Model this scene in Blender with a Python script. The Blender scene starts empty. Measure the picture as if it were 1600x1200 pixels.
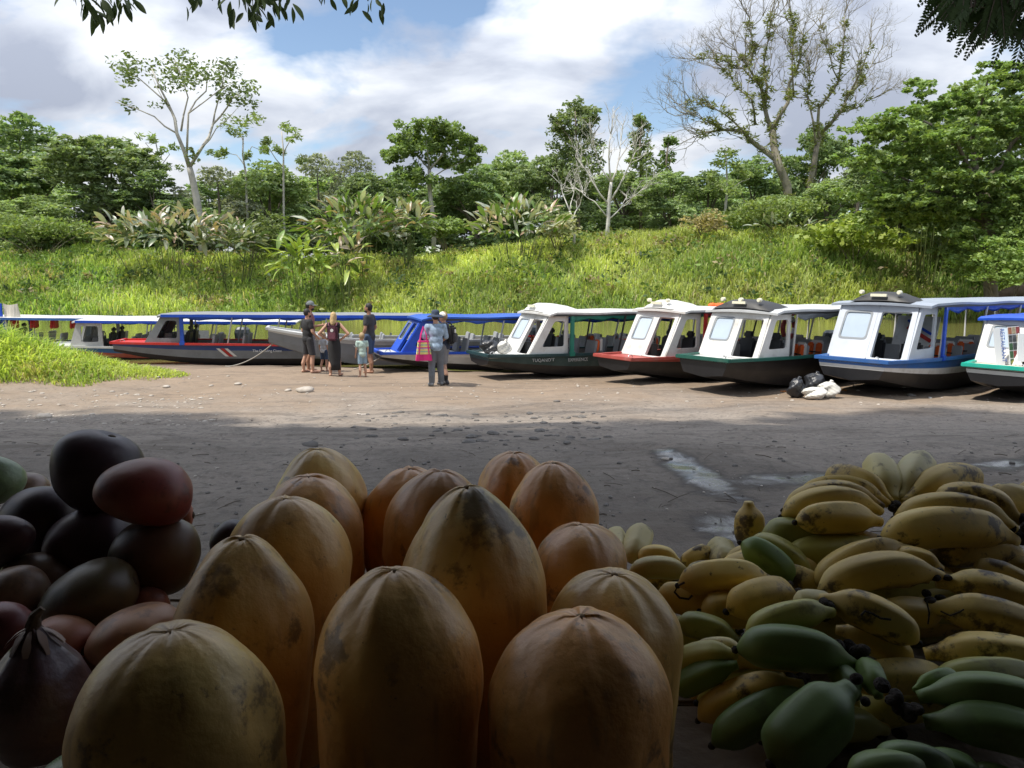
import bpy, bmesh, math, random
import numpy as np
from mathutils import Vector, Matrix

scene = bpy.context.scene
col = scene.collection
R = math.radians

# ------------------------------------------------------------------ camera
FPX, CZ = 1180.0, 2.6
PITCH = math.atan(170.0 / FPX)
cam_data = bpy.data.cameras.new('camera')
cam_data.sensor_width = 36.0
cam_data.lens = 36.0 * FPX / 1600.0
cam_data.clip_start = 0.05
cam_data.clip_end = 8000
cam = bpy.data.objects.new('camera', cam_data)
col.objects.link(cam)
cam.location = (0, 0, CZ)
cam.rotation_euler = (math.pi / 2 - PITCH, 0, 0)
scene.camera = cam

# ------------------------------------------------------------------ sky
SUN = Vector((-0.40, -0.15, 0.90)).normalized()
world = bpy.data.worlds.new('World')
scene.world = world
world.use_nodes = True
wt = world.node_tree
wt.nodes.clear()
def N(t, ty, **kw):
    n = t.nodes.new(ty)
    for k, v in kw.items():
        if k[0] == 'i' and k[1:].isdigit():
            n.inputs[int(k[1:])].default_value = v
        else:
            setattr(n, k, v)
    return n
def L(t, a, b):
    t.links.new(a, b)
sky = N(wt, 'ShaderNodeTexSky', sky_type='NISHITA', sun_disc=False)
sky.sun_elevation = math.asin(SUN.z)
sky.sun_rotation = math.atan2(SUN.x, SUN.y)
sky.air_density = 1.0
sky.dust_density = 0.6
tc = N(wt, 'ShaderNodeTexCoord')
sep = N(wt, 'ShaderNodeSeparateXYZ'); L(wt, tc.outputs['Generated'], sep.inputs[0])
zz = N(wt, 'ShaderNodeMath', operation='MAXIMUM', i1=0.0); L(wt, sep.outputs[2], zz.inputs[0])
zd = N(wt, 'ShaderNodeMath', operation='ADD', i1=0.30); L(wt, zz.outputs[0], zd.inputs[0])
dx = N(wt, 'ShaderNodeMath', operation='DIVIDE'); L(wt, sep.outputs[0], dx.inputs[0]); L(wt, zd.outputs[0], dx.inputs[1])
dy = N(wt, 'ShaderNodeMath', operation='DIVIDE'); L(wt, sep.outputs[1], dy.inputs[0]); L(wt, zd.outputs[0], dy.inputs[1])
cb = N(wt, 'ShaderNodeCombineXYZ'); L(wt, dx.outputs[0], cb.inputs[0]); L(wt, dy.outputs[0], cb.inputs[1])
mp = N(wt, 'ShaderNodeMapping'); L(wt, cb.outputs[0], mp.inputs[0])
mp.inputs['Location'].default_value = (7.8, 3.4, 0.0)
mp.inputs['Scale'].default_value = (1.0, 1.1, 1.0)
n1 = N(wt, 'ShaderNodeTexNoise'); n1.inputs['Scale'].default_value = 1.7; n1.inputs['Detail'].default_value = 6; n1.inputs['Roughness'].default_value = 0.55
n1.inputs['Distortion'].default_value = 0.2
L(wt, mp.outputs[0], n1.inputs['Vector'])
cr = N(wt, 'ShaderNodeValToRGB'); L(wt, n1.outputs[0], cr.inputs[0])
cr.color_ramp.elements[0].position = 0.375; cr.color_ramp.elements[1].position = 0.475
n2 = N(wt, 'ShaderNodeTexNoise'); n2.inputs['Scale'].default_value = 2.3; n2.inputs['Detail'].default_value = 7; n2.inputs['Roughness'].default_value = 0.5
n2.inputs['Distortion'].default_value = 0.35
mp2 = N(wt, 'ShaderNodeMapping'); L(wt, mp.outputs[0], mp2.inputs[0]); mp2.inputs['Location'].default_value = (7.3, 2.2, 1.0)
L(wt, mp2.outputs[0], n2.inputs['Vector'])
cr2 = N(wt, 'ShaderNodeValToRGB'); L(wt, n2.outputs[0], cr2.inputs[0])
e = cr2.color_ramp.elements
e[0].position = 0.38; e[0].color = (0.46, 0.51, 0.63, 1)
e[1].position = 0.64; e[1].color = (1.0, 1.03, 1.08, 1)
em = e.new(0.50); em.color = (0.70, 0.75, 0.85, 1)
# overcast luminance rises from horizon to zenith, as cloudy skies do
zl = N(wt, 'ShaderNodeMath', operation='MULTIPLY_ADD', i1=10.0, i2=4.4); L(wt, zz.outputs[0], zl.inputs[0])
csc = N(wt, 'ShaderNodeVectorMath', operation='SCALE')
L(wt, cr2.outputs[0], csc.inputs[0]); L(wt, zl.outputs[0], csc.inputs['Scale'])
mx = N(wt, 'ShaderNodeMixRGB'); L(wt, cr.outputs[0], mx.inputs[0]); L(wt, sky.outputs[0], mx.inputs[1]); L(wt, csc.outputs[0], mx.inputs[2])
bg = N(wt, 'ShaderNodeBackground'); L(wt, mx.outputs[0], bg.inputs[0]); bg.inputs[1].default_value = 0.10
wo = N(wt, 'ShaderNodeOutputWorld'); L(wt, bg.outputs[0], wo.inputs[0])

# ------------------------------------------------------------------ sun
sl = bpy.data.lights.new('sun', 'SUN')
sl.energy = 3.3
sl.angle = R(1.6)
sl.color = (1.0, 0.94, 0.84)
so = bpy.data.objects.new('sun', sl)
col.objects.link(so)
so.rotation_euler = SUN.to_track_quat('Z', 'Y').to_euler()
so.location = (-10, 20, 40)
scene.view_settings.view_transform = 'Standard'
scene.view_settings.look = 'None'
scene.view_settings.exposure = 0.72
scene.view_settings.gamma = 1.0
scene.view_settings.use_curve_mapping = False
scene.render.engine = 'CYCLES'
scene.cycles.max_bounces = 8
scene.cycles.transparent_max_bounces = 12
scene.cycles.caustics_reflective = False
scene.cycles.caustics_refractive = False
scene.cycles.use_denoising = True

# ------------------------------------------------------------------ helpers
def P(px, py, Y):
    """point of the place seen at photo pixel px,py at horizontal distance Y"""
    a = (px - 800) / FPX; b = (py - 600) / FPX
    cp, sp = math.cos(PITCH), math.sin(PITCH)
    d = (a, cp - b * sp, -sp - b * cp)
    k = Y / d[1]
    return Vector((d[0] * k, Y, CZ + d[2] * k))

def vnoise(x, y, seed=0):
    x = np.asarray(x, float); y = np.asarray(y, float)
    xi = np.floor(x); yi = np.floor(y)
    fx = x - xi; fy = y - yi
    fx = fx * fx * (3 - 2 * fx); fy = fy * fy * (3 - 2 * fy)
    def h(a, b):
        v = np.sin(a * 127.1 + b * 311.7 + seed * 74.7) * 43758.5453
        return v - np.floor(v)
    return (h(xi, yi) * (1 - fx) + h(xi + 1, yi) * fx) * (1 - fy) + (h(xi, yi + 1) * (1 - fx) + h(xi + 1, yi + 1) * fx) * fy
def fbm(x, y, o=4, seed=0):
    s = 0; a = 0.5
    for i in range(o):
        s = s + a * vnoise(np.asarray(x) * 2 ** i, np.asarray(y) * 2 ** i, seed + i); a *= 0.5
    return s
def sstep(a, b, x):
    t = np.clip((np.asarray(x, float) - a) / (b - a), 0, 1)
    return t * t * (3 - 2 * t)

_mats = {}
def mat(name, color=(0.5, 0.5, 0.5), rough=0.5, metal=0.0, spec=0.5, var=0.0, vscale=3.0, bump=0.0, bscale=20.0, dirt=None, dscale=2.5, damt=0.5, coat=0.0, sheen=0.0, trans=0.0):
    if name in _mats: return _mats[name]
    m = bpy.data.materials.new(name); m.use_nodes = True
    t = m.node_tree; b = t.nodes['Principled BSDF']
    b.inputs['Roughness'].default_value = rough
    b.inputs['Metallic'].default_value = metal
    b.inputs['Specular IOR Level'].default_value = spec
    b.inputs['Coat Weight'].default_value = coat
    b.inputs['Transmission Weight'].default_value = trans
    c4 = tuple(color) + (1,)
    b.inputs['Base Color'].default_value = c4
    if var or dirt or bump:
        tco = N(t, 'ShaderNodeTexCoord')
    src = None
    if var:
        n = N(t, 'ShaderNodeTexNoise'); n.inputs['Scale'].default_value = vscale; n.inputs['Detail'].default_value = 6
        L(t, tco.outputs['Object'], n.inputs['Vector'])
        r = N(t, 'ShaderNodeMapRange'); r.inputs[1].default_value = 0.3; r.inputs[2].default_value = 0.7; r.inputs[3].default_value = 1 - var; r.inputs[4].default_value = 1 + var
        L(t, n.outputs[0], r.inputs[0])
        mm = N(t, 'ShaderNodeMixRGB', blend_type='MULTIPLY'); mm.inputs[0].default_value = 1; mm.inputs[1].default_value = c4
        L(t, r.outputs[0], mm.inputs[2]); src = mm.outputs[0]
    if dirt:
        n = N(t, 'ShaderNodeTexNoise'); n.inputs['Scale'].default_value = dscale; n.inputs['Detail'].default_value = 9; n.inputs['Roughness'].default_value = 0.7
        L(t, tco.outputs['Object'], n.inputs['Vector'])
        r = N(t, 'ShaderNodeMapRange'); r.inputs[1].default_value = 0.50; r.inputs[2].default_value = 0.72; r.inputs[3].default_value = 0; r.inputs[4].default_value = damt
        L(t, n.outputs[0], r.inputs[0])
        mm = N(t, 'ShaderNodeMixRGB'); L(t, r.outputs[0], mm.inputs[0])
        if src: L(t, src, mm.inputs[1])
        else: mm.inputs[1].default_value = c4
        mm.inputs[2].default_value = tuple(dirt) + (1,); src = mm.outputs[0]
    if src: L(t, src, b.inputs['Base Color'])
    if bump:
        n = N(t, 'ShaderNodeTexNoise'); n.inputs['Scale'].default_value = bscale; n.inputs['Detail'].default_value = 6
        L(t, tco.outputs['Object'], n.inputs['Vector'])
        bp = N(t, 'ShaderNodeBump'); bp.inputs['Strength'].default_value = bump; bp.inputs['Distance'].default_value = 0.02
        L(t, n.outputs[0], bp.inputs['Height']); L(t, bp.outputs[0], b.inputs['Normal'])
    _mats[name] = m
    return m

def leafmat(name, transl=0.35, rough=0.5, spec=0.3):
    if name in _mats: return _mats[name]
    m = bpy.data.materials.new(name); m.use_nodes = True
    t = m.node_tree; b = t.nodes['Principled BSDF']; out = t.nodes['Material Output']
    at = N(t, 'ShaderNodeAttribute', attribute_name='Col')
    oi = N(t, 'ShaderNodeObjectInfo')
    hs = N(t, 'ShaderNodeHueSaturation')
    r = N(t, 'ShaderNodeMapRange'); r.inputs[3].default_value = 0.85; r.inputs[4].default_value = 1.15
    L(t, oi.outputs['Random'], r.inputs[0]); L(t, r.outputs[0], hs.inputs['Value'])
    L(t, at.outputs['Color'], hs.inputs['Color'])
    L(t, hs.outputs[0], b.inputs['Base Color'])
    b.inputs['Roughness'].default_value = rough; b.inputs['Specular IOR Level'].default_value = spec
    tr = N(t, 'ShaderNodeBsdfTranslucent')
    tw = N(t, 'ShaderNodeMixRGB', blend_type='MULTIPLY'); tw.inputs[0].default_value = 1; tw.inputs[2].default_value = (1.25, 1.3, 0.6, 1)
    L(t, hs.outputs[0], tw.inputs[1]); L(t, tw.outputs[0], tr.inputs[0])
    ms = N(t, 'ShaderNodeMixShader'); ms.inputs[0].default_value = transl
    L(t, b.outputs[0], ms.inputs[1]); L(t, tr.outputs[0], ms.inputs[2]); L(t, ms.outputs[0], out.inputs[0])
    _mats[name] = m
    return m

def link(o, parent=None):
    col.objects.link(o)
    if parent is not None: o.parent = parent
    return o
def tag(o, label=None, cat=None, group=None, kind=None):
    if label: o['label'] = label
    if cat: o['category'] = cat
    if group: o['group'] = group
    if kind: o['kind'] = kind
    return o
def empty(name, loc=(0, 0, 0), rz=0.0, parent=None):
    o = bpy.data.objects.new(name, None); o.empty_display_size = 0.1
    link(o, parent); o.location = loc; o.rotation_euler = (0, 0, rz)
    return o
def shade(me, smooth=True):
    if smooth:
        me.polygons.foreach_set('use_smooth', np.ones(len(me.polygons), bool))
def mesh_np(name, V, F, m=None, parent=None, smooth=False, colors=None, midx=None):
    """V (n,3), F list of tuples or (k,q) int array"""
    me = bpy.data.meshes.new(name)
    V = np.asarray(V, dtype=np.float32)
    if isinstance(F, np.ndarray):
        k, q = F.shape
        me.vertices.add(len(V)); me.vertices.foreach_set('co', V.ravel())
        me.loops.add(k * q); me.loops.foreach_set('vertex_index', F.astype(np.int32).ravel())
        me.polygons.add(k); me.polygons.foreach_set('loop_start', np.arange(0, k * q, q, dtype=np.int32))
        me.polygons.foreach_set('loop_total', np.full(k, q, dtype=np.int32))
        me.update(calc_edges=True)
    else:
        me.from_pydata([tuple(v) for v in V.tolist()], [], F)
    me.validate()
    if colors is not None:
        a = me.color_attributes.new('Col', 'FLOAT_COLOR', 'POINT')
        c = np.ones((len(V), 4), np.float32); c[:, :3] = colors
        a.data.foreach_set('color', c.ravel())
    ms = m if isinstance(m, (list, tuple)) else [m]
    for x in ms:
        if x: me.materials.append(x)
    if midx is not None: me.polygons.foreach_set('material_index', np.asarray(midx, dtype=np.int32))
    if smooth: shade(me)
    o = bpy.data.objects.new(name, me)
    link(o, parent)
    return o

class MB:
    """collects shapes into one mesh"""
    def __init__(s): s.v = []; s.f = []; s.m = []
    def add(s, V, F, mi=0):
        b = len(s.v); s.v += [tuple(p) for p in V]; s.f += [tuple(i + b for i in f) for f in F]; s.m += [mi] * len(F)
        return s
    def box(s, c, size, rot=None, mi=0):
        x, y, z = (a / 2 for a in size); c = Vector(c)
        pts = [Vector((i * x, j * y, k * z)) for i in (-1, 1) for j in (-1, 1) for k in (-1, 1)]
        if rot is not None: pts = [rot @ p for p in pts]
        return s.add([p + c for p in pts], [(0, 1, 3, 2), (4, 6, 7, 5), (0, 4, 5, 1), (2, 3, 7, 6), (0, 2, 6, 4), (1, 5, 7, 3)], mi)
    def tube(s, pts, rad, n=8, mi=0, cap=True):
        pts = [Vector(p) for p in pts]
        if not hasattr(rad, '__len__'): rad = [rad] * len(pts)
        V = []; F = []
        ref = Vector((0, 0, 1))
        if abs((pts[-1] - pts[0]).normalized().dot(ref)) > 0.9: ref = Vector((1, 0, 0))
        for i, p in enumerate(pts):
            d = (pts[min(i + 1, len(pts) - 1)] - pts[max(i - 1, 0)]).normalized()
            u = d.cross(ref).normalized(); w = u.cross(d)
            for k in range(n):
                a = 2 * math.pi * k / n
                V.append(p + (u * math.cos(a) + w * math.sin(a)) * rad[i])
        for i in range(len(pts) - 1):
            for k in range(n):
                k2 = (k + 1) % n
                F.append((i * n + k, (i + 1) * n + k, (i + 1) * n + k2, i * n + k2))
        if cap:
            F.append(tuple(range(n))); F.append(tuple(reversed(range((len(pts) - 1) * n, len(pts) * n))))
        return s.add(V, F, mi)
    def ball(s, c, r, nu=12, nv=8, mi=0, rot=None):
        if not hasattr(r, '__len__'): r = (r, r, r)
        c = Vector(c); V = [Vector((0, 0, r[2]))]; F = []
        for j in range(1, nv):
            t = math.pi * j / nv
            for i in range(nu):
                a = 2 * math.pi * i / nu
                V.append(Vector((math.cos(a) * math.sin(t) * r[0], math.sin(a) * math.sin(t) * r[1], math.cos(t) * r[2])))
        V.append(Vector((0, 0, -r[2])))
        for i in range(nu): F.append((0, 1 + i, 1 + (i + 1) % nu))
        for j in range(nv - 2):
            for i in range(nu):
                a = 1 + j * nu + i; b = 1 + j * nu + (i + 1) % nu
                F.append((a, a + nu, b + nu, b))
        o = 1 + (nv - 2) * nu
        for i in range(nu): F.append((o + i, len(V) - 1, o + (i + 1) % nu))
        if rot is not None: V = [rot @ p for p in V]
        return s.add([p + c for p in V], F, mi)
    def build(s, name, m, parent=None, smooth=False, bevel=0.0):
        me = bpy.data.meshes.new(name)
        me.from_pydata(s.v, [], s.f)
        ms = m if isinstance(m, (list, tuple)) else [m]
        for x in ms: me.materials.append(x)
        me.polygons.foreach_set('material_index', np.asarray(s.m, np.int32))
        if bevel:
            bm = bmesh.new(); bm.from_mesh(me)
            bmesh.ops.bevel(bm, geom=[e for e in bm.edges if len(e.link_faces) == 2 and e.calc_face_angle(0) > 0.6], offset=bevel, segments=2, affect='EDGES', clamp_overlap=True)
            bm.to_mesh(me); bm.free()
        if smooth: shade(me)
        me.update()
        o = bpy.data.objects.new(name, me)
        return link(o, parent)
def copy_tree(o, parent=None):
    c = o.copy(); col.objects.link(c); c.parent = parent
    for ch in list(o.children):
        if ch.name in bpy.data.objects: copy_tree(ch, c)
    return c
def text_mesh(name, body, size, m, parent, loc, rot, extrude=0.004, sx=1.0, align='LEFT'):
    cu = bpy.data.curves.new(name, 'FONT'); cu.body = body; cu.size = size; cu.extrude = extrude; cu.align_x = align
    cu.resolution_u = 3
    to = bpy.data.objects.new(name + '_curve', cu); col.objects.link(to)
    dg = bpy.context.evaluated_depsgraph_get()
    me = bpy.data.meshes.new_from_object(to.evaluated_get(dg))
    bpy.data.objects.remove(to); bpy.data.curves.remove(cu)
    me.materials.clear(); me.materials.append(m)
    o = bpy.data.objects.new(name, me); link(o, parent)
    o.location = loc; o.rotation_euler = rot; o.scale = (sx, 1, 1)
    return o
# ------------------------------------------------------------------ ground, water
WATER_Z = -0.38
def bank_top(x):
    return np.interp(x, [-60, -45, -30, -18, -9, 0, 8, 15, 24, 32, 45, 60], [4.3, 4.3, 4.2, 3.4, 3.6, 4.6, 5.4, 6.0, 5.9, 5.2, 4.6, 4.4])
def ground_h(x, y):
    x = np.asarray(x, float); y = np.asarray(y, float)
    xc = np.clip(x, -25, 25)
    ys = y + 0.16 * xc * sstep(13, 19, y) * (1 - sstep(30, 40, y))
    z = np.interp(ys, [-1000, 2.5, 5, 7.2, 9, 11, 13.2, 16, 19, 21.5, 24, 27, 34, 46, 51.5], [1.06, 1.05, 1.0, 0.94, 0.68, 0.34, 0.11, 0.02, -0.06, -0.16, -0.42, -0.9, -1.6, -1.5, -0.75])
    yb = 52.5 + 0.8 * np.sin(x * 0.21) + 1.4 * (fbm(x * 0.15, x * 0 + 3.3, 2, 5) - 0.4)
    t = np.clip((y - yb) / 13.0, 0, 1)
    t = 1 - (1 - t) ** 1.7
    H = bank_top(x) + 0.9 * (fbm(x * 0.18, y * 0.18, 3, 9) - 0.45)
    far = -0.75 + t * (H + 0.75) + np.clip(y - 66, 0, 40) * 0.012
    z = np.where(y > yb, far, z)
    # mound under the left grass
    z = z + 0.62 * np.exp(-(((x + 14.6) / 4.6) ** 2 + ((y - 18.6) / 1.9) ** 2))
    near = 1 - sstep(24, 28, y)
    nn = fbm(x * 0.55, y * 0.55, 5, 1) - 0.48
    z = z + nn * 0.16 * near * sstep(1.5, 4, y)
    z = z + (fbm(x * 3.1, y * 3.1, 4, 21) - 0.48) * 0.055 * near * (1 - 0.5 * sstep(13, 15, y)) * sstep(1.5, 3, y)
    # hollows worn into the track
    for cx, cy, rx, ry, d in ((-1.4, 7.75, 0.5, 0.18, 0.16), (1.25, 7.35, 0.45, 0.18, 0.16), (0.3, 8.3, 0.9, 0.14, 0.10), (-0.5, 10.2, 1.2, 0.22, 0.10), (2.6, 10.6, 1.3, 0.2, 0.09), (0.9, 9.4, 0.5, 0.3, 0.09), (-3.2, 8.6, 0.7, 0.16, 0.06), (3.4, 8.9, 0.8, 0.2, 0.06), (-4.6, 12.6, 1.6, 0.25, 0.07), (-6.5, 12.0, 1.3, 0.2, 0.07)):
        z = z - d * np.exp(-(((x - cx) / rx) ** 2 + ((y - cy) / ry) ** 2))
    z = z + 0.05 * np.exp(-(((y - 9.9 - 0.12 * x) / 0.35) ** 2)) * (0.5 + fbm(x * 0.8, y, 2, 3)) - 0.04 * np.exp(-(((y - 8.4 - 0.12 * x) / 0.4) ** 2)) * (0.5 + fbm(x * 0.7, y, 2, 4))
    return z
def gz(x, y): return float(ground_h(np.array([x]), np.array([y]))[0])
def G(px, py):
    """ground point under a photo pixel"""
    lo = 2.0
    Y = lo
    while Y < 60:
        p = P(px, py, Y)
        if p.z <= gz(p.x, Y):
            break
        Y += 0.1
    for _ in range(12):
        Y -= 0.01
        p = P(px, py, Y)
        if p.z > gz(p.x, Y): break
    return Vector((p.x, Y, gz(p.x, Y)))

def make_ground():
    def axis(fine_a, fine_b, st, mid_a, mid_b, mst, end):
        a = list(np.arange(fine_a, fine_b, st)) + list(np.arange(fine_b, mid_b, mst))
        v = mid_b; s = mst
        while v < end: a.append(v); s *= 1.35; v += s
        a.append(end)
        return a
    xp = axis(0, 13, 0.11, 13, 60, 0.7, 3500)
    xs = np.array(sorted(set([-a for a in xp[1:]] + xp)))
    yp = axis(1.5, 22.5, 0.085, 22.5, 72, 0.6, 3500)
    ys = np.array([-3500, -1200, -400, -120, -40, -15, -8, -4, -2, 0] + list(yp))
    X, Y = np.meshgrid(xs, ys)
    Z = ground_h(X.ravel(), Y.ravel())
    V = np.stack([X.ravel(), Y.ravel(), Z], 1)
    nx, ny = len(xs), len(ys)
    i = np.arange(nx * ny).reshape(ny, nx)
    F = np.stack([i[:-1, :-1].ravel(), i[:-1, 1:].ravel(), i[1:, 1:].ravel(), i[1:, :-1].ravel()], 1)
    m = bpy.data.materials.new('river beach soil'); m.use_nodes = True
    t = m.node_tree; b = t.nodes['Principled BSDF']
    g = N(t, 'ShaderNodeNewGeometry'); sp = N(t, 'ShaderNodeSeparateXYZ'); L(t, g.outputs['Position'], sp.inputs[0])
    def noise(scale, det=8, rough=0.6, vec=None, dist=0):
        n = N(t, 'ShaderNodeTexNoise'); n.inputs['Scale'].default_value = scale; n.inputs['Detail'].default_value = det; n.inputs['Roughness'].default_value = rough; n.inputs['Distortion'].default_value = dist
        L(t, vec or g.outputs['Position'], n.inputs['Vector']); return n.outputs[0]
    def mr(src, a, b_, c, d, smooth=True):
        r = N(t, 'ShaderNodeMapRange', interpolation_type='SMOOTHSTEP' if smooth else 'LINEAR')
        for k, v in zip((1, 2, 3, 4), (a, b_, c, d)): r.inputs[k].default_value = v
        L(t, src, r.inputs[0]); return r.outputs[0]
    def math_(op, a, b_):
        n = N(t, 'ShaderNodeMath', operation=op)
        for k, v in ((0, a), (1, b_)):
            if isinstance(v, (int, float)): n.inputs[k].default_value = v
            else: L(t, v, n.inputs[k])
        return n.outputs[0]
    def mix(f, a, b_, bt='MIX'):
        n = N(t, 'ShaderNodeMixRGB', blend_type=bt)
        for k, v in ((0, f), (1, a), (2, b_)):
            if isinstance(v, tuple): n.inputs[k].default_value = v
            elif isinstance(v, (int, float)): n.inputs[k].default_value = v
            else: L(t, v, n.inputs[k])
        return n.outputs[0]
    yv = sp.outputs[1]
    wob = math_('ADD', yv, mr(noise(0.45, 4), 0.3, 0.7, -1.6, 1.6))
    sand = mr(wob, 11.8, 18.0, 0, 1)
    # damp dark packed dirt near the stall, pale silt towards the river
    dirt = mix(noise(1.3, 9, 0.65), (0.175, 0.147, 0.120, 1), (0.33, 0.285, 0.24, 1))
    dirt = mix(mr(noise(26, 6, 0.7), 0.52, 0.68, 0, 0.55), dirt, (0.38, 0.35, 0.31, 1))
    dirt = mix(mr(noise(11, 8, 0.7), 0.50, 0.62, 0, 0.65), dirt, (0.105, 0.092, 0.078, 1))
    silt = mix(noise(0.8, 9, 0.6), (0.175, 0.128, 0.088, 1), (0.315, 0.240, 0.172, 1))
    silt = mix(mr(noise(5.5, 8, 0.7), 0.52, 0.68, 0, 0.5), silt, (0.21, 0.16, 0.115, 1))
    dirt = mix(mr(wob, 4.5, 9.5, 0.62, 0), dirt, (0.085, 0.073, 0.062, 1))      # trodden damp soil; weaker skylight near the stall painted in too
    trk = N(t, 'ShaderNodeMapping'); L(t, g.outputs['Position'], trk.inputs[0]); trk.inputs['Scale'].default_value = (0.35, 2.6, 1); trk.inputs['Rotation'].default_value = (0, 0, R(-7))
    tn = noise(0.9, 9, 0.65, trk.outputs[0], 0.4)
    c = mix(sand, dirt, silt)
    c = mix(mr(tn, 0.50, 0.66, 0, 0.5), c, (0.105, 0.084, 0.066, 1))
    wetband = mr(math_('ADD', yv, math_('MULTIPLY', sp.outputs[0], 0.16)), 20.2, 22.5, 0, 0.75)
    c = mix(wetband, c, (0.13, 0.10, 0.078, 1))
    # earth under the far bank plants
    c = mix(mr(yv, 50.5, 52.5, 0, 1), c, mix(noise(0.7, 6), (0.09, 0.13, 0.04, 1), (0.17, 0.20, 0.06, 1)))
    # wet churned mud
    st = N(t, 'ShaderNodeMapping'); L(t, g.outputs['Position'], st.inputs[0]); st.inputs['Scale'].default_value = (0.75, 1.0, 1); st.inputs['Rotation'].default_value = (0, 0, R(25))
    def gauss(cx, cy, rx, ry, rot):
        mp_ = N(t, 'ShaderNodeMapping', vector_type='TEXTURE'); L(t, g.outputs['Position'], mp_.inputs[0])
        mp_.inputs['Location'].default_value = (cx, cy, 0); mp_.inputs['Rotation'].default_value = (0, 0, rot); mp_.inputs['Scale'].default_value = (rx, ry, 1000)
        ln = N(t, 'ShaderNodeVectorMath', operation='LENGTH'); L(t, mp_.outputs[0], ln.inputs[0])
        return mr(ln.outputs['Value'], 0.2, 1.0, 1, 0)
    wet = gauss(1.5, 6.1, 1.6, 0.30, R(96))
    wet = math_('MAXIMUM', wet, math_('MULTIPLY', gauss(2.4, 5.85, 1.5, 0.36, R(8)), 0.8))
    wet = math_('MAXIMUM', wet, math_('MULTIPLY', gauss(4.7, 6.5, 1.8, 0.36, R(10)), 0.8))
    wet = math_('MAXIMUM', wet, gauss(1.42, 4.55, 0.45, 0.5, 0))
    wsum = math_('ADD', wet, math_('MULTIPLY', math_('SUBTRACT', noise(4.2, 10, 0.75, st.outputs[0], 0.6), 0.5), 2.2))
    rim = mr(wsum, 0.0, 0.6, 0, 1)
    wet = mr(wsum, 0.40, 1.15, 0, 1)
    c = mix(math_('MULTIPLY', rim, 0.75), c, (0.060, 0.052, 0.046, 1))
    c = mix(wet, c, (0.045, 0.041, 0.039, 1))
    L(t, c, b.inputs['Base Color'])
    ro = math_('SUBTRACT', 0.92, math_('MULTIPLY', wet, 0.80))
    L(t, ro, b.inputs['Roughness'])
    L(t, math_('ADD', 0.4, math_('MULTIPLY', wet, 0.6)), b.inputs['Specular IOR Level'])
    L(t, math_('MULTIPLY', wet, 0.6), b.inputs['Coat Weight']); b.inputs['Coat Roughness'].default_value = 0.08
    hgt = math_('ADD', math_('MULTIPLY', noise(7, 10, 0.7), 0.05), math_('MULTIPLY', noise(38, 6, 0.7), 0.022))
    bp = N(t, 'ShaderNodeBump'); bp.inputs['Distance'].default_value = 0.8
    L(t, math_('SUBTRACT', 0.75, math_('MULTIPLY', wet, 0.62)), bp.inputs['Strength']); L(t, hgt, bp.inputs['Height']); L(t, bp.outputs[0], b.inputs['Normal'])
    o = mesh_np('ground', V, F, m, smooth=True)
    tag(o, kind='structure')
make_ground()

def make_water():
    m = bpy.data.materials.new('river water'); m.use_nodes = True
    t = m.node_tree; b = t.nodes['Principled BSDF']
    b.inputs['Base Color'].default_value = (0.145, 0.135, 0.045, 1)
    b.inputs['Roughness'].default_value = 0.04
    b.inputs['IOR'].default_value = 1.33
    g = N(t, 'ShaderNodeNewGeometry'); mp_ = N(t, 'ShaderNodeMapping'); L(t, g.outputs['Position'], mp_.inputs[0]); mp_.inputs['Scale'].default_value = (0.5, 1.6, 1)
    n = N(t, 'ShaderNodeTexNoise'); n.inputs['Scale'].default_value = 1.6; n.inputs['Detail'].default_value = 5; L(t, mp_.outputs[0], n.inputs['Vector'])
    bp = N(t, 'ShaderNodeBump'); bp.inputs['Strength'].default_value = 0.35; bp.inputs['Distance'].default_value = 0.05
    L(t, n.outputs[0], bp.inputs['Height']); L(t, bp.outputs[0], b.inputs['Normal'])
    xs = np.array([-2500, -400, -100, -50, -25, 0, 25, 50, 100, 400, 2500.]); ys = np.array([18., 30, 42, 58])
    X, Y = np.meshgrid(xs, ys); V = np.stack([X.ravel(), Y.ravel(), np.full(X.size, WATER_Z)], 1)
    i = np.arange(X.size).reshape(X.shape)
    F = np.stack([i[:-1, :-1].ravel(), i[:-1, 1:].ravel(), i[1:, 1:].ravel(), i[1:, :-1].ravel()], 1)
    tag(mesh_np('river_water', V, F, m), kind='structure')
make_water()

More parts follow.
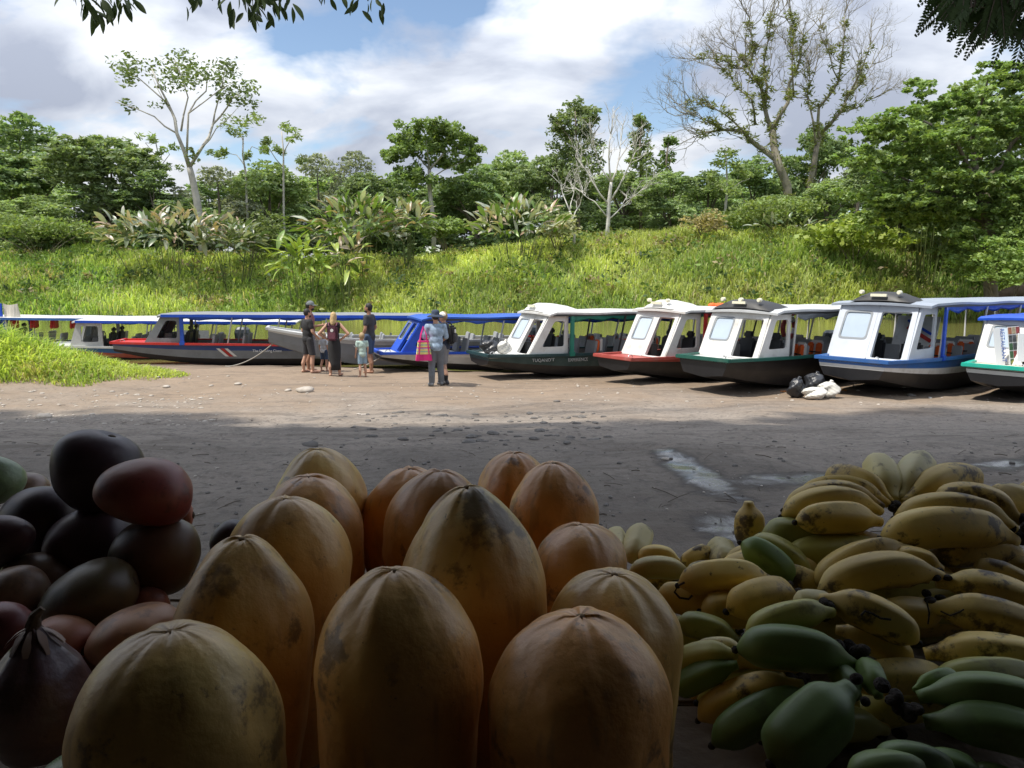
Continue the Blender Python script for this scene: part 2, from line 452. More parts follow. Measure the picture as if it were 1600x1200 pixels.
# ------------------------------------------------------------------ grass
def blades(name, x, y, length, width, colors, lean, label, seed, m):
    rg = np.random.default_rng(seed); n = len(x)
    z = ground_h(x, y) - 0.03
    a = rg.uniform(0, 2 * np.pi, n); la = rg.uniform(0, 2 * np.pi, n); ln = rg.uniform(0.15, 1.0, n) * lean
    base = np.stack([x, y, z], 1)
    w = np.stack([np.cos(a), np.sin(a), 0 * a], 1) * width[:, None] * 0.5
    d = np.stack([np.cos(la), np.sin(la), 0 * la], 1) * ln[:, None]
    up = np.array([0, 0, 1.0])
    mid = base + (up * 0.62 + d * 0.30) * length[:, None]
    tip = base + (up * (0.95 - 0.35 * ln[:, None]) + d * 0.95) * length[:, None]
    V = np.stack([base - w * 0.6, base + w * 0.6, mid + w, mid - w, tip], 1).reshape(-1, 3)
    k = np.arange(n)[:, None] * 5
    Fq = k + np.array([[0, 1, 2, 3]]); Ft = k + np.array([[3, 2, 4]])
    me = bpy.data.meshes.new(name)
    me.vertices.add(len(V)); me.vertices.foreach_set('co', V.astype(np.float32).ravel())
    lv = np.concatenate([Fq.ravel(), Ft.ravel()]).astype(np.int32)
    me.loops.add(len(lv)); me.loops.foreach_set('vertex_index', lv)
    me.polygons.add(2 * n)
    ls = np.concatenate([np.arange(n) * 4, n * 4 + np.arange(n) * 3]).astype(np.int32)
    me.polygons.foreach_set('loop_start', ls); me.polygons.foreach_set('loop_total', np.concatenate([np.full(n, 4), np.full(n, 3)]).astype(np.int32))
    me.update(calc_edges=True)
    at = me.color_attributes.new('Col', 'FLOAT_COLOR', 'POINT')
    c = np.ones((n, 5, 4), np.float32); c[:, :, :3] = colors[:, None, :]
    at.data.foreach_set('color', c.ravel())
    me.materials.append(m)
    o = bpy.data.objects.new(name, me); link(o)
    tag(o, label, 'grass', kind='stuff')
    return o
GM = leafmat('grass blade', 0.45, 0.55, 0.25)
def grass_colors(x, y, rg, seed, s=0.12):
    n = len(x)
    q = fbm(x * s, y * s * 1.6, 4, seed) ; q = np.clip((q - 0.28) / 0.38, 0, 1) + rg.normal(0, 0.16, n); q = np.clip(q, 0, 1)[:, None]
    c = (1 - q) * np.array([0.24, 0.36, 0.10]) + q * np.array([0.54, 0.59, 0.20])
    dry = (rg.random(n) < 0.07 + 0.30 * (fbm(x * 0.23, y * 0.35, 3, seed + 7) > 0.60))[:, None]
    c = np.where(dry, np.array([0.48, 0.42, 0.25]) * rg.uniform(0.7, 1.2, (n, 1)), c)
    pt = 0.62 + 0.95 * np.clip(fbm(x * 0.16 + 9, y * 0.22, 3, seed + 3) - 0.12, 0, 1)
    return c * rg.uniform(0.75, 1.25, (n, 1)) * np.clip(pt, 0.78, 1.2)[:, None]
def far_grass():
    rg = np.random.default_rng(4)
    n = 150000
    x = rg.uniform(-58, 58, n); y = 52.0 + rg.random(n) ** 1.15 * 19
    keep = ground_h(x, y) > WATER_Z - 0.25
    tuft = vnoise(x * 1.4, y * 1.4, 3)
    keep &= rg.random(n) < 0.45 + tuft
    x, y = x[keep], y[keep]; n = len(x)
    ln = (0.40 + 1.3 * fbm(x * 0.42, y * 0.42, 3, 12) ** 1.3) * rg.uniform(0.6, 1.35, n)
    w = rg.uniform(0.05, 0.11, n)
    blades('bank_grass', x, y, ln, w, grass_colors(x, y, rg, 31), 1.0, 'tall bright green grass covering the far river bank', 5, GM)
far_grass()
def near_grass():
    rg = np.random.default_rng(8)
    n = 80000
    x = rg.uniform(-24, -6.3, n); y = rg.uniform(15.2, 21.5, n)
    ex = (x + 14.6) / 6.3; ey = (y - 18.2 - 0.06 * (x + 14)) / np.where(y < 18.2, 2.25, 2.3)
    e_ = np.sqrt(ex ** 2 + ey ** 2) + (fbm(x * 0.9, y * 0.9, 3, 2) - 0.45) * 0.5
    e_ = np.where(x < -14.6, np.abs(ey) + (fbm(x * 0.9, y * 0.9, 3, 2) - 0.45) * 0.5, e_)
    k = (e_ < 1) & (rg.random(n) < np.clip((1.08 - e_) * 3.0, 0.12, 1))
    x, y, e_ = x[k], y[k], e_[k]; n = len(x)
    ln = (0.16 + 1.0 * np.clip(1 - e_, 0, 1) ** 0.8) * rg.uniform(0.55, 1.3, n)
    ln *= np.interp(x, [-13, -10.5, -8.5], [1.15, 0.75, 0.5])
    w = rg.uniform(0.018, 0.045, n)
    c = grass_colors(x, y, rg, 77, 0.5) * np.array([1.1, 1.15, 0.9])
    blades('beach_grass', x, y, ln, w, c, 1.2, 'lush bright green grass patch at the left edge of the beach', 6, GM)
near_grass()
# ------------------------------------------------------------------ vegetation
LEAF = leafmat('tree leaf', 0.35, 0.5, 0.3)
PADDLE = leafmat('paddle leaf', 0.25, 0.35, 0.5)
BARK = mat('grey brown bark', (0.17, 0.145, 0.11), 0.9, var=0.35, vscale=2.0)
PALEBARK = mat('pale bark', (0.42, 0.40, 0.35), 0.85, var=0.25, vscale=1.5)
DARKBARK = mat('dark bark', (0.09, 0.075, 0.055), 0.9, var=0.3)
def unit(v): return v / np.maximum(np.linalg.norm(v, axis=1, keepdims=True), 1e-6)
def leaf_cloud(rg, pos, size, asp=0.5, up=0.35, droop=0.0):
    n = len(pos)
    d = unit(rg.normal(0, 1, (n, 3)) * np.array([1, 1, 0.55]) + np.array([0, 0, -droop]))
    nrm = unit(rg.normal(0, 1, (n, 3)) + np.array([0, 0, 2.0 * up]))
    u = unit(np.cross(d, nrm))
    s = size[:, None] * 0.5
    V = np.stack([pos - d * s, pos + u * s * asp - d * s * 0.1, pos + d * s, pos - u * s * asp - d * s * 0.1], 1).reshape(-1, 3)
    F = np.arange(n * 4).reshape(n, 4)
    return V, F
def clump_points(rg, lobes, n, clump=0.30, flat=0.6, low=-0.35):
    """leaf positions on many small clumps spread over the lobes of a crown"""
    area = np.array([(l[3] * l[4] * l[5]) ** (2 / 3) for l in lobes]); area /= area.sum()
    pos = []; cf = []
    for l, a in zip(lobes, area):
        m = max(8, int(46 * a * len(lobes)))
        d = unit(rg.normal(0, 1, (m * 3, 3))); d = d[d[:, 2] > low][:m]
        rr = np.array(l[3:6]); c = np.array(l[:3]) + d * rr * rg.uniform(0.62, 1.0, (len(d), 1))
        cr = clump * rr.mean() * rg.uniform(0.55, 1.25, len(d))
        fac = rg.uniform(0.72, 1.28, len(d))
        k = rg.integers(0, len(d), int(n * a))
        q = unit(rg.normal(0, 1, (len(k), 3))) * rg.random((len(k), 1)) ** 0.4
        q[:, 2] = np.abs(q[:, 2]) * 0.9 - 0.25
        pos.append(c[k] + q * cr[k][:, None] * np.array([1, 1, flat])); cf.append(fac[k])
        ni = int(n * a * 0.35)      # leaves inside the crown
        qi = unit(rg.normal(0, 1, (ni, 3))) * rg.random((ni, 1)) ** 0.5
        pos.append(np.array(l[:3]) + qi * rr * 0.85); cf.append(np.full(ni, 0.9))
    return np.concatenate(pos), np.concatenate(cf)
def leaf_obj(name, rg, pos, size, color, fac=None, parent=None, asp=0.5, up=0.35, droop=0, m=None, jit=0.22, kind=None, bright=1.75):
    n = len(pos)
    V, F = leaf_cloud(rg, pos, size, asp, up, droop)
    c = np.array(color)[None, :] * bright * rg.uniform(1 - jit, 1 + jit, (n, 1)) * (fac[:, None] if fac is not None else 1)
    yl = rg.random(n)[:, None] * np.array([0.16, 0.05, 0.0]) * c[:, 1:2]
    c = c + yl
    o = mesh_np(name, V, F, m or LEAF, parent, colors=np.repeat(c, 4, 0))
    if kind: o['kind'] = kind
    return o

# prototype forest trees, one metre tall, copied and scaled
def proto_tree(seed, color, lobes, n=8000, ls=0.03, bark=BARK, flat=0.6, clump=0.3):
    rg = np.random.default_rng(seed)
    root = empty('forest_tree')
    b = MB(); pr = random.Random(seed)
    b.tube([(0, 0, -0.03), (0.01, 0, 0.2), (pr.uniform(-.03, .03), 0, 0.45), (pr.uniform(-.05, .05), 0.02, 0.75)], [0.022, 0.017, 0.012, 0.004], 7)
    for l in lobes:
        z0 = pr.uniform(0.18, 0.45)
        b.tube([(0, 0, z0), (l[0] * 0.5, l[1] * 0.5, (z0 + l[2]) / 2 + 0.02), (l[0], l[1], l[2])], [0.010, 0.007, 0.003], 5)
    b.build('trunk', bark, root)
    pos, fac = clump_points(rg, lobes, n, clump, flat)
    leaf_obj('crown', rg, pos, rg.uniform(0.6, 1.3, len(pos)) * ls, (color[0], color[1], color[2] * 1.5), fac, root, bright=1.95)
    return root
def rl(seed, k, spread=0.28, z0=0.3, z1=0.85, r=0.2):
    pr = random.Random(seed)
    o = [(0, 0, z1 - 0.02, r, r, r * 0.75)]
    for i in range(k):
        a = 2 * math.pi * i / k + pr.uniform(-.3, .3); zz_ = pr.uniform(z0, z1 - 0.08); q = spread * pr.uniform(0.6, 1.1)
        o.append((math.cos(a) * q, math.sin(a) * q, zz_, r * pr.uniform(.7, 1.1), r * pr.uniform(.7, 1.1), r * pr.uniform(.55, .8)))
    return o
protos = [
    proto_tree(1, (0.095, 0.145, 0.045), rl(1, 13, 0.30, 0.10, 0.86), 17000, 0.036),
    proto_tree(2, (0.125, 0.175, 0.060), rl(2, 12, 0.28, 0.10, 0.84), 16000, 0.036),
    proto_tree(3, (0.145, 0.200, 0.065), rl(3, 12, 0.26, 0.10, 0.84, 0.19), 13000, 0.036),
    proto_tree(4, (0.150, 0.175, 0.090), rl(4, 12, 0.30, 0.10, 0.82, 0.18), 10000, 0.030),
    proto_tree(5, (0.110, 0.165, 0.050), rl(5, 10, 0.24, 0.2, 0.86, 0.18), 11000, 0.036),
]
_used = set()
def forest(px, top, wpx, Y, k, label, group=None, rot=None, base=None):
    x = (px - 800) / FPX * Y * 1.0
    g = gz(x, Y)
    t = P(px, top, Y).z
    h = t - g
    r = protos[k] if k not in _used else copy_tree(protos[k])
    _used.add(k)
    r.location = (P(px, 380, Y).x, Y, g - 0.1)
    w = wpx / FPX * Y / 0.92
    r.scale = (w, w, h / 0.99)
    r.rotation_euler = (0, 0, rot if rot is not None else (px * 1.7) % 6.28)
    tag(r, label, 'tree', group)
    return r
TB = 'forest trees behind the far bank'
forest(45, 178, 235, 76, 0, 'tallest dark green rounded tree at the far left of the forest', TB, 0.4)
forest(175, 204, 230, 72, 1, 'broad mid green tree beside the tallest tree on the left', TB, 1.1)
forest(245, 262, 150, 68, 0, 'low dark green tree left of the pale slender trunk', TB, 2.6)
forest(-60, 190, 220, 82, 1, 'green tree cut by the left edge of the photo', TB, 3.0)
forest(60, 300, 150, 66, 2, 'small light green tree low in the left forest', TB)
forest(345, 248, 160, 72, 3, 'grey green tree right behind the slender pale trunk', TB)
forest(425, 246, 165, 74, 2, 'light green tree between the slender tree and the thin umbrella trees', TB)
forest(500, 226, 165, 77, 3, 'grey green thin crowned tree above the middle leafy clump', TB)
forest(560, 222, 135, 80, 3, 'tall greyish tree left of the flat topped tree', TB)
forest(575, 262, 140, 71, 1, 'low green tree over the middle leafy clump', TB)
forest(745, 252, 150, 74, 0, 'dark green low tree right of the flat topped tree', TB)
forest(630, 262, 140, 73, 0, 'dark green low tree left under the flat topped tree', TB)
forest(800, 228, 140, 78, 2, 'light green tree above the right paddle leaf clump', TB)
forest(860, 234, 130, 74, 1, 'mid green tree left of the bare white tree', TB)
forest(1045, 262, 115, 70, 1, 'round mid green tree right of the bare white tree', TB)
forest(975, 262, 130, 76, 2, 'small green tree behind the bare white tree', TB)
forest(1105, 262, 130, 76, 2, 'light green low tree left of the big bare tree', TB)
forest(1175, 240, 130, 82, 4, 'green tree behind the left limbs of the big bare tree', TB)
forest(1265, 190, 130, 84, 4, 'tall green tree behind the trunk of the big bare tree', TB)
forest(1290, 275, 140, 72, 2, 'light green tree right of the big bare trunk', TB)
forest(1335, 240, 130, 78, 3, 'greyish tree between bare tree and large right tree', TB)
forest(1500, 118, 250, 60, 2, 'tall green tree filling in behind the great right tree', TB)
forest(1630, 110, 230, 58, 1, 'green tree cut by the right edge of the photo', TB)
forest(1400, 215, 170, 62, 1, 'green tree left behind the great right tree', TB)
forest(1205, 300, 110, 70, 1, 'small green tree at the foot of the big bare tree', TB)
rear = ['left edge of the forest', 'tallest left tree', 'low dark left tree', 'slender pale trunk', 'first star tufted tree', 'tall middle leaf clump', 'low green tree by the middle clump', 'flat topped tree', 'right paddle leaf clump', 'bare forked tree', 'leafless white tree', 'round green tree', 'layered tuft tree', 'huge bare trunk', 'leaning bare trunk', 'left sprays of the great tree', 'middle of the great tree', 'right edge of the great tree']
for i, (px, tp, w) in enumerate([(-20, 290, 190), (120, 280, 190), (230, 285, 180), (330, 282, 190), (420, 285, 180), (520, 262, 190), (610, 278, 180), (700, 280, 190), (780, 262, 180), (870, 268, 180), (960, 265, 180), (1050, 285, 180), (1140, 290, 180), (1230, 270, 190), (1330, 268, 190), (1430, 250, 200), (1530, 240, 200), (1620, 240, 200)]):
    forest(px, tp, w, 96 + (i % 3) * 5, i % 3, 'rearmost row tree showing behind the ' + rear[i], 'rearmost forest row')

# trees drawn limb by limb
def px_tree(name, label, Y, limbs, clusters, color=(0.06, 0.1, 0.025), bark=PALEBARK, ls=0.4, seed=0, asp=0.5, depth=0.8, twigs=None, flat=0.7, epi=None, group=None, ptw=None, up=0.35, dens=1.7, cs=0.42):
    rg = np.random.default_rng(seed); pr = random.Random(seed)
    b0 = P(limbs[0][0][0][0], limbs[0][0][0][1], Y)
    b0.z = min(b0.z, gz(b0.x, Y)) - 0.1
    root = empty(name, b0); tag(root, label, 'tree', group)
    k = Y / FPX
    mb = MB(); tips = []
    dmap = {}
    for pts, r0, r1 in limbs:
        off = 0.0
        q = []
        for i, (x, y) in enumerate(pts):
            key = (x, y)
            if key not in dmap:
                prev = dmap.get(pts[0], 0.0)
                dmap[key] = prev + (0 if len(dmap) < 3 else pr.uniform(-1, 1) * depth * k * 26 * (i > 0))
            q.append(P(x, y, Y) - b0 + Vector((0, dmap[key], 0)))
        if pts is limbs[0][0]: q[0] = Vector((0, 0, 0))
        # subdivide with wobble
        qq = [q[0]]
        for a, c in zip(q[:-1], q[1:]):
            m_ = (a + c) / 2 + Vector((pr.uniform(-1, 1), pr.uniform(-1, 1), pr.uniform(-1, 1))) * (a - c).length * 0.05
            qq += [m_, c]
        rad = [(r0 + (r1 - r0) * i / (len(qq) - 1)) * (0.72 if epi else 1) for i in range(len(qq))]
        mb.tube(qq, rad, 7)
        tips.append((qq, r1))
    if twigs:
        def grow(p, d, ln, r, dep):
            p1 = p + d * ln * 0.5 + Vector((pr.gauss(0, 1), pr.gauss(0, 1), pr.gauss(0, 1))) * ln * 0.06
            d2 = (d + Vector((pr.gauss(0, .22), pr.gauss(0, .22), pr.gauss(0, .18) + 0.12))).normalized()
            p2 = p1 + d2 * ln * 0.5
            mb.tube([p, p1, p2], [r, r * 0.8, r * 0.6], 4 if r < 0.05 else 5, cap=False)
            if dep <= 0: return
            for _ in range(pr.choice((2, 2, 3))):
                d3 = (d2 + Vector((pr.gauss(0, .55), pr.gauss(0, .55), pr.gauss(0, .45) + 0.15))).normalized()
                grow(p1.lerp(p2, pr.uniform(0.3, 1)), d3, ln * pr.uniform(0.55, 0.85), r * 0.6, dep - 1)
        n_per, ln, dep, rr = twigs
        for qq, r1 in tips[1:]:
            for _ in range(n_per):
                i = pr.randrange(len(qq) // 3, len(qq) - 1); t_ = pr.random()
                p = qq[i].lerp(qq[i + 1], t_); d = (qq[i + 1] - qq[i]).normalized()
                d = (d + Vector((pr.gauss(0, .6), pr.gauss(0, .6), pr.gauss(0, .4) + 0.25))).normalized()
                grow(p, d, ln * pr.uniform(0.7, 1.3), rr, dep)
            d = (qq[-1] - qq[-2]).normalized()
            for _ in range(3): grow(qq[-1], (d + Vector((pr.gauss(0, .3), pr.gauss(0, .3), pr.gauss(0, .3)))).normalized(), ln, rr, dep)
    mb.build('trunk', bark, root, smooth=True)
    if clusters:
        ps = []; fs = []
        for (x, y, rx, ry, n) in clusters:
            c = P(x, y, Y) - b0 + Vector((0, pr.uniform(-1, 1) * depth * rx * k * 1.2, 0))
            n = int(n * dens); m = max(2, n // 32)
            sc = unit(rg.normal(0, 1, (m, 3))) * rg.random((m, 1)) ** 0.5 * np.array([rx * k, rx * k, ry * k]) + np.array(c)
            fc = rg.uniform(0.7, 1.3, m)
            j = rg.integers(0, m, n)
            qv = unit(rg.normal(0, 1, (n, 3))) * rg.random((n, 1)) ** 0.45 * np.array([1, 1, flat]) * (cs * min(rx, ry * 1.5) * k)
            ps.append(sc[j] + qv); fs.append(fc[j])
        ps = np.concatenate(ps); fs = np.concatenate(fs)
        leaf_obj('crown', rg, ps, rg.uniform(0.6, 1.3, len(ps)) * ls, color, fs, root, asp, up)
    if epi:
        ps = []
        for qq, r1 in tips:
            for i in range(len(qq) - 1):
                n = int((qq[i + 1] - qq[i]).length * epi)
                for _ in range(n):
                    if pr.random() < 0.45: continue
                    c = np.array(qq[i].lerp(qq[i + 1], pr.random())) + rg.normal(0, 0.12, 3) + np.array([0, 0, 0.1])
                    ps.append(c + rg.normal(0, 1, (26, 3)) * np.array([.24, .24, .18]))
        ps = np.concatenate(ps)
        leaf_obj('epiphytes', rg, ps, rg.uniform(0.3, 0.65, len(ps)), (0.095, 0.115, 0.034), None, root, 0.25, 0.0, 0, kind='stuff')
    return root

px_tree('slender_tree', 'slender pale trunk tree with a sparse umbrella crown on the left', 66,
    [([(314, 352), (308, 315), (302, 285), (297, 262)], 0.34, 0.25),
     ([(297, 262), (285, 212), (268, 165), (246, 112)], 0.19, 0.05), ([(285, 212), (250, 186), (200, 168)], 0.08, 0.03), ([(268, 165), (228, 130), (192, 104)], 0.07, 0.03),
     ([(283, 205), (290, 150), (276, 96)], 0.09, 0.03), ([(297, 262), (318, 232), (326, 190), (350, 165), (384, 152)], 0.16, 0.03), ([(326, 190), (330, 150), (352, 104)], 0.08, 0.03),
     ([(292, 240), (300, 180), (318, 140), (330, 118)], 0.1, 0.03), ([(318, 232), (345, 205), (378, 168)], 0.06, 0.02), ([(300, 180), (345, 140), (372, 135)], 0.06, 0.02), ([(276, 190), (258, 160), (226, 108)], 0.06, 0.02)],
    [(258, 100, 34, 22, 420), (225, 110, 28, 20, 300), (205, 125, 18, 16, 170), (280, 95, 22, 18, 230), (265, 125, 26, 14, 220), (318, 125, 24, 22, 330), (352, 102, 24, 14, 260), (335, 135, 20, 14, 180), (385, 140, 20, 18, 260), (365, 155, 28, 12, 230), (205, 168, 12, 8, 70), (255, 166, 12, 8, 50), (300, 108, 20, 12, 90), (310, 240, 26, 9, 90), (340, 150, 16, 12, 90)],
    (0.085, 0.12, 0.05), PALEBARK, 0.40, 11, dens=0.62, cs=0.9)
px_tree('umbrella_tree', 'thin tree with star shaped leaf tufts right of the slender tree', 70,
    [([(385, 340), (384, 270), (380, 215)], 0.12, 0.06), ([(384, 262), (365, 240), (345, 235)], 0.05, 0.02), ([(383, 250), (400, 232), (412, 232)], 0.05, 0.02), ([(381, 225), (370, 205), (362, 200)], 0.04, 0.02)],
    [(380, 192, 26, 12, 220), (362, 208, 16, 10, 120), (410, 225, 18, 8, 110), (345, 238, 18, 8, 110), (396, 245, 14, 7, 80), (335, 245, 12, 6, 70)], (0.12, 0.165, 0.06), PALEBARK, 0.5, 12, asp=0.3, dens=1.0, cs=0.75)
px_tree('umbrella_tree', 'thin star tufted tree left of the middle leafy clump', 71,
    [([(446, 340), (443, 265), (440, 205)], 0.12, 0.05), ([(443, 262), (425, 235), (418, 230)], 0.05, 0.02), ([(442, 245), (460, 222), (462, 218)], 0.05, 0.02)],
    [(438, 196, 22, 8, 160), (420, 228, 22, 8, 140), (458, 218, 12, 7, 80), (405, 235, 14, 8, 80), (465, 245, 16, 8, 80)], (0.12, 0.17, 0.06), PALEBARK, 0.5, 13, asp=0.3, dens=1.0, cs=0.75)
px_tree('umbrella_tree', 'thin star tufted tree left of the slender pale trunk', 72,
    [([(252, 340), (250, 270), (244, 225)], 0.1, 0.05), ([(250, 262), (262, 240), (264, 234)], 0.04, 0.02), ([(249, 250), (232, 225), (228, 222)], 0.04, 0.02)],
    [(243, 218, 20, 7, 130), (262, 232, 14, 7, 80), (256, 246, 12, 6, 60), (280, 262, 14, 7, 70)], (0.11, 0.16, 0.055), PALEBARK, 0.5, 14, asp=0.3, dens=1.0, cs=0.75)
px_tree('flat_topped_tree', 'flat topped dark green tree on a white trunk in the middle', 68,
    [([(676, 352), (673, 310), (671, 265)], 0.22, 0.16), ([(671, 265), (650, 240), (625, 225)], 0.1, 0.03), ([(671, 265), (695, 240), (725, 230)], 0.1, 0.03), ([(671, 265), (668, 225), (662, 200)], 0.1, 0.03), ([(673, 290), (650, 268), (640, 258)], 0.05, 0.02), ([(672, 280), (715, 255), (740, 240)], 0.06, 0.02)],
    [(665, 200, 52, 12, 900), (630, 220, 32, 14, 600), (705, 212, 36, 14, 650), (730, 235, 28, 13, 450), (665, 228, 46, 16, 800), (620, 245, 24, 12, 320), (700, 250, 40, 14, 520), (650, 268, 30, 13, 330), (740, 255, 16, 10, 160), (675, 285, 40, 14, 350), (610, 238, 16, 9, 150)],
    (0.10, 0.155, 0.05), PALEBARK, 0.42, 15)
px_tree('vine_tree', 'tall vine covered tree left of the bare white tree', 72,
    [([(905, 350), (903, 290), (900, 230), (898, 175)], 0.2, 0.06), ([(900, 230), (880, 205), (868, 195)], 0.07, 0.03), ([(903, 250), (925, 215), (935, 200)], 0.07, 0.03)],
    [(898, 168, 26, 14, 420), (872, 192, 18, 12, 260), (925, 182, 20, 12, 260), (900, 198, 36, 18, 650), (890, 230, 30, 22, 520), (918, 240, 28, 26, 500), (905, 275, 30, 26, 500), (880, 265, 22, 20, 300)], (0.10, 0.14, 0.065), BARK, 0.4, 16)
px_tree('vine_tree', 'narrow vine covered column of a tree right behind the bare white tree', 73,
    [([(1002, 350), (1001, 270), (1003, 185)], 0.2, 0.06), ([(1001, 270), (1012, 230), (1016, 210)], 0.05, 0.02)],
    [(1003, 190, 18, 16, 320), (1000, 220, 18, 20, 380), (1006, 255, 22, 24, 420), (990, 245, 14, 16, 200), (1005, 300, 26, 26, 420)], (0.10, 0.145, 0.055), BARK, 0.38, 17)
px_tree('vine_tree', 'short vine wrapped tree column beside the sky gap in the middle', 74,
    [([(1042, 350), (1041, 280), (1045, 218)], 0.18, 0.06), ([(1041, 280), (1050, 245), (1052, 240)], 0.05, 0.02)],
    [(1046, 222, 13, 12, 230), (1042, 248, 14, 18, 300), (1036, 280, 16, 18, 260)], (0.09, 0.14, 0.05), BARK, 0.36, 18)
px_tree('bare_white_tree', 'leafless white branched tree in the middle of the far bank', 66,
    [([(948, 360), (951, 320), (955, 285)], 0.2, 0.13), ([(955, 285), (950, 245), (952, 212)], 0.1, 0.03), ([(951, 320), (925, 285), (908, 255)], 0.09, 0.03), ([(951, 318), (975, 275), (990, 240)], 0.09, 0.03), ([(955, 285), (968, 250), (972, 218)], 0.08, 0.03), ([(949, 345), (975, 320), (998, 300)], 0.07, 0.02), ([(949, 340), (928, 315), (912, 300)], 0.06, 0.02), ([(955, 285), (935, 250), (928, 228)], 0.07, 0.02)],
    [], bark=mat('white bark', (0.56, 0.54, 0.49), 0.8, var=0.2), seed=19, twigs=(4, 1.3, 2, 0.035))
px_tree('bare_white_tree', 'small bare forked tree left of the leafless white tree', 63,
    [([(897, 362), (894, 345), (890, 330)], 0.13, 0.09), ([(890, 330), (880, 300), (876, 285)], 0.06, 0.02), ([(894, 345), (908, 318), (912, 300)], 0.06, 0.02), ([(890, 330), (898, 300), (900, 282)], 0.05, 0.02)],
    [], bark=mat('white bark'), seed=20, twigs=(2, 1.0, 1, 0.03))
px_tree('umbrella_tree', 'pale trunk tree with layered tufts left of the big bare tree', 70,
    [([(1135, 350), (1136, 300), (1134, 240)], 0.16, 0.06), ([(1136, 300), (1120, 288), (1108, 285)], 0.06, 0.02), ([(1136, 305), (1155, 285), (1168, 280)], 0.06, 0.02), ([(1135, 330), (1145, 345), (1160, 338)], 0.05, 0.02)],
    [(1133, 240, 22, 10, 180), (1115, 262, 20, 8, 150), (1155, 262, 18, 9, 140), (1108, 283, 14, 7, 90), (1165, 278, 14, 8, 100), (1135, 300, 30, 12, 160)], (0.12, 0.17, 0.06), PALEBARK, 0.5, 21, asp=0.3, dens=1.0, cs=0.75)
px_tree('big_bare_tree', 'huge nearly leafless tree with mossy limbs and bromeliads on the right', 74,
    [([(1238, 330), (1230, 290), (1214, 250), (1214, 200)], 0.62, 0.45),
     ([(1214, 250), (1190, 225), (1160, 208), (1128, 202), (1095, 208)], 0.40, 0.08), ([(1214, 200), (1208, 160), (1196, 128), (1180, 100), (1158, 72)], 0.34, 0.06),
     ([(1208, 160), (1205, 130), (1212, 90), (1216, 40), (1220, 5)], 0.2, 0.04), ([(1214, 200), (1232, 160), (1248, 120), (1255, 92), (1262, 50)], 0.30, 0.05),
     ([(1180, 195), (1168, 160), (1150, 135), (1135, 105)], 0.16, 0.04), ([(1160, 208), (1130, 180), (1105, 165), (1080, 160)], 0.13, 0.03), ([(1240, 150), (1230, 110), (1240, 60), (1238, 20)], 0.12, 0.03), ([(1196, 128), (1165, 105), (1130, 90), (1105, 80)], 0.12, 0.03), ([(1128, 202), (1100, 192), (1075, 178)], 0.08, 0.02), ([(1180, 100), (1190, 60), (1180, 20)], 0.10, 0.03)],
    [], bark=mat('mossy bark', (0.23, 0.205, 0.15), 0.95, var=0.35, vscale=0.8, dirt=(0.15, 0.17, 0.05), dscale=0.7, damt=0.8), seed=22, twigs=(7, 1.9, 4, 0.045), epi=4.2)
px_tree('big_bare_tree', 'second mossy bare tree with bromeliads leaning right of the huge bare tree', 77,
    [([(1262, 330), (1266, 285), (1275, 235), (1290, 205)], 0.42, 0.34), ([(1290, 205), (1315, 175), (1330, 150), (1345, 110), (1360, 70)], 0.28, 0.05), ([(1275, 225), (1268, 190), (1262, 150), (1268, 100)], 0.18, 0.04),
     ([(1280, 215), (1285, 165), (1305, 130), (1310, 80), (1312, 30)], 0.24, 0.05), ([(1315, 175), (1345, 165), (1372, 150)], 0.10, 0.03), ([(1305, 130), (1285, 95), (1290, 45)], 0.10, 0.03), ([(1330, 150), (1358, 125), (1380, 90)], 0.09, 0.03), ([(1285, 165), (1262, 150), (1265, 120)], 0.08, 0.03)],
    [], bark=mat('mossy bark'), seed=23, twigs=(6, 1.8, 4, 0.042), epi=3.0)
# great tree at the right
rr_ = random.Random(5)
cl = []
for i in range(150):
    x = rr_.uniform(1345, 1700); y = rr_.uniform(112, 375)
    lim = np.interp(x, [1340, 1375, 1420, 1470, 1560, 1700], [225, 165, 130, 112, 105, 95])
    if y < lim: y = lim + rr_.uniform(0, 40)
    lim2 = np.interp(x, [1340, 1400, 1480, 1600], [330, 345, 350, 380])
    if y > lim2: y = lim2 - rr_.uniform(0, 50)
    cl.append((x, y, rr_.uniform(28, 50), rr_.uniform(11, 19), rr_.randint(150, 240)))
for i in range(34):
    cl.append((rr_.uniform(1470, 1640), rr_.uniform(255, 400), rr_.uniform(28, 46), rr_.uniform(11, 18), rr_.randint(150, 230)))
px_tree('great_leafy_tree', 'great leafy tree with layered green sprays at the right', 50,
    [([(1560, 420), (1545, 350), (1530, 290)], 0.45, 0.35), ([(1530, 290), (1480, 230), (1420, 170)], 0.2, 0.04), ([(1530, 290), (1540, 210), (1530, 120)], 0.22, 0.04), ([(1540, 320), (1450, 290), (1370, 260)], 0.16, 0.03), ([(1530, 290), (1600, 220), (1660, 150)], 0.2, 0.04), ([(1480, 230), (1440, 225), (1380, 210)], 0.1, 0.03), ([(1545, 350), (1480, 330), (1420, 320)], 0.1, 0.03)],
    cl, (0.125, 0.195, 0.065), BARK, 0.36, 24, flat=0.42, depth=1.3, up=0.9)
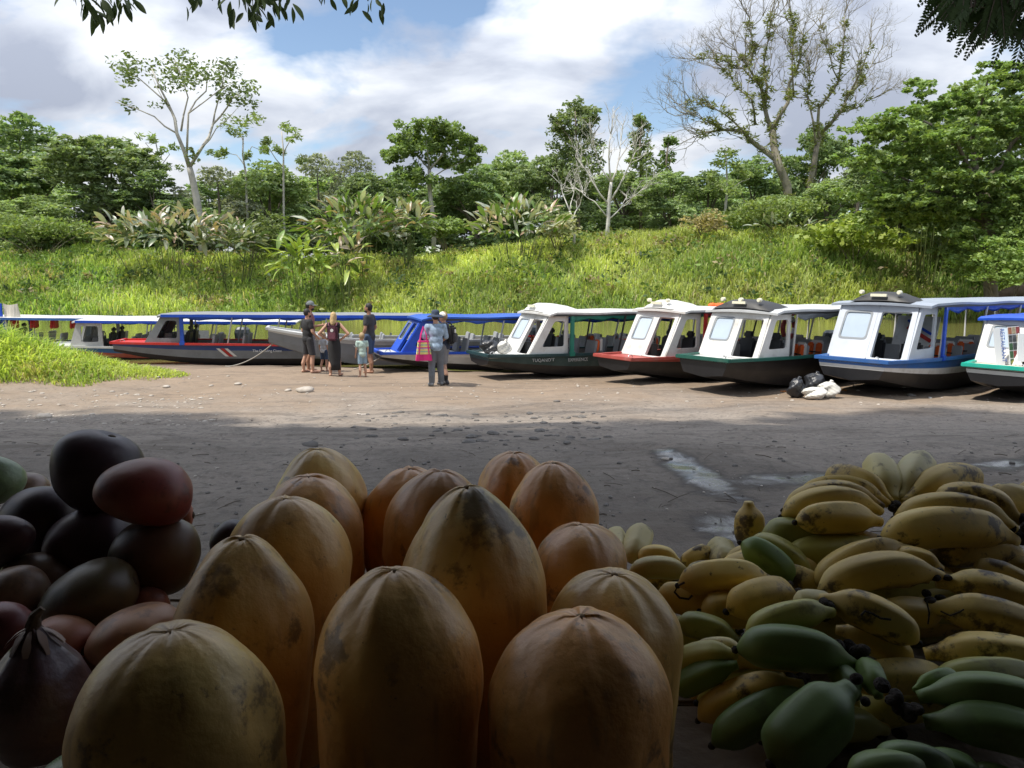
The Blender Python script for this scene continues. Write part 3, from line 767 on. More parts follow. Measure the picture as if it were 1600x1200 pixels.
def bush(name, label, px, py, rx, ry, Y, n, color, ls, seed, asp=0.5, cat='bush'):
    rg = np.random.default_rng(seed); k = Y / FPX
    c = P(px, py, Y); g = gz(c.x, Y); root = empty(name, (c.x, Y, g)); tag(root, label, cat)
    pr = random.Random(seed); b = MB()
    h = c.z - g
    for i in range(7):
        a = pr.uniform(0, 6.28); b.tube([(0, 0, -0.1), (math.cos(a) * rx * k * .3, math.sin(a) * rx * k * .3, h * .5), (math.cos(a) * rx * k * .7, math.sin(a) * rx * k * .7, h * pr.uniform(.7, 1.2))], [0.04, 0.03, 0.01], 5)
    b.build('stem', BARK, root)
    lobes = [(pr.uniform(-.55, .55) * rx * k, pr.uniform(-.4, .4) * rx * k, h + pr.uniform(-.5, .4) * ry * k, rx * k * .5, rx * k * .5, ry * k * .62) for _ in range(5)]
    pos, f = clump_points(rg, lobes, n, 0.34, 0.7, -0.8)
    leaf_obj('foliage', rg, pos, rg.uniform(.6, 1.3, len(pos)) * ls, color, f, root, asp)
    return root
bush('yellow_vine', 'yellow green heart leaved vine sprawling on the right bank', 1338, 362, 78, 34, 57, 1100, (0.165, 0.225, 0.05), 0.42, 31, 0.85, 'vine')
bush('round_bush', 'dense green bush below the great tree at the right edge', 1582, 376, 84, 72, 47, 7500, (0.13, 0.20, 0.06), 0.26, 32)
bush('grey_bush', 'grey green bush at the foot of the bare forked tree', 872, 348, 36, 26, 62, 800, (0.24, 0.26, 0.17), 0.34, 33)
bush('round_bush', 'low dark bush behind the left paddle leaf clump', 390, 362, 70, 34, 63, 2200, (0.10, 0.14, 0.05), 0.34, 34)
bush('round_bush', 'dark bush under the big bare tree', 1220, 332, 90, 22, 64, 2000, (0.12, 0.17, 0.055), 0.36, 35)
bush('round_bush', 'low dark green bush at the foot of the left forest', 60, 355, 120, 26, 62, 2600, (0.10, 0.145, 0.05), 0.36, 36)
bush('dry_bush', 'brown twiggy bush on the crest of the grassy bank', 1100, 345, 42, 18, 62, 700, (0.20, 0.18, 0.09), 0.30, 37)
bush('round_bush', 'dark bush between the middle and right paddle leaf clumps', 700, 355, 46, 22, 64, 1500, (0.10, 0.15, 0.05), 0.34, 38)

# paddle leaved clumps: every leaf an object, meshes shared
def paddle_mesh(seed, color, w, fold=0.12, curl=0.35):
    pr = random.Random(seed); V = []; F = []; C = []
    n = 6
    for i in range(n + 1):
        t = i / n
        hw = w * (math.sin(math.pi * min(1, t * 0.93 + 0.07)) ** 0.65) * (1 if i < n else 0.08)
        x = t; z = -curl * t * t
        for s in (-1, 0, 1):
            V.append((x, s * hw, z + abs(s) * hw * fold * 2 + pr.uniform(-.015, .015)))
            C.append([c * pr.uniform(.9, 1.1) for c in color])
    for i in range(n):
        for j in range(2):
            a = i * 3 + j; F.append((a, a + 3, a + 4, a + 1))
    b = len(V)
    V += [(-0.5, -0.014, -0.04), (-0.5, 0.014, -0.04), (0.0, 0.014, 0), (0.0, -0.014, 0)]; C += [[.10, .13, .03]] * 4
    F.append((b, b + 1, b + 2, b + 3))
    o = mesh_np('leaf', np.array(V), F, PADDLE, colors=np.array(C)); me = o.data
    bpy.data.objects.remove(o); shade(me); return me
PGREEN = [paddle_mesh(1, (0.14, 0.235, 0.055), 0.16), paddle_mesh(2, (0.18, 0.27, 0.06), 0.14, 0.2, 0.5)]
PPALE = [paddle_mesh(3, (0.34, 0.37, 0.29), 0.17), paddle_mesh(4, (0.42, 0.42, 0.34), 0.15, 0.2, 0.2)]
PTAN = [paddle_mesh(5, (0.40, 0.30, 0.20), 0.13, 0.3, 0.6), paddle_mesh(6, (0.46, 0.38, 0.29), 0.14, 0.25, 0.5)]
PDARK = [paddle_mesh(7, (0.10, 0.15, 0.065), 0.16), paddle_mesh(8, (0.15, 0.19, 0.11), 0.16, .2, .4)]
PYEL = [paddle_mesh(9, (0.30, 0.38, 0.08), 0.11, 0.2, 0.6), paddle_mesh(10, (0.36, 0.42, 0.10), 0.12, 0.2, 0.7)]
def paddle_plant(name, label, px, py, rx, ry, Y, n, mix_, size, seed, upright=0.35):
    pr = random.Random(seed); k = Y / FPX
    c = P(px, py, Y); g = gz(c.x, Y)
    root = empty(name, (c.x, Y, g)); tag(root, label, 'plant', 'paddle leaved clumps on the bank')
    h = c.z - g; b = MB()
    for i in range(14):
        a = pr.uniform(0, 6.28); q = pr.uniform(.2, .8)
        b.tube([(math.cos(a) * rx * k * q * .6, math.sin(a) * ry * k * q, -0.2), (math.cos(a) * rx * k * q, math.sin(a) * ry * k * q, h * pr.uniform(.6, 1.1))], [0.04, 0.02], 5)
    b.build('stem', mat('green stem', (0.09, 0.12, 0.03), 0.6), root)
    for i in range(n):
        a = pr.uniform(-math.pi, math.pi); el = math.asin(pr.uniform(-0.45, 1)); q = pr.uniform(.55, 1)
        d = Vector((math.cos(a) * math.cos(el), math.sin(a) * math.cos(el) , math.sin(el)))
        pos = Vector((d.x * rx * k * q, d.y * min(rx, ry * 1.8) * k * q, h + d.z * ry * k * q))
        me = pr.choice(pr.choices([m_[0] for m_ in mix_], [m_[1] for m_ in mix_])[0])
        dd = (d * 0.75 + Vector((pr.gauss(0, .4), pr.gauss(0, .4), upright + pr.gauss(0, .3)))).normalized()
        o = bpy.data.objects.new('leaf', me); link(o, root)
        o.location = pos
        o.rotation_mode = 'QUATERNION'; o.rotation_quaternion = dd.to_track_quat('X', 'Z') @ Matrix.Rotation(pr.gauss(0, .5), 3, 'X').to_quaternion()
        s = size * pr.uniform(.65, 1.25); o.scale = (s, s, s)
    return root
paddle_plant('paddle_leaf_plant', 'wide clump of pale and browned paddle leaves left on the bank', 262, 366, 112, 34, 58, 270, [(PPALE, 3), (PTAN, 3), (PDARK, 3)], 1.0, 1)
paddle_plant('paddle_leaf_plant', 'grey green paddle leaf clump right of the slender trunk', 360, 376, 52, 28, 58, 120, [(PPALE, 2), (PTAN, 1), (PDARK, 5)], 0.9, 2)
paddle_plant('paddle_leaf_plant', 'tall green paddle leaf clump in the middle of the bank', 560, 354, 80, 42, 59, 280, [(PGREEN, 5), (PPALE, 2), (PTAN, 2), (PDARK, 1)], 1.15, 3, 0.6)
paddle_plant('paddle_leaf_plant', 'mixed pale paddle leaf clump right of the tall middle one', 636, 346, 36, 32, 60, 100, [(PGREEN, 3), (PPALE, 3), (PTAN, 2)], 1.1, 9, 0.5)
paddle_plant('paddle_leaf_plant', 'pale paddle leaf clump left of the bare forked tree', 808, 354, 78, 36, 60, 230, [(PPALE, 5), (PGREEN, 3), (PTAN, 2)], 1.05, 4, 0.5)
paddle_plant('paddle_leaf_plant', 'small bright yellow green clump low on the bank behind the people', 470, 408, 42, 30, 55, 80, [(PYEL, 5), (PGREEN, 2)], 1.3, 5, 0.5)
paddle_plant('paddle_leaf_plant', 'drooping yellow green leaves under the tall middle clump', 545, 408, 30, 34, 55.5, 46, [(PYEL, 3), (PTAN, 3), (PGREEN, 1)], 1.2, 6, 0.2)
paddle_plant('paddle_leaf_plant', 'upright glossy dark leaves under the great right tree', 1452, 335, 52, 20, 56, 60, [(PDARK, 2), (PGREEN, 4)], 1.4, 7, 0.9)
paddle_plant('paddle_leaf_plant', 'low pale leaved clump on the crest below the big bare tree', 1235, 352, 66, 9, 60, 40, [(PPALE, 2), (PDARK, 4)], 0.8, 8)

# broad leaved weeds and dead stalks mixed into the bank grass
def weeds():
    rg = np.random.default_rng(61); ps = []; cs_ = []
    pal = np.array([[.12, .20, .05], [.20, .30, .07], [.30, .34, .09], [.08, .14, .05], [.34, .28, .15]])
    for _ in range(520):
        x = rg.uniform(-50, 52); y = 53 + 16 * rg.random(); z = float(ground_h(np.array([x]), np.array([y]))[0])
        if z < WATER_Z: continue
        n = rg.integers(14, 40); s_ = rg.uniform(.25, .8)
        ps.append(np.array([x, y, z + .55]) + rg.normal(0, 1, (n, 3)) * np.array([s_, s_, s_ * .55])); cs_.append(np.tile(pal[rg.integers(0, 5)] * rg.uniform(.7, 1.2), (n, 1)))
    ps = np.concatenate(ps); cs_ = np.concatenate(cs_); n = len(ps)
    V, F = leaf_cloud(rg, ps, rg.uniform(.18, .5, n), .5, .3)
    o = mesh_np('bank_weeds', V, F, LEAF, colors=np.repeat(cs_ * rg.uniform(.8, 1.2, (n, 1)), 4, 0)); tag(o, 'mixed weeds and dead leaves growing through the far bank grass', 'weeds', kind='stuff')
weeds()
# ------------------------------------------------------------------ shade trees over the landing
def canopy(name, label, trunk, cx, cy, rx, ry, z0, z1, n, seed):
    rg = np.random.default_rng(seed); pr = random.Random(seed)
    g = gz(*trunk); root = empty(name, (trunk[0], trunk[1], g)); tag(root, label, 'tree', 'shade trees over the landing')
    b = MB(); T = Vector((trunk[0], trunk[1], g))
    top = Vector((0, 0, 11.5))
    b.tube([(0, 0, -0.3), (0.1, 0.1, 4), (0, 0, 8), top], [0.75, 0.6, 0.5, 0.42], 12)
    for i in range(9):
        a = 2 * math.pi * i / 9
        e_ = Vector((cx + math.cos(a) * rx * pr.uniform(.5, .85), cy + math.sin(a) * ry * pr.uniform(.5, .85), pr.uniform(z0 + .3, z1))) - T
        m_ = top.lerp(e_, 0.5) + Vector((0, 0, pr.uniform(1.5, 2.5)))
        b.tube([top, top.lerp(m_, .5) + Vector((0, 0, .8)), m_, m_.lerp(e_, .5), e_], [0.3, 0.22, 0.16, 0.1, 0.05], 7)
    b.build('trunk', DARKBARK, root, smooth=True)
    a = rg.uniform(0, 2 * np.pi, n); q = np.sqrt(rg.random(n))
    fe = rg.random(n) < np.clip((1.02 - q) * 2.4, 0.05, 1)
    a, q = a[fe], q[fe]; n = len(a)
    edge = 1 + 0.22 * (fbm(np.cos(a) * 2 + 5, np.sin(a) * 2 + 5, 3, seed) - 0.45) * 2
    p = np.stack([cx + np.cos(a) * q * rx * edge, cy + np.sin(a) * q * ry * edge, rg.uniform(z0, z1, n) + 1.4 * (1 - q ** 2)], 1) - np.array(T)
    leaf_obj('crown', rg, p, rg.uniform(0.7, 1.25, n), (0.045, 0.075, 0.018), None, root, 0.65, 1.2, m=leafmat('shade leaf', 0.12, 0.6, 0.2), bright=1.0)
    return root
tree_l = canopy('shade_tree', 'tall shade tree whose leafy twigs hang in at the top left', (-19.0, 4.5), -16.0, 1.2, 10.2, 9.6, 16.8, 19.2, 11500, 51)
tree_r = canopy('shade_tree', 'tall shade tree whose dark fronds hang in at the top right', (15.0, 7.0), -0.5, 1.3, 13.2, 9.8, 16.8, 19.4, 17000, 52)
# hanging twigs with single leaves (parts of the left tree)
def lance_mesh(seed, w):
    V = []; F = []; n = 5; pr = random.Random(seed)
    for i in range(n + 1):
        t = i / n; hw = w * math.sin(math.pi * (0.04 + 0.94 * t)) ** 0.9
        for s in (-1, 0, 1): V.append((t, s * hw, -0.18 * t * t + abs(s) * hw * 0.35))
    for i in range(n):
        for j in range(2): a = i * 3 + j; F.append((a, a + 3, a + 4, a + 1))
    o = mesh_np('leaf', np.array(V), F, leafmat('shade leaf'), colors=np.tile(np.array([[0.035, 0.058, 0.016]]), (len(V), 1))); me = o.data
    bpy.data.objects.remove(o); shade(me); return me
LANCE = [lance_mesh(1, 0.19), lance_mesh(2, 0.16)]
def hanging(px, py, Y, n, size, root, seed, spread):
    pr = random.Random(seed); o0 = Vector(root.location)
    tip = P(px, py, Y) - o0
    top = tip + Vector((pr.uniform(-.8, .8), pr.uniform(-.4, .4), 9.5))
    b = MB(); pts = [top, top.lerp(tip, .5) + Vector((.25, 0, 0)), top.lerp(tip, .85) + Vector((.1, 0, 0)), tip]
    b.tube(pts, [0.05, 0.03, 0.015, 0.006], 5); b.build('twig', DARKBARK, root)
    for i in range(n):
        t = pr.random() ** 0.8
        p = tip + Vector((pr.gauss(0, spread), pr.gauss(0, spread), t * spread * 1.6 - 0.12))
        d = Vector((pr.gauss(0, .75), pr.gauss(0, .5), -1)).normalized()
        o = bpy.data.objects.new('leaf', pr.choice(LANCE)); link(o, root); o.location = p
        o.rotation_mode = 'QUATERNION'; o.rotation_quaternion = d.to_track_quat('X', 'Z') @ Matrix.Rotation(pr.uniform(-1.5, 1.5), 3, 'X').to_quaternion()
        s = size * pr.uniform(.7, 1.15); o.scale = (s, s, s)
for args in ((150, 8, 12, 16, 0.30, .20), (180, -4, 12, 12, 0.28, .16), (125, -8, 12, 7, .24, .13), (305, -10, 12, 10, .26, .2), (345, -16, 12, 8, .26, .2), (395, 14, 12, 20, .27, .18), (428, 4, 12, 18, .26, .18), (405, -12, 12, 14, .26, .2), (510, -8, 12, 7, .20, .14), (560, 2, 12, 8, .20, .11), (588, -8, 12, 9, .20, .14)):
    hanging(args[0], args[1], args[2], args[3], args[4], tree_l, int(args[0]), args[5])
# drooping feathery fronds of the right tree
def fronds():
    rg = np.random.default_rng(9); pr = random.Random(9); o0 = Vector(tree_r.location)
    pos = []; ln = []
    b = MB(); Vs = []
    for i in range(120):
        px = pr.uniform(1490, 1665); py = pr.uniform(-80, 34)
        py = min(py, (px - 1490) * .6 - 6)
        Y = pr.uniform(10.5, 12.0)
        p = P(px, py, Y) - o0
        side = pr.uniform(-1, 1) - (0.6 if px < 1530 else 0)
        d = Vector((side, pr.uniform(-.5, .5), -1.0)).normalized(); Lg = pr.uniform(.45, .8)
        pts = [p, p + d * Lg * .5 + Vector((0, 0, .04)), p + d * Lg]
        b.tube(pts, [.010, .007, .003], 4)
        b.tube([p, p + Vector((pr.uniform(-.3, .3), 0, pr.uniform(1.2, 2.0)))], [.012, .03], 4)
        w = d.cross(Vector((0, 1, 0))).normalized()
        for j in range(18):
            t = (j + .5) / 18; c = p + d * Lg * t + Vector((0, 0, .08 * math.sin(math.pi * t)))
            for s in (-1, 1):
                l_ = .15 * math.sin(math.pi * (.15 + .8 * t)); dd = (w * s + d * .8 + Vector((0, pr.uniform(-.3, .3), -.1))).normalized()
                nn = dd.cross(Vector((0, 1, .3))).normalized() * .02
                q = c + dd * l_ * .5
                Vs += [c, q + nn, c + dd * l_, q - nn]
    b.build('frond_stalk', DARKBARK, tree_r)
    F = np.arange(len(Vs)).reshape(-1, 4)
    o = mesh_np('frond', np.array([tuple(v) for v in Vs]), F, leafmat('shade leaf'), tree_r, colors=np.tile(np.array([[0.035, 0.062, 0.018]]), (len(Vs), 1)))
    o['kind'] = 'stuff'
    b = MB()
    for a in (((1600, 6), (1560, 12), (1500, 5), (1470, -20)), ((1610, 60), (1580, 52), (1552, 50)), ((1500, 30), (1494, 10), (1490, -20))):
        b.tube([P(x, y, 11.4) - o0 for x, y in a] , [.03] * len(a), 5)
    q = P(1570, -45, 11.3) - o0
    b.tube([(0, 0, 11), (-1.5, .6, 11.2), (q.x + 1.5, q.y - .2, q.z + 1.2), q], [.22, .16, .09, .04], 7)
    b.build('branch', DARKBARK, tree_r)
fronds()
# ------------------------------------------------------------------ boats
WHITE = mat('white boat paint', (0.64, 0.64, 0.62), 0.35, var=0.06, dirt=(0.30, 0.27, 0.21), dscale=3.5, damt=0.5, bump=.08, bscale=4)
GREYW = mat('worn grey white paint', (0.50, 0.51, 0.50), 0.5, var=0.10, dirt=(0.25, 0.24, 0.21), damt=0.5)
PALEGREY = mat('pale blue grey paint', (0.50, 0.54, 0.60), 0.35, var=0.06, dirt=(0.3, 0.3, 0.3), damt=0.25)
BEIGE = mat('beige paint', (0.62, 0.58, 0.49), 0.45, var=0.08)
MIDGREY = mat('slate grey paint', (0.20, 0.22, 0.24), 0.45, var=0.10, dirt=(0.10, 0.10, 0.09), damt=0.4)
BLACK = mat('black hull paint', (0.009, 0.009, 0.011), 0.4, var=0.2, dirt=(0.05, 0.043, 0.036), dscale=1.6, damt=0.35)
NAVY = mat('navy hull paint', (0.024, 0.060, 0.20), 0.4, var=0.12, dirt=(0.10, 0.10, 0.10), damt=0.25)
BLUE = mat('bright blue paint', (0.012, 0.075, 0.50), 0.38, var=0.10)
MIDBLUE = mat('mid blue paint', (0.03, 0.12, 0.36), 0.4, var=0.1, dirt=(0.2, 0.22, 0.25), damt=0.3)
RED = mat('red paint', (0.50, 0.025, 0.02), 0.42, var=0.12, dirt=(0.35, 0.16, 0.13), damt=0.3)
FADERED = mat('faded red paint', (0.38, 0.07, 0.055), 0.55, var=0.15, dirt=(0.30, 0.22, 0.19), damt=0.5)
GREEN = mat('dark green paint', (0.012, 0.10, 0.075), 0.42, var=0.1, dirt=(0.12, 0.16, 0.14), damt=0.3)
TEAL = mat('dark teal hull paint', (0.012, 0.045, 0.050), 0.42, var=0.2, dirt=(0.10, 0.11, 0.10), dscale=1.5, damt=0.3)
TURQ = mat('turquoise paint', (0.015, 0.42, 0.32), 0.45, var=0.12, dirt=(0.25, 0.33, 0.28), damt=0.4)
GLASS = mat('tinted pane', (0.42, 0.50, 0.58), 0.06, spec=0.8, var=0.05, coat=0.3)
DGLASS = mat('dark pane', (0.06, 0.08, 0.09), 0.06, spec=0.8)
RUBBER = mat('black rubber', (0.02, 0.02, 0.02), 0.6)
ALU = mat('aluminium post', (0.50, 0.51, 0.52), 0.4, metal=0.6)
BLKMET = mat('black post', (0.03, 0.03, 0.03), 0.5)
SEATG = mat('grey moulded seat', (0.33, 0.34, 0.35), 0.5, var=0.1)
SEATB = mat('black seat vinyl', (0.02, 0.022, 0.024), 0.45)
ORANGE = mat('orange life vest', (0.75, 0.13, 0.02), 0.7, var=0.12)
REFLW = mat('white vest patch', (0.72, 0.70, 0.66), 0.7)
TARPB = mat('blue tarp', (0.015, 0.075, 0.42), 0.45, var=0.12, bump=0.4, bscale=6)
TARPG = mat('green tarp', (0.012, 0.17, 0.12), 0.5, var=0.15, bump=0.4, bscale=6)
TARPR = mat('red tarp', (0.36, 0.025, 0.025), 0.5, var=0.15, bump=0.4, bscale=6)
TARPGR = mat('grey tarp', (0.17, 0.19, 0.21), 0.5, var=0.15, bump=0.4, bscale=6)
FLOORM = mat('boat floor', (0.20, 0.19, 0.17), 0.8, var=0.2)
MOTOR = mat('outboard cowling', (0.045, 0.055, 0.065), 0.3, coat=0.4)
LAMP = mat('lamp lens', (0.85, 0.83, 0.65), 0.15)
LETTER = mat('white lettering paint', (0.70, 0.70, 0.68), 0.5)

def rloop(quad, r, n=5):
    """rounded loop inside a quad given as four 2D points (counter clockwise)"""
    out = []
    q = [Vector(p) for p in quad]
    for i in range(4):
        p, a, c = q[i], q[i - 1], q[(i + 1) % 4]
        d1 = (a - p).normalized(); d2 = (c - p).normalized()
        s = p + d1 * r; e_ = p + d2 * r
        for k in range(n):
            t = k / (n - 1)
            out.append(s * (1 - t) ** 2 + p * 2 * t * (1 - t) + e_ * t * t)
    return out
def frame_panel(mb, O, U, W, outer, inner, th, ro=0.05, ri=0.08, n=5, mi=0):
    """plate with a window opening; U, W span the plate, thickness along U x W"""
    O, U, W = Vector(O), Vector(U), Vector(W); Nn = U.cross(W).normalized() * th
    a = rloop(outer, ro, n); b = rloop(inner, ri, n); k = len(a)
    to = lambda p: O + U * p.x + W * p.y
    V = [to(p) for p in a] + [to(p) for p in b]; V += [v - Nn for v in V]
    F = []
    for i in range(k):
        j = (i + 1) % k
        F.append((i, j, k + j, k + i)); F.append((2 * k + i, 3 * k + i, 3 * k + j, 2 * k + j))
        F.append((i, 2 * k + i, 2 * k + j, j)); F.append((k + i, k + j, 3 * k + j, 3 * k + i))
    mb.add(V, F, mi)
def plate(mb, O, U, W, outer, th, ro=0.05, off=0.0, n=5, mi=0):
    O, U, W = Vector(O), Vector(U), Vector(W); nn = U.cross(W).normalized()
    a = rloop(outer, ro, n); k = len(a)
    V = [O + U * p.x + W * p.y - nn * off for p in a]; V += [v - nn * th for v in V]
    F = [tuple(range(k)), tuple(reversed(range(k, 2 * k)))] + [(i, k + i, k + (i + 1) % k, (i + 1) % k) for i in range(k)]
    mb.add(V, F, mi)

def outboard(root, x, y, z, s=1.0, band=None):
    m = empty('outboard_motor', (x, y, z), 0, root)
    b = MB()
    secs = [(-.02, .13, .20), (.10, .17, .26), (.30, .18, .28), (.42, .16, .25), (.50, .10, .18)]
    V = []; F = []; n = 14
    for (zz_, ry, rx) in secs:
        for k in range(n):
            a = 2 * math.pi * k / n; ca, sa = math.cos(a), math.sin(a)
            V.append(((abs(ca) ** .7) * math.copysign(rx, ca) * s + .05 * s, (abs(sa) ** .7) * math.copysign(ry, sa) * s, zz_ * s + .25))
    for i in range(len(secs) - 1):
        for k in range(n): F.append((i * n + k, i * n + (k + 1) % n, (i + 1) * n + (k + 1) % n, (i + 1) * n + k))
    F.append(tuple(reversed(range(n)))); F.append(tuple(range((len(secs) - 1) * n, len(secs) * n)))
    b.add(V, F); b.build('cowling', MOTOR, m, smooth=False, bevel=0.01)
    if band:
        b = MB(); b.box((.05 * s, 0, .25 + .12 * s), (.55 * s, .37 * s, .05 * s)); b.box((.05 * s, 0, .25 + .30 * s), (.575 * s, .2 * s, .05 * s), mi=1); b.build('cowling_band', [band, LETTER], m)
    b = MB(); b.box((.08, 0, -.05), (.16, .12, .62)); b.box((.14, 0, -.42), (.30, .05, .12)); b.tube([(.0, 0, -.45), (.26, 0, -.45)], .05, 8); b.build('leg', MOTOR, m)
    b = MB(); b.box((-.08, 0, .1), (.14, .22, .3)); b.build('bracket', ALU, m)
    b = MB()
    for k in range(3):
        a = k * 2.094; b.box((.29, math.cos(a) * .07, -.45 + math.sin(a) * .07), (.02, .09, .12), Matrix.Rotation(a, 3, 'X'))
    b.build('propeller', BLKMET, m)
    return m
def seat(root, x, y, z, m, w=0.42):
    b = MB()
    b.box((x, y, z + .40), (.40, w, .07)); b.box((x + .22, y, z + .66), (.07, w, .46), Matrix.Rotation(.18, 3, 'Y')); b.tube([(x, y, z), (x, y, z + .38)], .04, 6)
    return b.build('seat', m, root, bevel=.02)
def pilot_seat(root, x, y, z):
    s = empty('pilot_seat', (x, y, z), 0, root)
    b = MB(); b.box((0, 0, .12), (.46, .48, .14)); b.build('seat', SEATB, s, bevel=.04)
    b = MB(); b.box((.24, 0, .45), (.13, .46, .62), Matrix.Rotation(.15, 3, 'Y')); b.build('backrest', SEATB, s, bevel=.05)
    b = MB(); b.box((.31, 0, .84), (.10, .26, .17), Matrix.Rotation(.15, 3, 'Y')); b.build('headrest', SEATB, s, bevel=.04)
    b = MB(); b.tube([(0, 0, -.25), (0, 0, .1)], .06, 8); b.build('pedestal', ALU, s)

def make_boat(name, label, u, v, Y, theta, L_, W, gun=0.70, roof=1.85, cab=(1.0, 1.15), rake=0.42, top=None, colors=None, cabc=None, roofc=WHITE, postc=ALU, awn=None, awn_post=None, gunc=None,
              pod=None, deckc=None, posts=5, seats=True, motor=None, noroof=False, bowlift=0.0, zoff=0.0, bowrise=0.42, bands=None, pilot=True, roofx=None, bow_w=0.72, sidewin=True, panec=None, roofth=0.05, pitch=0.7, railc=None):
    p = P(u, v, Y)
    th = R(theta)
    root = empty(name, (p.x, Y, p.z - gun - bowlift + zoff), math.pi / 2 - th)
    root.rotation_euler = (0, R(pitch), math.pi / 2 - th)
    tag(root, label, 'boat', 'passenger boats drawn up on the beach')
    hw = W / 2
    lv, cols = bands if bands else ([0.0, 0.45, 0.72, 1.0], colors)
    def half(x):
        return hw * (bow_w + (1 - bow_w) * math.sin(min(1, x / 2.6) * math.pi / 2)) * (1 - 0.10 * max(0, (x - L_ * .6) / (L_ * .4)))
    def keel(x):
        t = max(0, 1 - x / 3.2); return bowrise * t ** 1.6
    def sheer(x):
        t = max(0, 1 - x / 3.5); return gun - 0.02 * (1 - t) * 1.5 + bowlift * t * t - (0.03 if x > 3.5 else 0.0) * min(1, (x - 3.5) / 2)
    xs = [0, .12, .3, .6, .9, 1.3, 1.8, 2.4, 3.2, 4.2] + [4.2 + (L_ - 4.2) * i / 5 for i in range(1, 6)]
    rows = 1 + len(lv)
    V = []; F = []; MI = []
    def section(x):
        h = half(x); zb = keel(x); zc = zb + .07; zt = sheer(x); s = []
        pts = [(0, zb)]
        for k in lv:
            fl = .80 + .20 * (k ** .7)
            pts.append((h * fl, zc + (zt - zc) * k))
        return pts
    nr = rows * 2 - 1
    for x in xs:
        s = section(x)
        for (y, z) in reversed(s[1:]): V.append((x, -y, z))
        for (y, z) in s: V.append((x, y, z))
    for i in range(len(xs) - 1):
        for k in range(nr - 1):
            a = i * nr + k
            F.append((a, a + nr, a + nr + 1, a + 1))
            kk = k if k < rows - 1 else nr - 2 - k      # 0 = top strip
            MI.append(max(0, len(lv) - 2 - kk) if kk < rows - 2 else 0)
    # bow and stern faces, strip by strip
    for base, flip in ((0, False), ((len(xs) - 1) * nr, True)):
        for k in range(rows - 1):
            a, b_ = base + k, base + k + 1; c, d = base + nr - 2 - k, base + nr - 1 - k
            f = (a, b_, c, d) if not b_ == c else (a, b_, d)
            F.append(f if not flip else tuple(reversed(f))); MI.append(max(0, len(lv) - 2 - k) if k < rows - 2 else 0)
    o = mesh_np('hull', np.array(V), F, cols, root, midx=MI)
    # inner shell and floor
    b = MB(); VI = []; FI = []
    for x in [xs[4]] + xs[5:]:
        h = half(x) - .05; zt = sheer(x) - .01; zf = max(.16, keel(x) + .1)
        VI += [(x - (.03 if x == L_ else 0), -h, zt), (x - (.03 if x == L_ else 0), -h * .85, zf), (x - (.03 if x == L_ else 0), h * .85, zf), (x - (.03 if x == L_ else 0), h, zt)]
    ns = len(VI) // 4
    for i in range(ns - 1):
        for k in range(3): a = i * 4 + k; FI.append((a, a + 1, a + 5, a + 4))
    FI.append((0, 3, 2, 1)); FI.append(tuple((ns - 1) * 4 + q for q in (0, 1, 2, 3)))
    b.add(VI, FI); b.build('floor', FLOORM, root)
    # gunwale
    gc = gunc or cols[-1]
    def rail(y0, name_, m, zo=0.0, hh=.07, ww=.09, x0=0, x1=L_):
        b = MB(); VV = []; FF = []
        xx = [x for x in xs if x0 <= x <= x1]
        for x in xx:
            yc = y0 * (half(x) * (1.0) + .012); zc = sheer(x) + zo
            VV += [(x, yc - ww / 2, zc - hh / 2), (x, yc + ww / 2, zc - hh / 2), (x, yc + ww / 2, zc + hh / 2), (x, yc - ww / 2, zc + hh / 2)]
        for i in range(len(xx) - 1):
            for k in range(4): a = i * 4 + k; c = i * 4 + (k + 1) % 4; FF.append((a, c, c + 4, a + 4))
        n_ = (len(xx) - 1) * 4
        FF += [(3, 2, 1, 0), (n_, n_ + 1, n_ + 2, n_ + 3)]
        b.add(VV, FF); return b.build(name_, m, root)
    rail(-1, 'gunwale', gc); rail(1, 'gunwale', gc)
    b = MB(); b.box((-.02, 0, sheer(0) + .002), (.10, half(0) * 2 + .12, .085)); b.build('bow_rail', gc, root, bevel=.012)
    # bow deck
    c0 = cab[0] if cab else 1.5
    b = MB(); dx_ = [x for x in xs if x < c0 + .5]; VV = []; FF = []
    for x in dx_: h = half(x) - .02; VV += [(x, -h, sheer(x) - .012), (x, h, sheer(x) - .012), (x, h, sheer(x) - .06), (x, -h, sheer(x) - .06)]
    for i in range(len(dx_) - 1):
        for k in range(4): a = i * 4 + k; c = i * 4 + (k + 1) % 4; FF.append((a, a + 4, c + 4, c))
    FF.append(tuple(range(4))); n_ = (len(dx_) - 1) * 4; FF.append((n_ + 3, n_ + 2, n_ + 1, n_))
    b.add(VV, FF); b.build('bow_deck', deckc or GREYW, root)
    ztop = top or (roof - .06)
    if cab:
        cc = cabc or WHITE
        zb = sheer(c0) - .005
        h = half(c0 + .3) - .03; H = ztop - zb
        hl = math.hypot(rake, H)
        O = Vector((c0, 0, zb)); U = Vector((0, -1, 0)); Wv = Vector((rake, 0, H)) / hl     # u towards the near side, w up the raked face
        th_ = .05
        # far half: panel with pane
        taper = .05
        pan = MB(); frame_panel(pan, O, U, Wv, [(-h, 0), (0.0, 0), (0.0, hl), (-h + taper, hl)], [(-h + .16, hl * .36), (-.12, hl * .36), (-.12, hl * .86), (-h + .17 + taper * .5, hl * .86)], th_, .03, .09)
        w1 = pan.build('windscreen_panel', cc, root)
        pn = MB(); plate(pn, O, U, Wv, [(-h + .14, hl * .345), (-.10, hl * .345), (-.10, hl * .875), (-h + .15, hl * .875)], .012, .09, .02); pn.build('pane', panec or GLASS, w1)
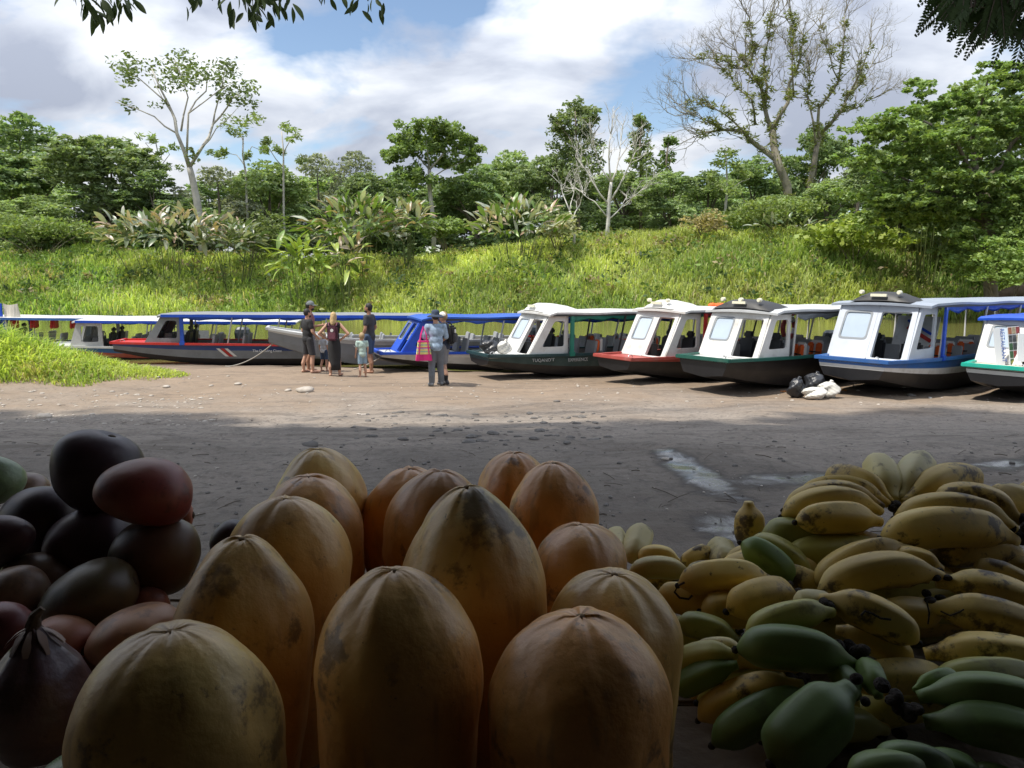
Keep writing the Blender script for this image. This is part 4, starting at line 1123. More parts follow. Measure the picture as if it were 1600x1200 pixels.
        sl_ = MB(); frame_panel(sl_, O - Vector((.006, 0, 0)), U, Wv, [(-h + .135, hl * .34), (-.095, hl * .34), (-.095, hl * .88), (-h + .145, hl * .88)], [(-h + .175, hl * .375), (-.135, hl * .375), (-.135, hl * .845), (-h + .18, hl * .845)], .012, .09, .08); sl_.build('seal', mat('grey seal', (0.22, 0.24, 0.26), 0.5), w1)
        # near half: walk-through opening
        op = MB(); frame_panel(op, O, U, Wv, [(0.004, 0), (h, 0), (h - taper, hl), (0.004, hl)], [(.09, .035), (h - .13, .035), (h - .15, hl - .16), (.09, hl - .16)], th_ + .03, .03, .05); op.build('doorway_frame', cc, root)
        # sides
        c1 = c0 + cab[1]
        for sgn, nm in ((-1, 'side_panel'), (1, 'side_panel')):
            O2 = Vector((c0, sgn * (h + .012), zb)); U2 = Vector((1, 0, 0)) if sgn < 0 else Vector((-1, 0, 0)); W2 = Vector((0, 0, 1))
            ln = c1 - c0; r_ = rake
            if sgn < 0:
                outer = [(0.02, 0), (ln, 0), (ln, H), (r_ + .02, H)]; inn = [(.30 + .10, H * .20), (ln - .11, H * .20), (ln - .11, H * .84), (r_ + .16, H * .84)]
            else:
                outer = [(-ln, 0), (-.02, 0), (-r_ - .02, H), (-ln, H)]; inn = [(-ln + .11, H * .20), (-.40, H * .20), (-r_ - .16, H * .84), (-ln + .11, H * .84)]
            sp_ = MB(); frame_panel(sp_, O2, U2, W2, outer, inn, .045, .02, .07)
            so_ = sp_.build(nm, cc if not isinstance(cabc, tuple) else cabc[1], root)
        # console, wheel
        b = MB(); b.box((c0 + .52, h * .5, zb + .10), (.25, h * .8, .35)); b.build('console', mat('console grey', (0.12, 0.12, 0.12), 0.5), root, bevel=.02)
        b = MB(); q = [Vector((c0 + .68, h * .5 + math.cos(a) * .17, zb + .30 + math.sin(a) * .17)) for a in np.linspace(0, 2 * math.pi, 17)]
        b.tube(q, .014, 6, cap=False); b.tube([q[0], q[8]], .01, 5); b.build('steering_wheel', BLKMET, root)
        if pilot: pilot_seat(root, c0 + 1.05, h * .45, .42); pilot_seat(root, c0 + 1.05, -h * .48, .42)
    if not noroof:
        x0 = (c0 + rake - .16) if cab else .8
        x1 = L_ - .35
        if roofx: x0, x1 = roofx
        b = MB(); VV = []; FF = []; ny_ = 9; nx_ = 26
        hr = half(2.5) + .05
        for side in (0, 1):
            for i in range(nx_):
                t = i / (nx_ - 1); x = x0 + (x1 - x0) * t
                fr = max(0, 1 - (x - x0) / .35)
                for j in range(ny_):
                    s = -1 + 2 * j / (ny_ - 1)
                    z = roof + .045 * (1 - s * s) - .05 * fr * fr - (roofth if side else 0) + .012 * math.sin(i * .9 + u)
                    VV.append((x + (.10 * s * s * (1 if i == 0 else 0)), s * hr, z))
        M_ = nx_ * ny_
        for i in range(nx_ - 1):
            for j in range(ny_ - 1):
                a = i * ny_ + j; FF.append((a, a + ny_, a + ny_ + 1, a + 1)); FF.append((M_ + a, M_ + a + 1, M_ + a + ny_ + 1, M_ + a + ny_))
        for i in range(nx_ - 1):
            a = i * ny_; FF.append((a, M_ + a, M_ + a + ny_, a + ny_)); a += ny_ - 1; FF.append((a, a + ny_, M_ + a + ny_, M_ + a))
        for j in range(ny_ - 1):
            FF.append((j, j + 1, M_ + j + 1, M_ + j)); a = (nx_ - 1) * ny_ + j; FF.append((a, M_ + a, M_ + a + 1, a + 1))
        b.add(VV, FF); rf = b.build('roof', roofc, root)
        b = MB()
        for s in (-1, 1): b.box(((x0 + x1) / 2 + .1, s * (hr - .03 if not railc else hr + .018), roof - roofth - .02 + (.03 if railc else 0)), (x1 - x0 - .25, .035, .05 if not railc else .09))
        b.build('roof_rail', railc or (ALU if awn is None else BLKMET), rf)
        xs_p = np.linspace((c0 + cab[1] + .05) if cab else 1.2, x1 - .25, posts)
        for x in xs_p:
            for s in (-1, 1):
                b = MB(); lean = .10 if x > xs_p[0] else 0.0
                b.tube([(x - lean, s * (half(x) - .05), sheer(x) - .05), (x + lean, s * (hr - .05), roof - roofth)], .026, 6)
                b.build('post', postc, root)
        if awn_post:
            b = MB(); x = xs_p[0]; b.box((x + .02, -(half(x) + .012), (sheer(x) + roof) / 2 - .02), (.12, .05, roof - sheer(x) - .02)); b.box((x + .02, -(half(x) + .03), sheer(x) + .02), (.17, .07, .12)); b.build('tarp_post', awn_post, root, bevel=.01)
        if awn:
            m_, dep = awn
            for s in (-1, 1):
                VV = []; FF = []; n_ = 40; pr = random.Random(int(u))
                xa = xs_p[0]
                for i in range(n_ + 1):
                    x = xa + (x1 - .2 - xa) * i / n_
                    d_ = dep * (1 + .25 * math.sin(i * 1.3 + u) + pr.uniform(-.15, .15))
                    y = s * (hr - .06)
                    for (yy, zz_) in ((0, 0), (.035, -.35), (-.03, -.7), (.012, -1.0), (-.02, -.6), (-.03, 0)):
                        VV.append((x, y + s * yy * (1 + pr.uniform(-.4, .4)), roof - roofth - .012 + zz_ * d_))
                for i in range(n_):
                    for k in range(6): a = i * 6 + k; c = i * 6 + (k + 1) % 6; FF.append((a, c, c + 6, a + 6))
                mesh_np('rolled_tarp', np.array(VV), FF, m_, root, smooth=True)
        if pod:
            pc, lamps, wdt = pod
            b = MB(); VV = []; FF = []
            prof = [(0, .0), (.05, .12), (.25, .20), (.6, .19), (1.05, .12), (1.45, .0)]
            for (x, z) in prof:
                wv = hr * wdt * (1 - .25 * max(0, x - .6))
                for s in np.linspace(-1, 1, 9): VV.append((x0 + .05 + x, s * wv, roof + .075 * (1 - (s * wdt) ** 2) - .045 + z * (1 - abs(s) ** 3)))
            for i in range(len(prof) - 1):
                for j in range(8): a = i * 9 + j; FF.append((a, a + 9, a + 10, a + 1))
            b.add(VV, FF); po = b.build('roof_pod', pc, root, smooth=True)
            for k in range(lamps):
                y = (k - (lamps - 1) / 2) * hr * wdt * 1.25 / max(1, lamps - 1) if lamps > 1 else 0
                b = MB(); b.tube([(x0 + .06, y, roof + .215), (x0 + .16, y, roof + .215)], .048, 10); b.build('spotlight', LAMP, po, bevel=.008)
            b = MB(); b.box((x0 + .04, 0, roof + .15), (.04, .35, .06)); b.build('light_bar', LAMP, po)
    if seats:
        xa = (c0 + (cab[1] if cab else 0) + .75); k = 0
        while xa < L_ - 1.1:
            for s in (-1, 1):
                seat(root, xa, s * hw * .50, .14, SEATG, .5)
            xa += .95; k += 1
    if motor:
        outboard(root, L_ + .12, motor.get('y', 0), motor.get('z', .35), motor.get('s', 1.0), motor.get('band'))
    b = MB()
    q = [Vector((.22 + math.cos(a) * .07, -half(.2) * .55 + math.sin(a) * .0, sheer(.2) + .02 + math.sin(a) * .06)) for a in np.linspace(0, math.pi, 9)]
    b.tube(q, .012, 5); b.build('cleat', ALU, root)
    root['_'] = 0; del root['_']
    root_info[root.name] = dict(half=half, sheer=sheer, keel=keel, L=L_, hw=hw, gun=gun, roof=roof)
    return root
root_info = {}
def on_side(b_, text, x, zf, size, sx=1.0, m=None):
    inf = root_info[b_.name]
    x2 = x + 1.0; y1 = -(inf['half'](x) + .012); y2 = -(inf['half'](x2) + .012)
    yaw = math.atan2(y2 - y1, x2 - x)
    return text_mesh('lettering', text, size, m or LETTER, b_, (x, y1 - .02, zf), (math.pi / 2 - 0.10, 0, yaw), .004, sx)

boats = {}
# 1 far left, only its cabin edge and long roof show
boats[1] = make_boat('river_boat', 'blue cabin boat cut by the left edge, red vests under its long white roof', -70, 533, 29.8, 87, 11.0, 1.9, .62, 1.62, (1.1, 1.4), .3, bands=([0, .4, .7, 1.0], [BLACK, NAVY, PALEGREY]), cabc=BLUE, roofc=WHITE, postc=WHITE, posts=4, motor=dict(s=1.15, z=.45), gunc=PALEGREY, pod=None, railc=MIDBLUE)
boats[2] = make_boat('river_boat', 'grey cabin boat with blue and red hull behind the left grass', 82, 538, 27.3, 85, 9.2, 1.75, .68, 1.60, (.95, 1.1), .25, bands=([0, .35, .62, 1.0], [BLACK, FADERED, MIDBLUE]), cabc=GREYW, roofc=WHITE, postc=ALU, posts=5, gunc=GREYW, awn=(TARPB, .05), railc=BLUE)
boats[3] = make_boat('river_boat', 'navy hulled boat with red gunwale, flag stripes and blue rolled tarp', 186, 533, 24.9, 81.9, 10.3, 1.75, .78, 1.71, (1.0, 1.15), .55, bands=([0, .30, .70, 1.0], [BLACK, MIDGREY, NAVY]), cabc=MIDGREY, roofc=mat('grey roof sheet', (0.20, 0.21, 0.21), .5, var=.1), postc=ALU, posts=6, gunc=RED, deckc=RED, awn=(TARPB, .10), awn_post=TARPB, panec=DGLASS, railc=BLUE)
boats[4] = make_boat('open_boat', 'grey roofless open boat with raised bow behind the standing group', 419, 510, 23.2, 75.9, 8.3, 1.55, .90, 1.5, None, bands=([0, .35, .80, 1.0], [MIDGREY, MIDGREY, GREYW]), noroof=True, gunc=GREYW, seats=True, bowlift=.32, zoff=-.04, bowrise=.75, bow_w=.5, motor=dict(s=.95, z=.55, band=RED))
boats[5] = make_boat('river_boat', 'bright blue cabin boat with white hull behind the couple', 590, 549, 21.5, 69, 9.7, 1.7, .66, 1.66, (.5, 1.0), .62, bands=([0, .36, .74, 1.0], [BLACK, GREYW, WHITE]), cabc=BLUE, roofc=mat('blue roof sheet', (0.012, 0.085, 0.42), .4, var=.1), postc=ALU, posts=5, gunc=BLUE, awn=(TARPB, .11), panec=DGLASS)
boats[6] = make_boat('river_boat', 'white cabin boat with dark teal hull and green tarp, bags on its bow', 748, 553, 19.8, 62.7, 9.5, 1.75, .72, 1.82, (1.05, 1.2), .62, bands=([0, .45, .75, 1.0], [BLACK, TEAL, TEAL]), roofc=WHITE, postc=BLKMET, posts=5, gunc=TEAL, deckc=WHITE, awn=(TARPG, .14), awn_post=TARPG, pod=(WHITE, 0, .6))
boats[7] = make_boat('river_boat', 'white cabin boat with faded red gunwale and bright red tarp post', 958, 558, 18.4, 55.3, 8.9, 1.75, .75, 1.91, (.95, 1.25), .58, bands=([0, .5, .80, 1.0], [BLACK, BLACK, FADERED]), roofc=WHITE, postc=ALU, posts=5, gunc=FADERED, awn=(TARPR, .14), awn_post=RED, pod=(WHITE, 2, .55), deckc=FADERED, motor=dict(s=1.0, z=.4))
boats[8] = make_boat('river_boat', 'white cabin boat with green gunwale and black roof pod of lamps', 1098, 560, 16.65, 51.7, 10.0, 1.85, .83, 1.90, (.85, 1.25), .50, bands=([0, .5, .66, 1.0], [BLACK, BLACK, BLACK]), roofc=mat('pale roof sheet', (0.50, 0.52, 0.53), .45, var=.08), postc=GREYW, posts=5, gunc=GREEN, awn=(TARPGR, .15), awn_post=None, pod=(BLKMET, 3, .8))
boats[9] = make_boat('river_boat', 'blue banded pale grey cabin boat, largest on the right', 1330, 562, 16.1, 50.2, 12.0, 2.1, .86, 2.08, (.62, 1.35), .55, bands=([0, .5, .70, 1.0], [BLACK, WHITE, MIDBLUE]), cabc=PALEGREY, roofc=mat('blue grey roof sheet', (0.30, 0.34, 0.40), .45, var=.08), postc=WHITE, posts=5, gunc=MIDBLUE, awn=(TARPB, .14), awn_post=BLUE, pod=(BLKMET, 2, .6), deckc=WHITE, motor=dict(s=1.1, z=.4))
boats[10] = make_boat('river_boat', 'turquoise bowed boat cut by the right edge behind advertising boards', 1562, 574, 15.3, 50, 9.0, 1.8, .81, 1.79, (.95, 1.2), .5, bands=([0, .5, .75, 1.0], [BLACK, GREYW, BLACK]), roofc=BLUE, postc=WHITE, posts=4, gunc=TURQ, deckc=BEIGE, awn=(TARPB, .12))
on_side(boats[3], 'The Duckling Clone', 4.4, .50, .12, .95)
FADEL = mat('worn white lettering', (0.36, 0.38, 0.38), .6, var=.4, vscale=20)
on_side(boats[6], "TUQANO'T", 1.15, .54, .125, 1.0, FADEL)
on_side(boats[6], 'EXPERIENCE', 2.2, .52, .125, 0.9, FADEL)
b8 = root_info[boats[8].name]
text_mesh('lettering', 'MORPHO', .13, mat('faded grey lettering', (0.34, 0.34, 0.33), .6), boats[8], (1.02, -(b8['half'](.85) - .03 + .022), b8['sheer'](1) + .07), (math.pi / 2, 0, 0), .004, 1.0)
# flag stripes on boat 3
inf = root_info[boats[3].name]
def stripe(b_, x, m, w=.10):
    i_ = root_info[b_.name]; mb = MB(); V = []
    for (xx, k) in ((x, 1), (x + w, 1), (x + w + .28, 0), (x + .28, 0)):
        z = .20 + .27 * k + (i_['gun'] - .60) * .8; fl = .80 + .20 * (((z - .07) / (i_['gun'] - .07)) ** .7)
        V.append((xx, -(i_['half'](xx) * fl + .006), z))
    V2 = [(a, b - .006, c) for a, b, c in V]
    mb.add(V2 + V, [(3, 2, 1, 0), (4, 5, 6, 7), (0, 1, 5, 4), (1, 2, 6, 5), (2, 3, 7, 6), (3, 0, 4, 7)]); mb.build('flag_stripe', m, b_)
stripe(boats[3], 3.25, LETTER); stripe(boats[3], 3.37, RED, .12); stripe(boats[3], 3.51, LETTER)
for k in range(2): stripe(boats[4], 2.5 + k * .16, LETTER, .03)
# head cabin sign on boat 1
b1 = boats[1]; mb = MB(); mb.box((1.95, -.93, 1.15), (.75, .03, .85)); mb.build('door_panel', BLUE, b1)
mb = MB(); mb.box((1.9, -.80, 1.90), (.95, .05, .52)); mb.build('roof_sign', BLUE, b1, bevel=.02)
mb = MB(); mb.tube([(1.98, -.826, 1.90), (1.98, -.838, 1.90)], .17, 20); mb.build('round_emblem', mat('yellow emblem', (0.75, 0.42, 0.03), .5), b1)
mb = MB(); V = []
for i in range(7):
    a = -.5 + i / 6; V += [(2.40 + i * .10, -.80 + .05 * math.cos(i), 1.64), (2.40 + i * .09 - .05 * math.sin(i * .5), -.78, 2.16 - .06 * math.sin(i * .52))]
mb.add(V + [(x, y + .02, z) for x, y, z in V], [(2 * i, 2 * i + 2, 2 * i + 3, 2 * i + 1) for i in range(6)] + [(14 + 2 * i, 14 + 2 * i + 1, 14 + 2 * i + 3, 14 + 2 * i + 2) for i in range(6)]); mb.build('cream_deflector', BEIGE, b1)
mb = MB(); mb.box((9.6, -.88, .95), (1.1, .02, .48)); mb.build('white_sheet', WHITE, b1)
# stern board with stripes on boat 9
mb = MB(); mb.box((3.6, .2, 1.25), (.03, 1.0, .95), Matrix.Rotation(.35, 3, 'Y')); pnl = mb.build('striped_board', WHITE, boats[9])
for k, (m_, w_) in enumerate(((BLUE, .06), (RED, .09), (BLUE, .06))):
    mb = MB(); mb.box((3.575 + .0 * k, .1, 1.10 + k * .17), (.012, .7, w_), Matrix.Rotation(.35, 3, 'Y') @ Matrix.Rotation(.5, 3, 'X')); mb.build('stripe', m_, pnl)

# things on the boats --------------------------------------------------
def w_of(b_, x, y, z):
    return Vector(b_.location) + b_.rotation_euler.to_matrix() @ Vector((x, y, z))
def life_vest(b_, x, y, z, label, rot=0, s=1.0, red=False):
    r_ = empty('life_vest', w_of(b_, x, y, z), b_.rotation_euler.z + rot); tag(r_, label, 'life vest', 'life vests in the boats')
    c = RED if red else ORANGE
    mb = MB(); mb.box((0, -.11 * s, .16 * s), (.09 * s, .15 * s, .34 * s), Matrix.Rotation(.12, 3, 'Y')); mb.box((0, .11 * s, .16 * s), (.09 * s, .15 * s, .34 * s), Matrix.Rotation(.12, 3, 'Y')); mb.build('front_panel', c, r_, bevel=.03)
    mb = MB(); mb.box((.10 * s, 0, .19 * s), (.07 * s, .34 * s, .38 * s)); mb.build('back_panel', REFLW if not red else c, r_, bevel=.03)
    mb = MB(); mb.box((-.05 * s, 0, .10 * s), (.01, .36 * s, .03 * s)); mb.build('strap', BLKMET, r_)
names = {3: 'navy boat with flag stripes', 5: 'bright blue boat', 6: 'teal boat with green tarp', 7: 'red tarp boat', 8: 'green gunwale boat', 9: 'blue banded grey boat'}
ordn = ['first', 'second', 'third', 'fourth', 'fifth']
for bi, cnt, start in ((5, 4, 4.2), (6, 4, 3.0), (7, 2, 3.0), (8, 3, 2.6), (9, 3, 2.6)):
    for k in range(cnt):
        life_vest(boats[bi], start + k * .95 + .35, -.52 + .12 * (k % 2), .72 if bi != 9 else .74, 'orange and white life vest, %s seat of the %s' % (ordn[k], names[bi]), rot=(k % 3 - 1) * .4)
for k in range(4):
    life_vest(boats[1], 2.6 + k * .75, -.55, 1.20, 'red life vest %s from the bow hanging under the white roof' % ordn[k], red=True)
# life ring on boat 8
rg_ = empty('life_ring', w_of(boats[8], 4.6, .78, 1.32), boats[8].rotation_euler.z); tag(rg_, 'red and white life ring hung in the green gunwale boat', 'life ring')
for k in range(8):
    mb = MB(); q = [Vector((math.cos(a) * .27, 0, math.sin(a) * .27)) for a in np.linspace(k * math.pi / 4, (k + 1) * math.pi / 4, 6)]
    mb.tube(q, .065, 9, cap=False); mb.build('ring_segment', FADERED if k % 2 == 0 or k in (3,) else REFLW, rg_, smooth=True)
# orange rag on the roof of boat 7
mb = MB(); pr = random.Random(3)
for k in range(6): mb.ball((pr.uniform(-.3, .3), pr.uniform(-.12, .12), .05), (.13, .1, .07), 8, 6)
rag = mb.build('orange_vests_pile', ORANGE, smooth=True); rag.location = w_of(boats[7], 4.0, 0, 1.92); tag(rag, 'small orange bundle lying on the roof of the red tarp boat', 'bundle')
# ------------------------------------------------------------------ people
def remeshed(mb, name, m, parent, voxel=0.011, smooth=4, cut=None):
    me = bpy.data.meshes.new(name); me.from_pydata(mb.v, [], mb.f)
    t = bpy.data.objects.new(name + '_t', me); col.objects.link(t)
    r = t.modifiers.new('r', 'REMESH'); r.mode = 'VOXEL'; r.voxel_size = voxel
    s = t.modifiers.new('s', 'SMOOTH'); s.factor = 0.5; s.iterations = smooth
    dg = bpy.context.evaluated_depsgraph_get()
    out = bpy.data.meshes.new_from_object(t.evaluated_get(dg))
    bpy.data.objects.remove(t); bpy.data.meshes.remove(me)
    if cut:
        bm = bmesh.new(); bm.from_mesh(out)
        for co, no in cut:
            bmesh.ops.bisect_plane(bm, geom=bm.verts[:] + bm.edges[:] + bm.faces[:], plane_co=co, plane_no=no, clear_outer=True)
        bm.to_mesh(out); bm.free()
    out.materials.clear(); out.materials.append(m); shade(out)
    o = bpy.data.objects.new(name, out); return link(o, parent)
def cap(mb, a, ra, b, rb):
    a, b = Vector(a), Vector(b)
    mb.tube([a, a.lerp(b, .5), b], [ra, (ra + rb) / 2, rb], 12); mb.ball(a, ra, 12, 8); mb.ball(b, rb, 12, 8)
SKIN = mat('skin', (0.50, 0.29, 0.20), 0.55, var=0.05)
SKIN2 = mat('tanned skin', (0.36, 0.19, 0.12), 0.55, var=0.05)
def cloth(name, c): return mat(name, c, 0.9, var=0.12, vscale=9, bump=0.3, bscale=14)
def person(px, py, Y, h, yaw, label, arms, skin=SKIN, shirt=None, sleeve=.55, hem=.86, bottoms=None, bhem=.5, skirt=None, hair=None, hairlong=False, cap_=None, hat=None, beard=None, shoes=None, stride=.05, headk=1.0, stance=.10, lean=0.0, turn=0.0, loc=None, girth=1.0, socks=None):
    p = loc or P(px, py, Y)
    root = empty('person', (p.x, Y, gz(p.x, Y)), yaw); tag(root, label, 'person')
    k = h / 1.75; root.scale = (k, k, k)
    g = girth
    H = lambda x, y, z: Vector((x, y + lean * max(0, z - .9), z))
    sh = {s: H(s * .185 * g, 0, 1.42) for s in (-1, 1)}; hip = {s: Vector((s * .09, 0, .92)) for s in (-1, 1)}
    knee = {s: Vector((s * stance, .025 + s * stride * .5, .50)) for s in (-1, 1)}; ank = {s: Vector((s * (stance + .015), -.02 + s * stride, .085)) for s in (-1, 1)}
    toe = {s: ank[s] + Vector((s * .04, .17, -.055)) for s in (-1, 1)}
    b = MB()
    def torso(b, e_=0.0):
        b.ball(H(0, 0, 1.28), (.165 * g + e_, .105 * g + e_, .20 + e_), 16, 10); b.ball(H(0, .01, 1.08), (.140 * g + e_, .10 * g + e_, .17 + e_), 16, 10); b.ball(H(0, -.01, .93), (.160 * g + e_, .115 * g + e_, .13 + e_), 16, 10)
        cap(b, sh[-1] + Vector((.03, 0, -.02)), .065 + e_, sh[1] + Vector((-.03, 0, -.02)), .065 + e_)
    torso(b)
    cap(b, H(0, -.005, 1.40), .062, H(0, .012, 1.54), .052)
    hc = H(0, .022, 1.635)
    hr = (.076 * headk, .094 * headk, .117 * headk)
    rt = Matrix.Rotation(turn, 3, 'Z')
    b.ball(hc, hr, 16, 12, rot=rt); b.ball(hc + rt @ Vector((0, .03 * headk, -.06 * headk)), (.056 * headk, .062 * headk, .06 * headk), 12, 8)
    b.ball(hc + rt @ Vector((0, .098 * headk, -.012 * headk)), (.014, .020, .026), 8, 6)
    for s in (-1, 1): b.ball(hc + rt @ Vector((s * .080 * headk, -.005, -.005)), (.012, .022, .033), 8, 6)
    for s in (-1, 1):
        cap(b, hip[s], .088 * g, knee[s], .058); cap(b, knee[s], .056, ank[s] + Vector((0, -.012, .17)), .055); cap(b, ank[s] + Vector((0, -.012, .17)), .053, ank[s], .038)
        cap(b, ank[s] + Vector((0, -.035, -.045)), .036, toe[s], .030)
        for t in range(5): b.ball(toe[s] + Vector((-.03 * s + t * .014 * s, .028 - t * .007, -.008)), (.011, .018, .011), 6, 5)
        el, wr = (Vector(a) for a in arms[s])
        cap(b, sh[s], .052, el, .041); cap(b, el, .040, wr, .027)
        d = (wr - el).normalized(); hd = wr + d * .055
        side = d.cross(Vector((0, 1, 0.3))).normalized(); nn = side.cross(d)
        b.ball(hd, .036, 10, 8); cap(b, wr, .026, hd, .034)
        for f, (o_, ln) in enumerate(((-.026, .062), (-.009, .072), (.009, .068), (.026, .052))):
            q = hd + d * .025 + side * o_; q2 = q + d * ln * .55 + nn * .006; q3 = q2 + d * ln * .40 + nn * .022
            cap(b, q, .0095, q2, .009); cap(b, q2, .009, q3, .008)
        q = hd - d * .01 + side * -.03 * s; q2 = q + (d * .6 - side * .8 * s).normalized() * .04; cap(b, q, .012, q2, .010); cap(b, q2, .010, q2 + d * .025, .009)
    remeshed(b, 'body', skin, root, .0105, 2)
    fx = mat('dark eye', (0.02, 0.015, 0.01), .3)
    for s in (-1, 1):
        e_ = MB(); e_.ball(hc + rt @ Vector((s * .030 * headk, .088 * headk, .012 * headk)), (.012, .006, .007), 8, 6); e_.build('eye', fx, root, smooth=True)
    e_ = MB(); e_.ball(hc + rt @ Vector((0, .088 * headk, -.058 * headk)), (.024, .008, .007), 8, 6); e_.build('mouth', mat('lips', (0.32, 0.12, 0.10), .5), root, smooth=True)
    if shirt:
        b = MB(); torso(b, .018)
        b.ball(H(0, 0, .93), (.172 * g, .13 * g, .16), 14, 10); b.ball(H(0, 0, 1.08), (.165 * g, .125 * g, .2), 14, 10)
        if sleeve:
            for s in (-1, 1):
                el = Vector(arms[s][0]); cap(b, sh[s], .068, sh[s].lerp(el, sleeve), .064)
        remeshed(b, 'shirt', shirt, root, .013, 16, [(Vector((0, 0, hem)), Vector((0, 0, -1))), (H(0, 0, 1.475), Vector((0, 0, 1)))])
    if bottoms:
        b = MB(); b.ball((0, -.008, .93), (.172 * g, .13 * g, .15), 16, 10)
        for s in (-1, 1):
            if bhem > .3: cap(b, hip[s], .106 * g, hip[s].lerp(knee[s], 1.1), .088)
            else: cap(b, hip[s], .106 * g, knee[s], .086); cap(b, knee[s], .086, ank[s] + Vector((0, -.008, .17)), .078); cap(b, ank[s] + Vector((0, -.008, .17)), .078, ank[s] + Vector((0, 0, .02)), .072)
        remeshed(b, 'trousers' if bhem < .3 else 'shorts', bottoms, root, .013, 9, [(Vector((0, 0, bhem)), Vector((0, 0, -1))), (Vector((0, 0, 1.02)), Vector((0, 0, 1)))])
    if skirt:
        mb = MB(); V = []; F = []; n = 28
        prof = [(1.06, .135, .105), (.98, .155, .125), (.90, .172, .14), (.75, .175, .135), (.55, .165, .13), (.35, .155, .13), (.17, .155, .14)]
        for (z, rx, ry) in prof:
            for i in range(n):
                a = 2 * math.pi * i / n; f = 1 + .05 * math.sin(a * 7 + z * 3) * (1.06 - z)
                V.append((math.cos(a) * rx * f, math.sin(a) * ry * f - .01, z))
        for j in range(len(prof) - 1):
            for i in range(n): F.append((j * n + i, (j + 1) * n + i, (j + 1) * n + (i + 1) % n, j * n + (i + 1) % n))
        mb.add(V, F); o = mb.build('skirt', skirt, root, smooth=True)
        mo = o.modifiers.new('thick', 'SOLIDIFY'); mo.thickness = .008
    if hair:
        b = MB(); b.ball(hc + rt @ Vector((0, -.020, .022)) * headk, (.088 * headk, .098 * headk, .112 * headk), 14, 10)
        if hairlong:
            cap(b, hc + rt @ Vector((0, -.06, .0)), .07, H(-.01, -.095, 1.44), .055); cap(b, hc + rt @ Vector((.05, -.03, -.03)), .045, H(.05, -.075, 1.47), .035); cap(b, hc + rt @ Vector((-.05, -.03, -.03)), .045, H(-.05, -.075, 1.47), .035)
            remeshed(b, 'hair', hair, root, .012, 2)
        else:
            # a slanting cut keeps the hairline above the face
            nrm = rt @ Vector((0, .80, -.60))
            remeshed(b, 'hair', hair, root, .011, 2, [(hc + rt @ Vector((0, .045, .025)) * headk, nrm)])
    if beard:
        b = MB(); b.ball(hc + rt @ Vector((0, .040, -.075)), (.060, .058, .050), 12, 8)
        remeshed(b, 'beard', beard, root, .011, 1)
    if cap_:
        b = MB(); b.ball(hc + rt @ Vector((0, -.005, .035)), (.094, .110, .098), 14, 10)
        remeshed(b, 'cap', cap_, root, .011, 2, [(hc + Vector((0, 0, .025)), Vector((0, 0, -1)))])
        mb = MB(); V = []; n = 12
        for i in range(n + 1):
            a = math.pi * (.12 + .76 * i / n); V += [rt @ Vector((math.cos(a) * .088, math.sin(a) * .095, .032)) + hc, rt @ Vector((math.cos(a) * .094, math.sin(a) * .185, .015)) + hc]
        V += [v + Vector((0, 0, -.008)) for v in V]; m2 = 2 * (n + 1)
        F = [(2 * i, 2 * i + 1, 2 * i + 3, 2 * i + 2) for i in range(n)] + [(m2 + 2 * i, m2 + 2 * i + 2, m2 + 2 * i + 3, m2 + 2 * i + 1) for i in range(n)] + [(2 * i + 1, m2 + 2 * i + 1, m2 + 2 * i + 3, 2 * i + 3) for i in range(n)]
        mb.add(V, F); mb.build('cap_visor', cap_, root, smooth=True)
    if hat:
        mb = MB(); V = []; F = []; n = 24
        prof = [(.0, .135), (.06, .128), (.090, .105), (.098, .055), (.100, .018), (.155, .004), (.20, -.03), (.198, -.04), (.10, .0)]
        for (r_, z) in prof:
            for i in range(n):
                a = 2 * math.pi * i / n; V.append(hc + Vector((math.cos(a) * r_, math.sin(a) * r_ * 1.08, z + .035 + (.012 * math.sin(2 * a) if r_ > .14 else 0))))
        for j in range(len(prof) - 1):
            for i in range(n): F.append((j * n + i, (j + 1) * n + i, (j + 1) * n + (i + 1) % n, j * n + (i + 1) % n))
        mb.add(V, F); mb.build('hat', hat, root, smooth=True)
    for s in (-1, 1):
        if socks:
            b = MB(); cap(b, ank[s] + Vector((0, -.008, .14)), .056, ank[s], .046); remeshed(b, 'sock', socks, root, .012, 2)
        if shoes:
            b = MB(); cap(b, ank[s] + Vector((0, -.05, -.035)), .046, toe[s] + Vector((0, .005, .0)), .042); cap(b, ank[s] + Vector((0, -.02, .0)), .05, ank[s] + Vector((0, .04, -.03)), .048)
            remeshed(b, 'shoe', shoes, root, .012, 3, [(Vector((0, 0, .008)), Vector((0, 0, -1)))])
        else:
            mb = MB(); c = ank[s].lerp(toe[s], .45); mb.box((c.x, c.y - .0, .008), (.085, .25, .014)); mb.build('sandal_sole', mat('sandal rubber', (0.10, 0.06, 0.05), .7), root, bevel=.006)
    return root
TEEBLK = cloth('black cotton', (0.022, 0.022, 0.024)); CHAR = cloth('charcoal cotton', (0.045, 0.045, 0.05)); MAUVE = cloth('mauve cotton', (0.23, 0.10, 0.11)); DENIM = cloth('denim', (0.045, 0.075, 0.14)); LBLUE = cloth('pale blue cotton', (0.42, 0.52, 0.58)); MINT = cloth('mint cotton', (0.42, 0.55, 0.50)); GREYS = cloth('grey shorts cloth', (0.20, 0.20, 0.21)); LDENIM = cloth('light denim', (0.25, 0.36, 0.46)); GRYPANT = cloth('grey trousers cloth', (0.13, 0.145, 0.165)); WHT = cloth('white cotton', (0.72, 0.70, 0.64)); NAVYC = cloth('navy cotton', (0.03, 0.04, 0.07))
